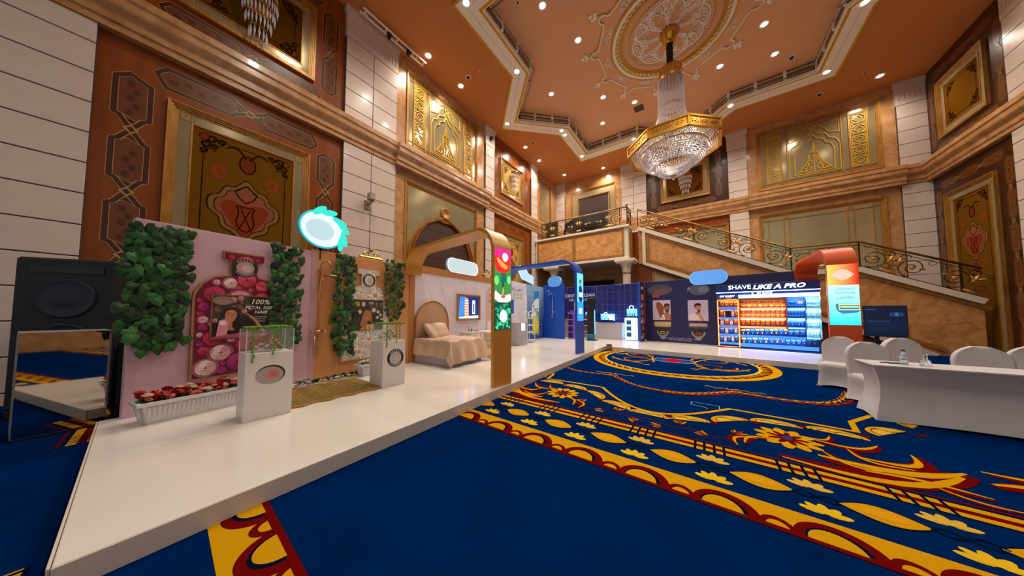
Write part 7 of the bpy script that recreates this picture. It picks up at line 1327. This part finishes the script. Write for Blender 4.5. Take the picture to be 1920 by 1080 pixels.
for s_, B in ((s1, mb), (s2, wb), (s4, nb)): m = MB(); m.box(-.02, .02, -.04, 0, -(s_.location.z - ZD - B.z1) - .15, 0); m.build('stem', IRON, s_)
# gilt ornaments peeping over the wall tops
for B, px, py, lb in ((orB, 696, 478, 'gilt carved crest behind the top of the orange wall'), (mb, 913, 512, 'small gilt carved crest behind the top of the marble wall')):
    u, z = B.uz(px, py, -.6); w0 = B.world(u, 0, -.6); o = thing('gilt_chair_crest', lb, 'gilt chair', (w0.x, w0.y, 0), B.ang); zz = z + ZD
    m = MB(); m.tube([(-.3, 0, zz - .08), (.3, 0, zz - .08)], .03, 6)
    for sg in (-1, 1): m.tube([(sg * x, 0, zz - .05 + y) for x, y in spiral(.12, .06, .09, .02, -90, 300, 14)], .018, 6)
    m.ball((0, 0, zz + .12), .05, 8, 6); m.build('crest', GOLD, o)
    for sg in (-1, 1): m = MB(); m.tube([(sg * .28, 0, 0), (sg * .28, 0, zz - .06)], .03, 6); m.build('leg', GOLD, o)
# ================================================================== right side: covered chairs, table, television
SPAND = mat('white_spandex', '#c9c5c6', .7, c2='#c2bdbe', sc=3, amt=.5)
CH = {}
def chair_cover(name, label, loc, rz, s=1.0, group='white covered banquet chairs'):
    # seat faces local -y, backrest at +y
    o = thing(name, label, 'chair', loc, rz, group); o.scale = (s,) * 3
    if not CH:
        m = MB(); W, Dp, zs = .235, .24, .46; n = 20
        # back: rounded top slab, slightly curved
        rows_f, rows_b = [], []
        for j in range(15):
            t = j / 14; z = zs - .02 + (1.0 - zs + .02) * t; k = 1.0 if t < .55 else math.sqrt(max(0.0, 1 - ((t - .55) / .45) ** 2.4)); hw_ = (W + .015 * math.sin(t * 2.2)) * max(k, .28)
            rows_f.append([(hw_ * x, Dp - .03 + .05 * t - .035 * (1 - x * x) * .4 + .03 * x * x * -1, z) for x in [-1 + 2 * i / n for i in range(n + 1)]]); rows_b.append([(hw_ * x, Dp + .03 + .05 * t + .01 * (1 - x * x), z) for x in [-1 + 2 * i / n for i in range(n + 1)]])
        m.grid(rows_f); m.grid(rows_b); m.grid([[a[0], b[0]] for a, b in zip(rows_f, rows_b)]); m.grid([[a[-1], b[-1]] for a, b in zip(rows_f, rows_b)]); m.grid([rows_f[-1], rows_b[-1]]); CH['back'] = m.build('back_cover', SPAND, o, smooth=True)
        m = MB(); sq = []
        def ringp(w, d0, d1, z, pinch): 
            P = []
            for (ax, ay), (bx, by) in (((-w, -d0), (w, -d0)), ((w, -d0), (w, d1)), ((w, d1), (-w, d1)), ((-w, d1), (-w, -d0))):
                for k in range(8):
                    t = k / 8; f = 1 - pinch * math.sin(math.pi * t); x, y = ax + (bx - ax) * t, ay + (by - ay) * t
                    nx, ny = (by - ay), -(bx - ax); L = math.hypot(nx, ny); off = -pinch * .12 * math.sin(math.pi * t); P.append((x + nx / L * off, y + ny / L * off, z + (.05 * math.sin(math.pi * t) if z < .01 else 0)))
            return P
        rows = [ringp(.20, .20, .22, zs + .02, 0), ringp(.235, .235, .27, zs, 0), ringp(.238, .24, .28, zs - .06, .0), ringp(.235, .24, .28, .3, .3), ringp(.245, .25, .29, .12, .4), ringp(.265, .27, .31, 0, .25)]
        m.grid(rows, closed=True); m.face(rows[0]); CH['skirt'] = m.build('seat_cover', SPAND, o, smooth=True); CH['seam'] = None
        for k, (x, y) in enumerate(((-.262, -.267), (.262, -.267), (.262, .307), (-.262, .307))): q = MB(); q.lathe([(.018, 0), (.022, .012), (.015, .03)], 8, (x * .97, y * .97, 0)); CH['foot%d' % k] = q.build('foot_cup', mat('grey_foot', '#8d8a8a', .6), o)
    else:
        for k, v in CH.items():
            if v is not None: put(v, o)
    return o
chair_cover('banquet_chair', 'white covered chair standing alone beside the stage edge', (2.2, 8.42, 0), R(-22)); 
chair_cover('banquet_chair', 'white covered chair tucked behind the left end of the white table', (2.28, 7.06, 0), R(8))
chair_cover('banquet_chair', 'white covered chair behind the water glasses and farther from the table', (2.93, 7.72, 0), R(20), 1.05)
chair_cover('banquet_chair', 'white covered chair behind the right part of the white table', (3.32, 7.06, 0), R(0)); chair_cover('banquet_chair', 'white covered chair farthest right behind the white table', (3.95, 7.5, 0), R(-6))
tb_o = thing('banquet_table', 'long table under a fitted white stretch cover at the right', 'table', (1.92, 6.10, 0)); TLn, TD, TZ = 1.9, .62, .77
m = MB(); m.bbox(0, TLn, 0, TD, TZ - .025, TZ, .012); m.build('top_cover', SPAND, tb_o)
c4 = [(0, 0), (TLn, 0), (TLn, TD), (0, TD)]
def side(P, Qp, n=20):                       # fabric stretched between two feet, drawn in at mid height
    rows = []; cx_, cy_ = TLn / 2, TD / 2; dx, dy = Qp[0] - P[0], Qp[1] - P[1]; L = math.hypot(dx, dy); nx, ny = -dy / L, dx / L
    for j in range(15):
        t = j / 14; row = []; pn_ = .075 * math.sin(math.pi * t ** 1.25)
        A_ = (P[0] + math.copysign(pn_, cx_ - P[0]), P[1] + math.copysign(pn_, cy_ - P[1])); B_ = (Qp[0] + math.copysign(pn_, cx_ - Qp[0]), Qp[1] + math.copysign(pn_, cy_ - Qp[1]))
        for i in range(n + 1):
            s = i / n; inn = .02 * math.sin(math.pi * s) * math.sin(math.pi * t); z = TZ * t + .035 * math.sin(math.pi * s) * (1 - t) ** 4
            row.append((A_[0] + (B_[0] - A_[0]) * s + nx * inn, A_[1] + (B_[1] - A_[1]) * s + ny * inn, z))
        rows.append(row)
    return rows
for k in range(4): m = MB(); m.grid(side(c4[k], c4[(k + 1) % 4])); m.build('side_cover', SPAND, tb_o, smooth=True)
GL = mat('drinking_glass', '#f2f6fa', .02, 0, trans=1.0); WATER = mat('water_plastic', '#dfe9f2', .08, 0, trans=.9)
wb_ = PZ(1664, 684, TZ); o = thing('water_bottle', 'clear plastic water bottle with a dark cap on the white table', 'bottle', (2.28, 6.36, TZ)); m = MB(); m.lathe([(0, 0), (.033, 0), (.036, .02), (.036, .06), (.033, .07), (.036, .08), (.033, .1), (.034, .12), (.02, .165), (.014, .18), (.014, .19), (0, .19)], 18); m.build('body', WATER, o, smooth=True); m = MB(); m.lathe([(0, .19), (.017, .188), (.017, .21), (0, .21)], 12); m.build('cap', mat('navy_cap', '#2a2448', .4), o); m = MB(); m.lathe([(.0345, .085), (.037, .09), (.037, .12), (.0345, .122)], 18); m.build('label_band', mat('label_white', '#c9cfe0', .5), o)
for k, (x, y, lb) in enumerate(((2.43, 6.32, 'upturned stemmed glass nearest the water bottle'), (2.49, 6.40, 'upturned stemmed glass right of the other glass'))):
    o = thing('wine_glass', lb, 'glass', (x, y, TZ), 0, 'upturned glasses on the white table'); m = MB(); m.lathe([(.036, .0), (.034, .04), (.026, .075), (.008, .09), (.006, .14), (.012, .15), (.034, .156), (.034, .158), (0, .159)], 18); m.build('bowl', GL, o, smooth=True)
pn_ = thing('pen', 'dark pen lying on the white table beside the bottle', 'pen', (2.13, 6.42, TZ + .008), R(35)); m = MB(); m.tube([(-.07, 0, 0), (.07, 0, 0)], .007, 6); m.build('barrel', mat('navy_pen', '#1c2340', .4), pn_); m = MB(); m.box(.0, .06, -.004, .004, .006, .01); m.build('clip', CHROME, pn_)
npd = thing('notepad', 'small dark notepad lying on the white table', 'notepad', (2.22, 6.46, TZ), R(20)); m = MB(); m.bbox(-.09, .09, -.06, .06, 0, .008, .002); m.build('pages', mat('note_blue', '#35507c', .5), npd); m = MB(); m.box(-.09, .09, -.062, -.05, .008, .011); m.build('binding', BLACK, npd)
# television on a stand in front of the staircase
ty = 12.4; p0 = PY(1617, 573.5, ty); p1 = PY(1699.5, 572.5, ty); pb = PY(1690, 632.5, ty); tw_ = p1.x - p0.x; tvo = thing('television', 'large dark television on a stand right of the orange arch', 'television', ((p0.x + p1.x) / 2, ty, 0)); z1, z0 = (p0.z + p1.z) / 2, pb.z
m = MB(); m.bbox(-tw_ / 2, tw_ / 2, -.03, .03, z0, z1, .008); m.build('bezel', BLACK, tvo); p = Print(lambda u, z, d: (u, -.031 - d, z), .001); p.rect(-tw_ / 2 + .02, tw_ / 2 - .02, z0 + .02, z1 - .02, '#06142a', 0)
for k in range(5): p.poly(smooth2([(-tw_ * .45, z0 + .1 + .05 * k), (-.2 * tw_, z0 + .2 + .05 * k), (.1 * tw_, z0 + .12 + .06 * k), (tw_ * .45, z0 + .28 + .05 * k), (tw_ * .45, z0 + .26 + .05 * k), (.1 * tw_, z0 + .10 + .06 * k), (-.2 * tw_, z0 + .18 + .05 * k)], 1, True), '#0a2244', 1)
p.rect(-tw_ * .46, -tw_ * .2, z1 - .12, z1 - .1, '#3a4a66', 2)
for k in range(3): p.rect(tw_ * (.1 + .11 * k), tw_ * (.19 + .11 * k), z1 - .3, z1 - .2, ('#12386a', '#2a5a8c', '#143460')[k], 2)
p.rect(-tw_ * .4, tw_ * .1, z0 + .42, z0 + .46, '#12305c', 2); p.build('picture', attr_mat('dim_screen', .2, .6), tvo)
m = MB(); m.box(-.04 - tw_ * .2, .04 - tw_ * .2, .0, .05, .03, z0 + .2); m.build('pole', BLACK, tvo); m = MB(); m.box(-.45, .45, -.25, .3, 0, .03); m.build('stand_foot', BLACK, tvo); m = MB(); m.box(-tw_ * .25, tw_ * .2, .03, .06, z0 + .15, z0 + .3); m.build('bracket', BLACK, tvo)
# ================================================================== behind the left end: speaker, mirrored plinth, flight cases
mp = thing('mirror_plinth', 'mirror faced plinth at the left end behind the platform', 'plinth', (-6.64, -.16, 0), R(98)); m = MB(); m.bbox(-.62, .0, 0, .5, .02, 1.27, .005); m.build('body', mat('plinth_grey', '#8c8884', .5), mp); m = MB(); m.box(-.615, -.005, -.006, 0, .03, 1.26); m.build('mirror_face', mat('clear_mirror', '#c9c6c0', .03, 1.0), mp); m = MB(); m.box(-.62, .0, -.004, .5, 0, .02); m.build('foot', BLACK, mp)
sk = thing('loudspeaker', 'tall black double loudspeaker at the far left edge', 'speaker', (-7.75, -.55, 0), R(60)); m = MB(); m.bbox(-.55, .42, 0, .6, .12, 2.32, .03); m.build('cabinet', mat('black_tolex', '#0c0d12', .6), sk); m = MB(); m.bbox(-.55, .42, .02, .58, 0, .12, .02); m.build('base', BLACK, sk)
for z in (1.05, 1.72):
    m = MB(); m.lathe([(0, .02), (.08, .03), (.12, .02), (.26, .0), (.29, .02), (.30, 0)], 26); q = m.build('cone', mat('cone_navy', '#0a1230', .5), sk, smooth=True); q.location = (-.06, -.004, z); q.rotation_euler = (R(90), 0, 0)
m = MB(); m.box(-.4, .3, -.012, 0, 2.1, 2.2); m.build('horn', BLACK, sk)
fc = thing('flight_case_rack', 'black equipment rack between the mirrored plinth and the pink wall', 'rack', (-6.75, .18, 0), R(95)); m = MB(); m.bbox(-.3, .3, 0, .5, .05, 1.1, .02); m.build('case', BLACK, fc)
for k in range(4): m = MB(); m.box(-.26, .26, -.012, 0, .15 + .24 * k, .33 + .24 * k); u_ = m.build('unit', mat('rack_panel', '#17181c', .35, .4), fc); m = MB(); m.box(-.2, -.1, -.016, -.012, .22 + .24 * k, .25 + .24 * k); m.build('label_plate', mat('plate_grey', '#7a7a80', .4), u_)
for x in (-.26, .26): m = MB(); m.ball((x, .1, .03), .03, 8, 6); m.build('castor', BLACK, fc)
# ================================================================== recessed downlights
EMIT = mat('lamp_glow', (1, .93, .8), .5, emit=14.0)
spots = [(874, 5, 0), (1017, 10, 1), (1084, 75, 1), (803, 104, 0), (969, 134, 0), (864, 161, 0), (1034, 176, 1), (1131, 182, 1), (1190, 191, 1), (951, 232, 0), (985, 276, 0), (1053, 245, 0), (1059, 253, 0), (1011, 301, 0), (1091, 293, 0), (1130, 231, 1), (1188, 261, 0), (1058, 328, 0), (1131, 315, 0), (1350, 124, 1), (1433, 45, 1), (1453, 101, 1), (1550, 135, 0), (1622, 4, 0), (1370, 198, 0), (1650, 142, 0)]
pos = []
for px, py, inn in spots:
    z = (ZI if inn else ZC)
    p = PZ(px, py, z - (.0 if inn else .0))
    # lamps that sit in the white star band hang at its underside
    rel = max(abs(p.x - SC.x), abs(p.y - SC.y)) / HS; rel2 = (abs(p.x - SC.x) + abs(p.y - SC.y)) / HS / math.sqrt(2); s_ = min(max(rel, 0), 9); st = min(rel, rel2) if False else max(min(rel, 9), 0)
    instar = (rel < 1.0 or rel2 < 1.0)
    zz = ZI if inn else (zb - .008 if instar else ZC)
    p = PZ(px, py, zz); pos.append((p.x, p.y, zz, True))
for px, py in ((U(-5.1), U(2.6)), (U(-3.0), U(2.0)), (U(-.6), U(2.0)), (U(1.8), U(2.2)), (U(5.4), U(8.0)), (U(5.4), U(11.5)), (U(4.4), U(4.6)), (U(2.4), U(7.2)), (U(.4), U(6.4))):  # unseen downlights, added out of view for the light they give
    inn = max(abs(px - SC.x), abs(py - SC.y)) < HS * .85; pos.append((px, py, ZI if inn else ZC, False))
lab = 'round recessed ceiling downlight with a bright bulb'
LABS = ['downlight in the white star band at the top edge, left of the smaller star point', 'raised ceiling downlight at the top edge left of the ceiling rose', 'raised ceiling downlight just left of the ceiling rose', 'lower ceiling downlight above the cream pier by the lighting bar', 'downlight in the white star band at its nearest left notch', 'lower ceiling downlight above the ornate left window', 'raised ceiling downlight nearest the left star notch', 'raised ceiling downlight below left of the ceiling rose', 'raised ceiling downlight nearest the dark air grille', 'downlight at the left point of the white star band', 'lower ceiling downlight left above the far wood panel', 'upper one of the paired downlights in the star band notch', 'lower one of the paired downlights in the star band notch', 'lower ceiling downlight right above the far wood panel', 'downlight at the far left corner of the white star band', 'raised ceiling downlight nearest the far star band corner', 'downlight in the far star band just left of the chandelier ring', 'lower ceiling downlight over the room corner', 'lower ceiling downlight over the balcony doorway', 'raised ceiling downlight right of the chandelier crown', 'raised ceiling downlight at upper right, nearest the top edge', 'raised ceiling downlight midway between chandelier and right star corner', 'downlight at the right corner of the white star band', 'downlight in the white star band at the top right edge', 'downlight in the star band just right of the chandelier ring', 'lower ceiling downlight above the right cream pier']
proto = None
for i, (x, y, z, seen) in enumerate(pos):
    if proto is None:
        proto = thing('ceiling_downlight', lab, 'downlight', (x, y, z), 0, 'recessed ceiling downlights')
        m = MB(); m.lathe([(.085, -.004), (.13, -.018), (.15, -.012), (.155, 0)], 20); m.build('trim_ring', WHITE, proto, smooth=True)
        m = MB(); m.lathe([(.0, -.03), (.05, -.028), (.085, -.012), (.085, 0)], 16); m.build('bulb', EMIT, proto, smooth=True)
        cur = proto; proto_parts = list(kids(proto))
    else:
        cur = empty('ceiling_downlight', (x, y, z)); tag(cur, lab, 'downlight', 'recessed ceiling downlights')
        for q in proto_parts: put(q, cur)
    if not seen: cur['label'] = 'unseen ceiling downlight added for light over the near part of the hall, number %s from the left' % ('one', 'two', 'three', 'four', 'five', 'six', 'seven', 'eight', 'nine', 'ten')[i - len(LABS)]
    if seen:
        cur['label'] = LABS[i]
    ld = bpy.data.lights.new('downlight_lamp', 'SPOT'); ld.energy = LIGHT_W * 1.27 * (1.0 if seen else (1.3 if x < 2 else .45)); ld.color = WARM; ld.spot_size = R(145); ld.spot_blend = .9; ld.shadow_soft_size = .12
    lo = bpy.data.objects.new('downlight_lamp', ld); COL.objects.link(lo); lo.parent = cur; lo.location = (0, 0, -.08)
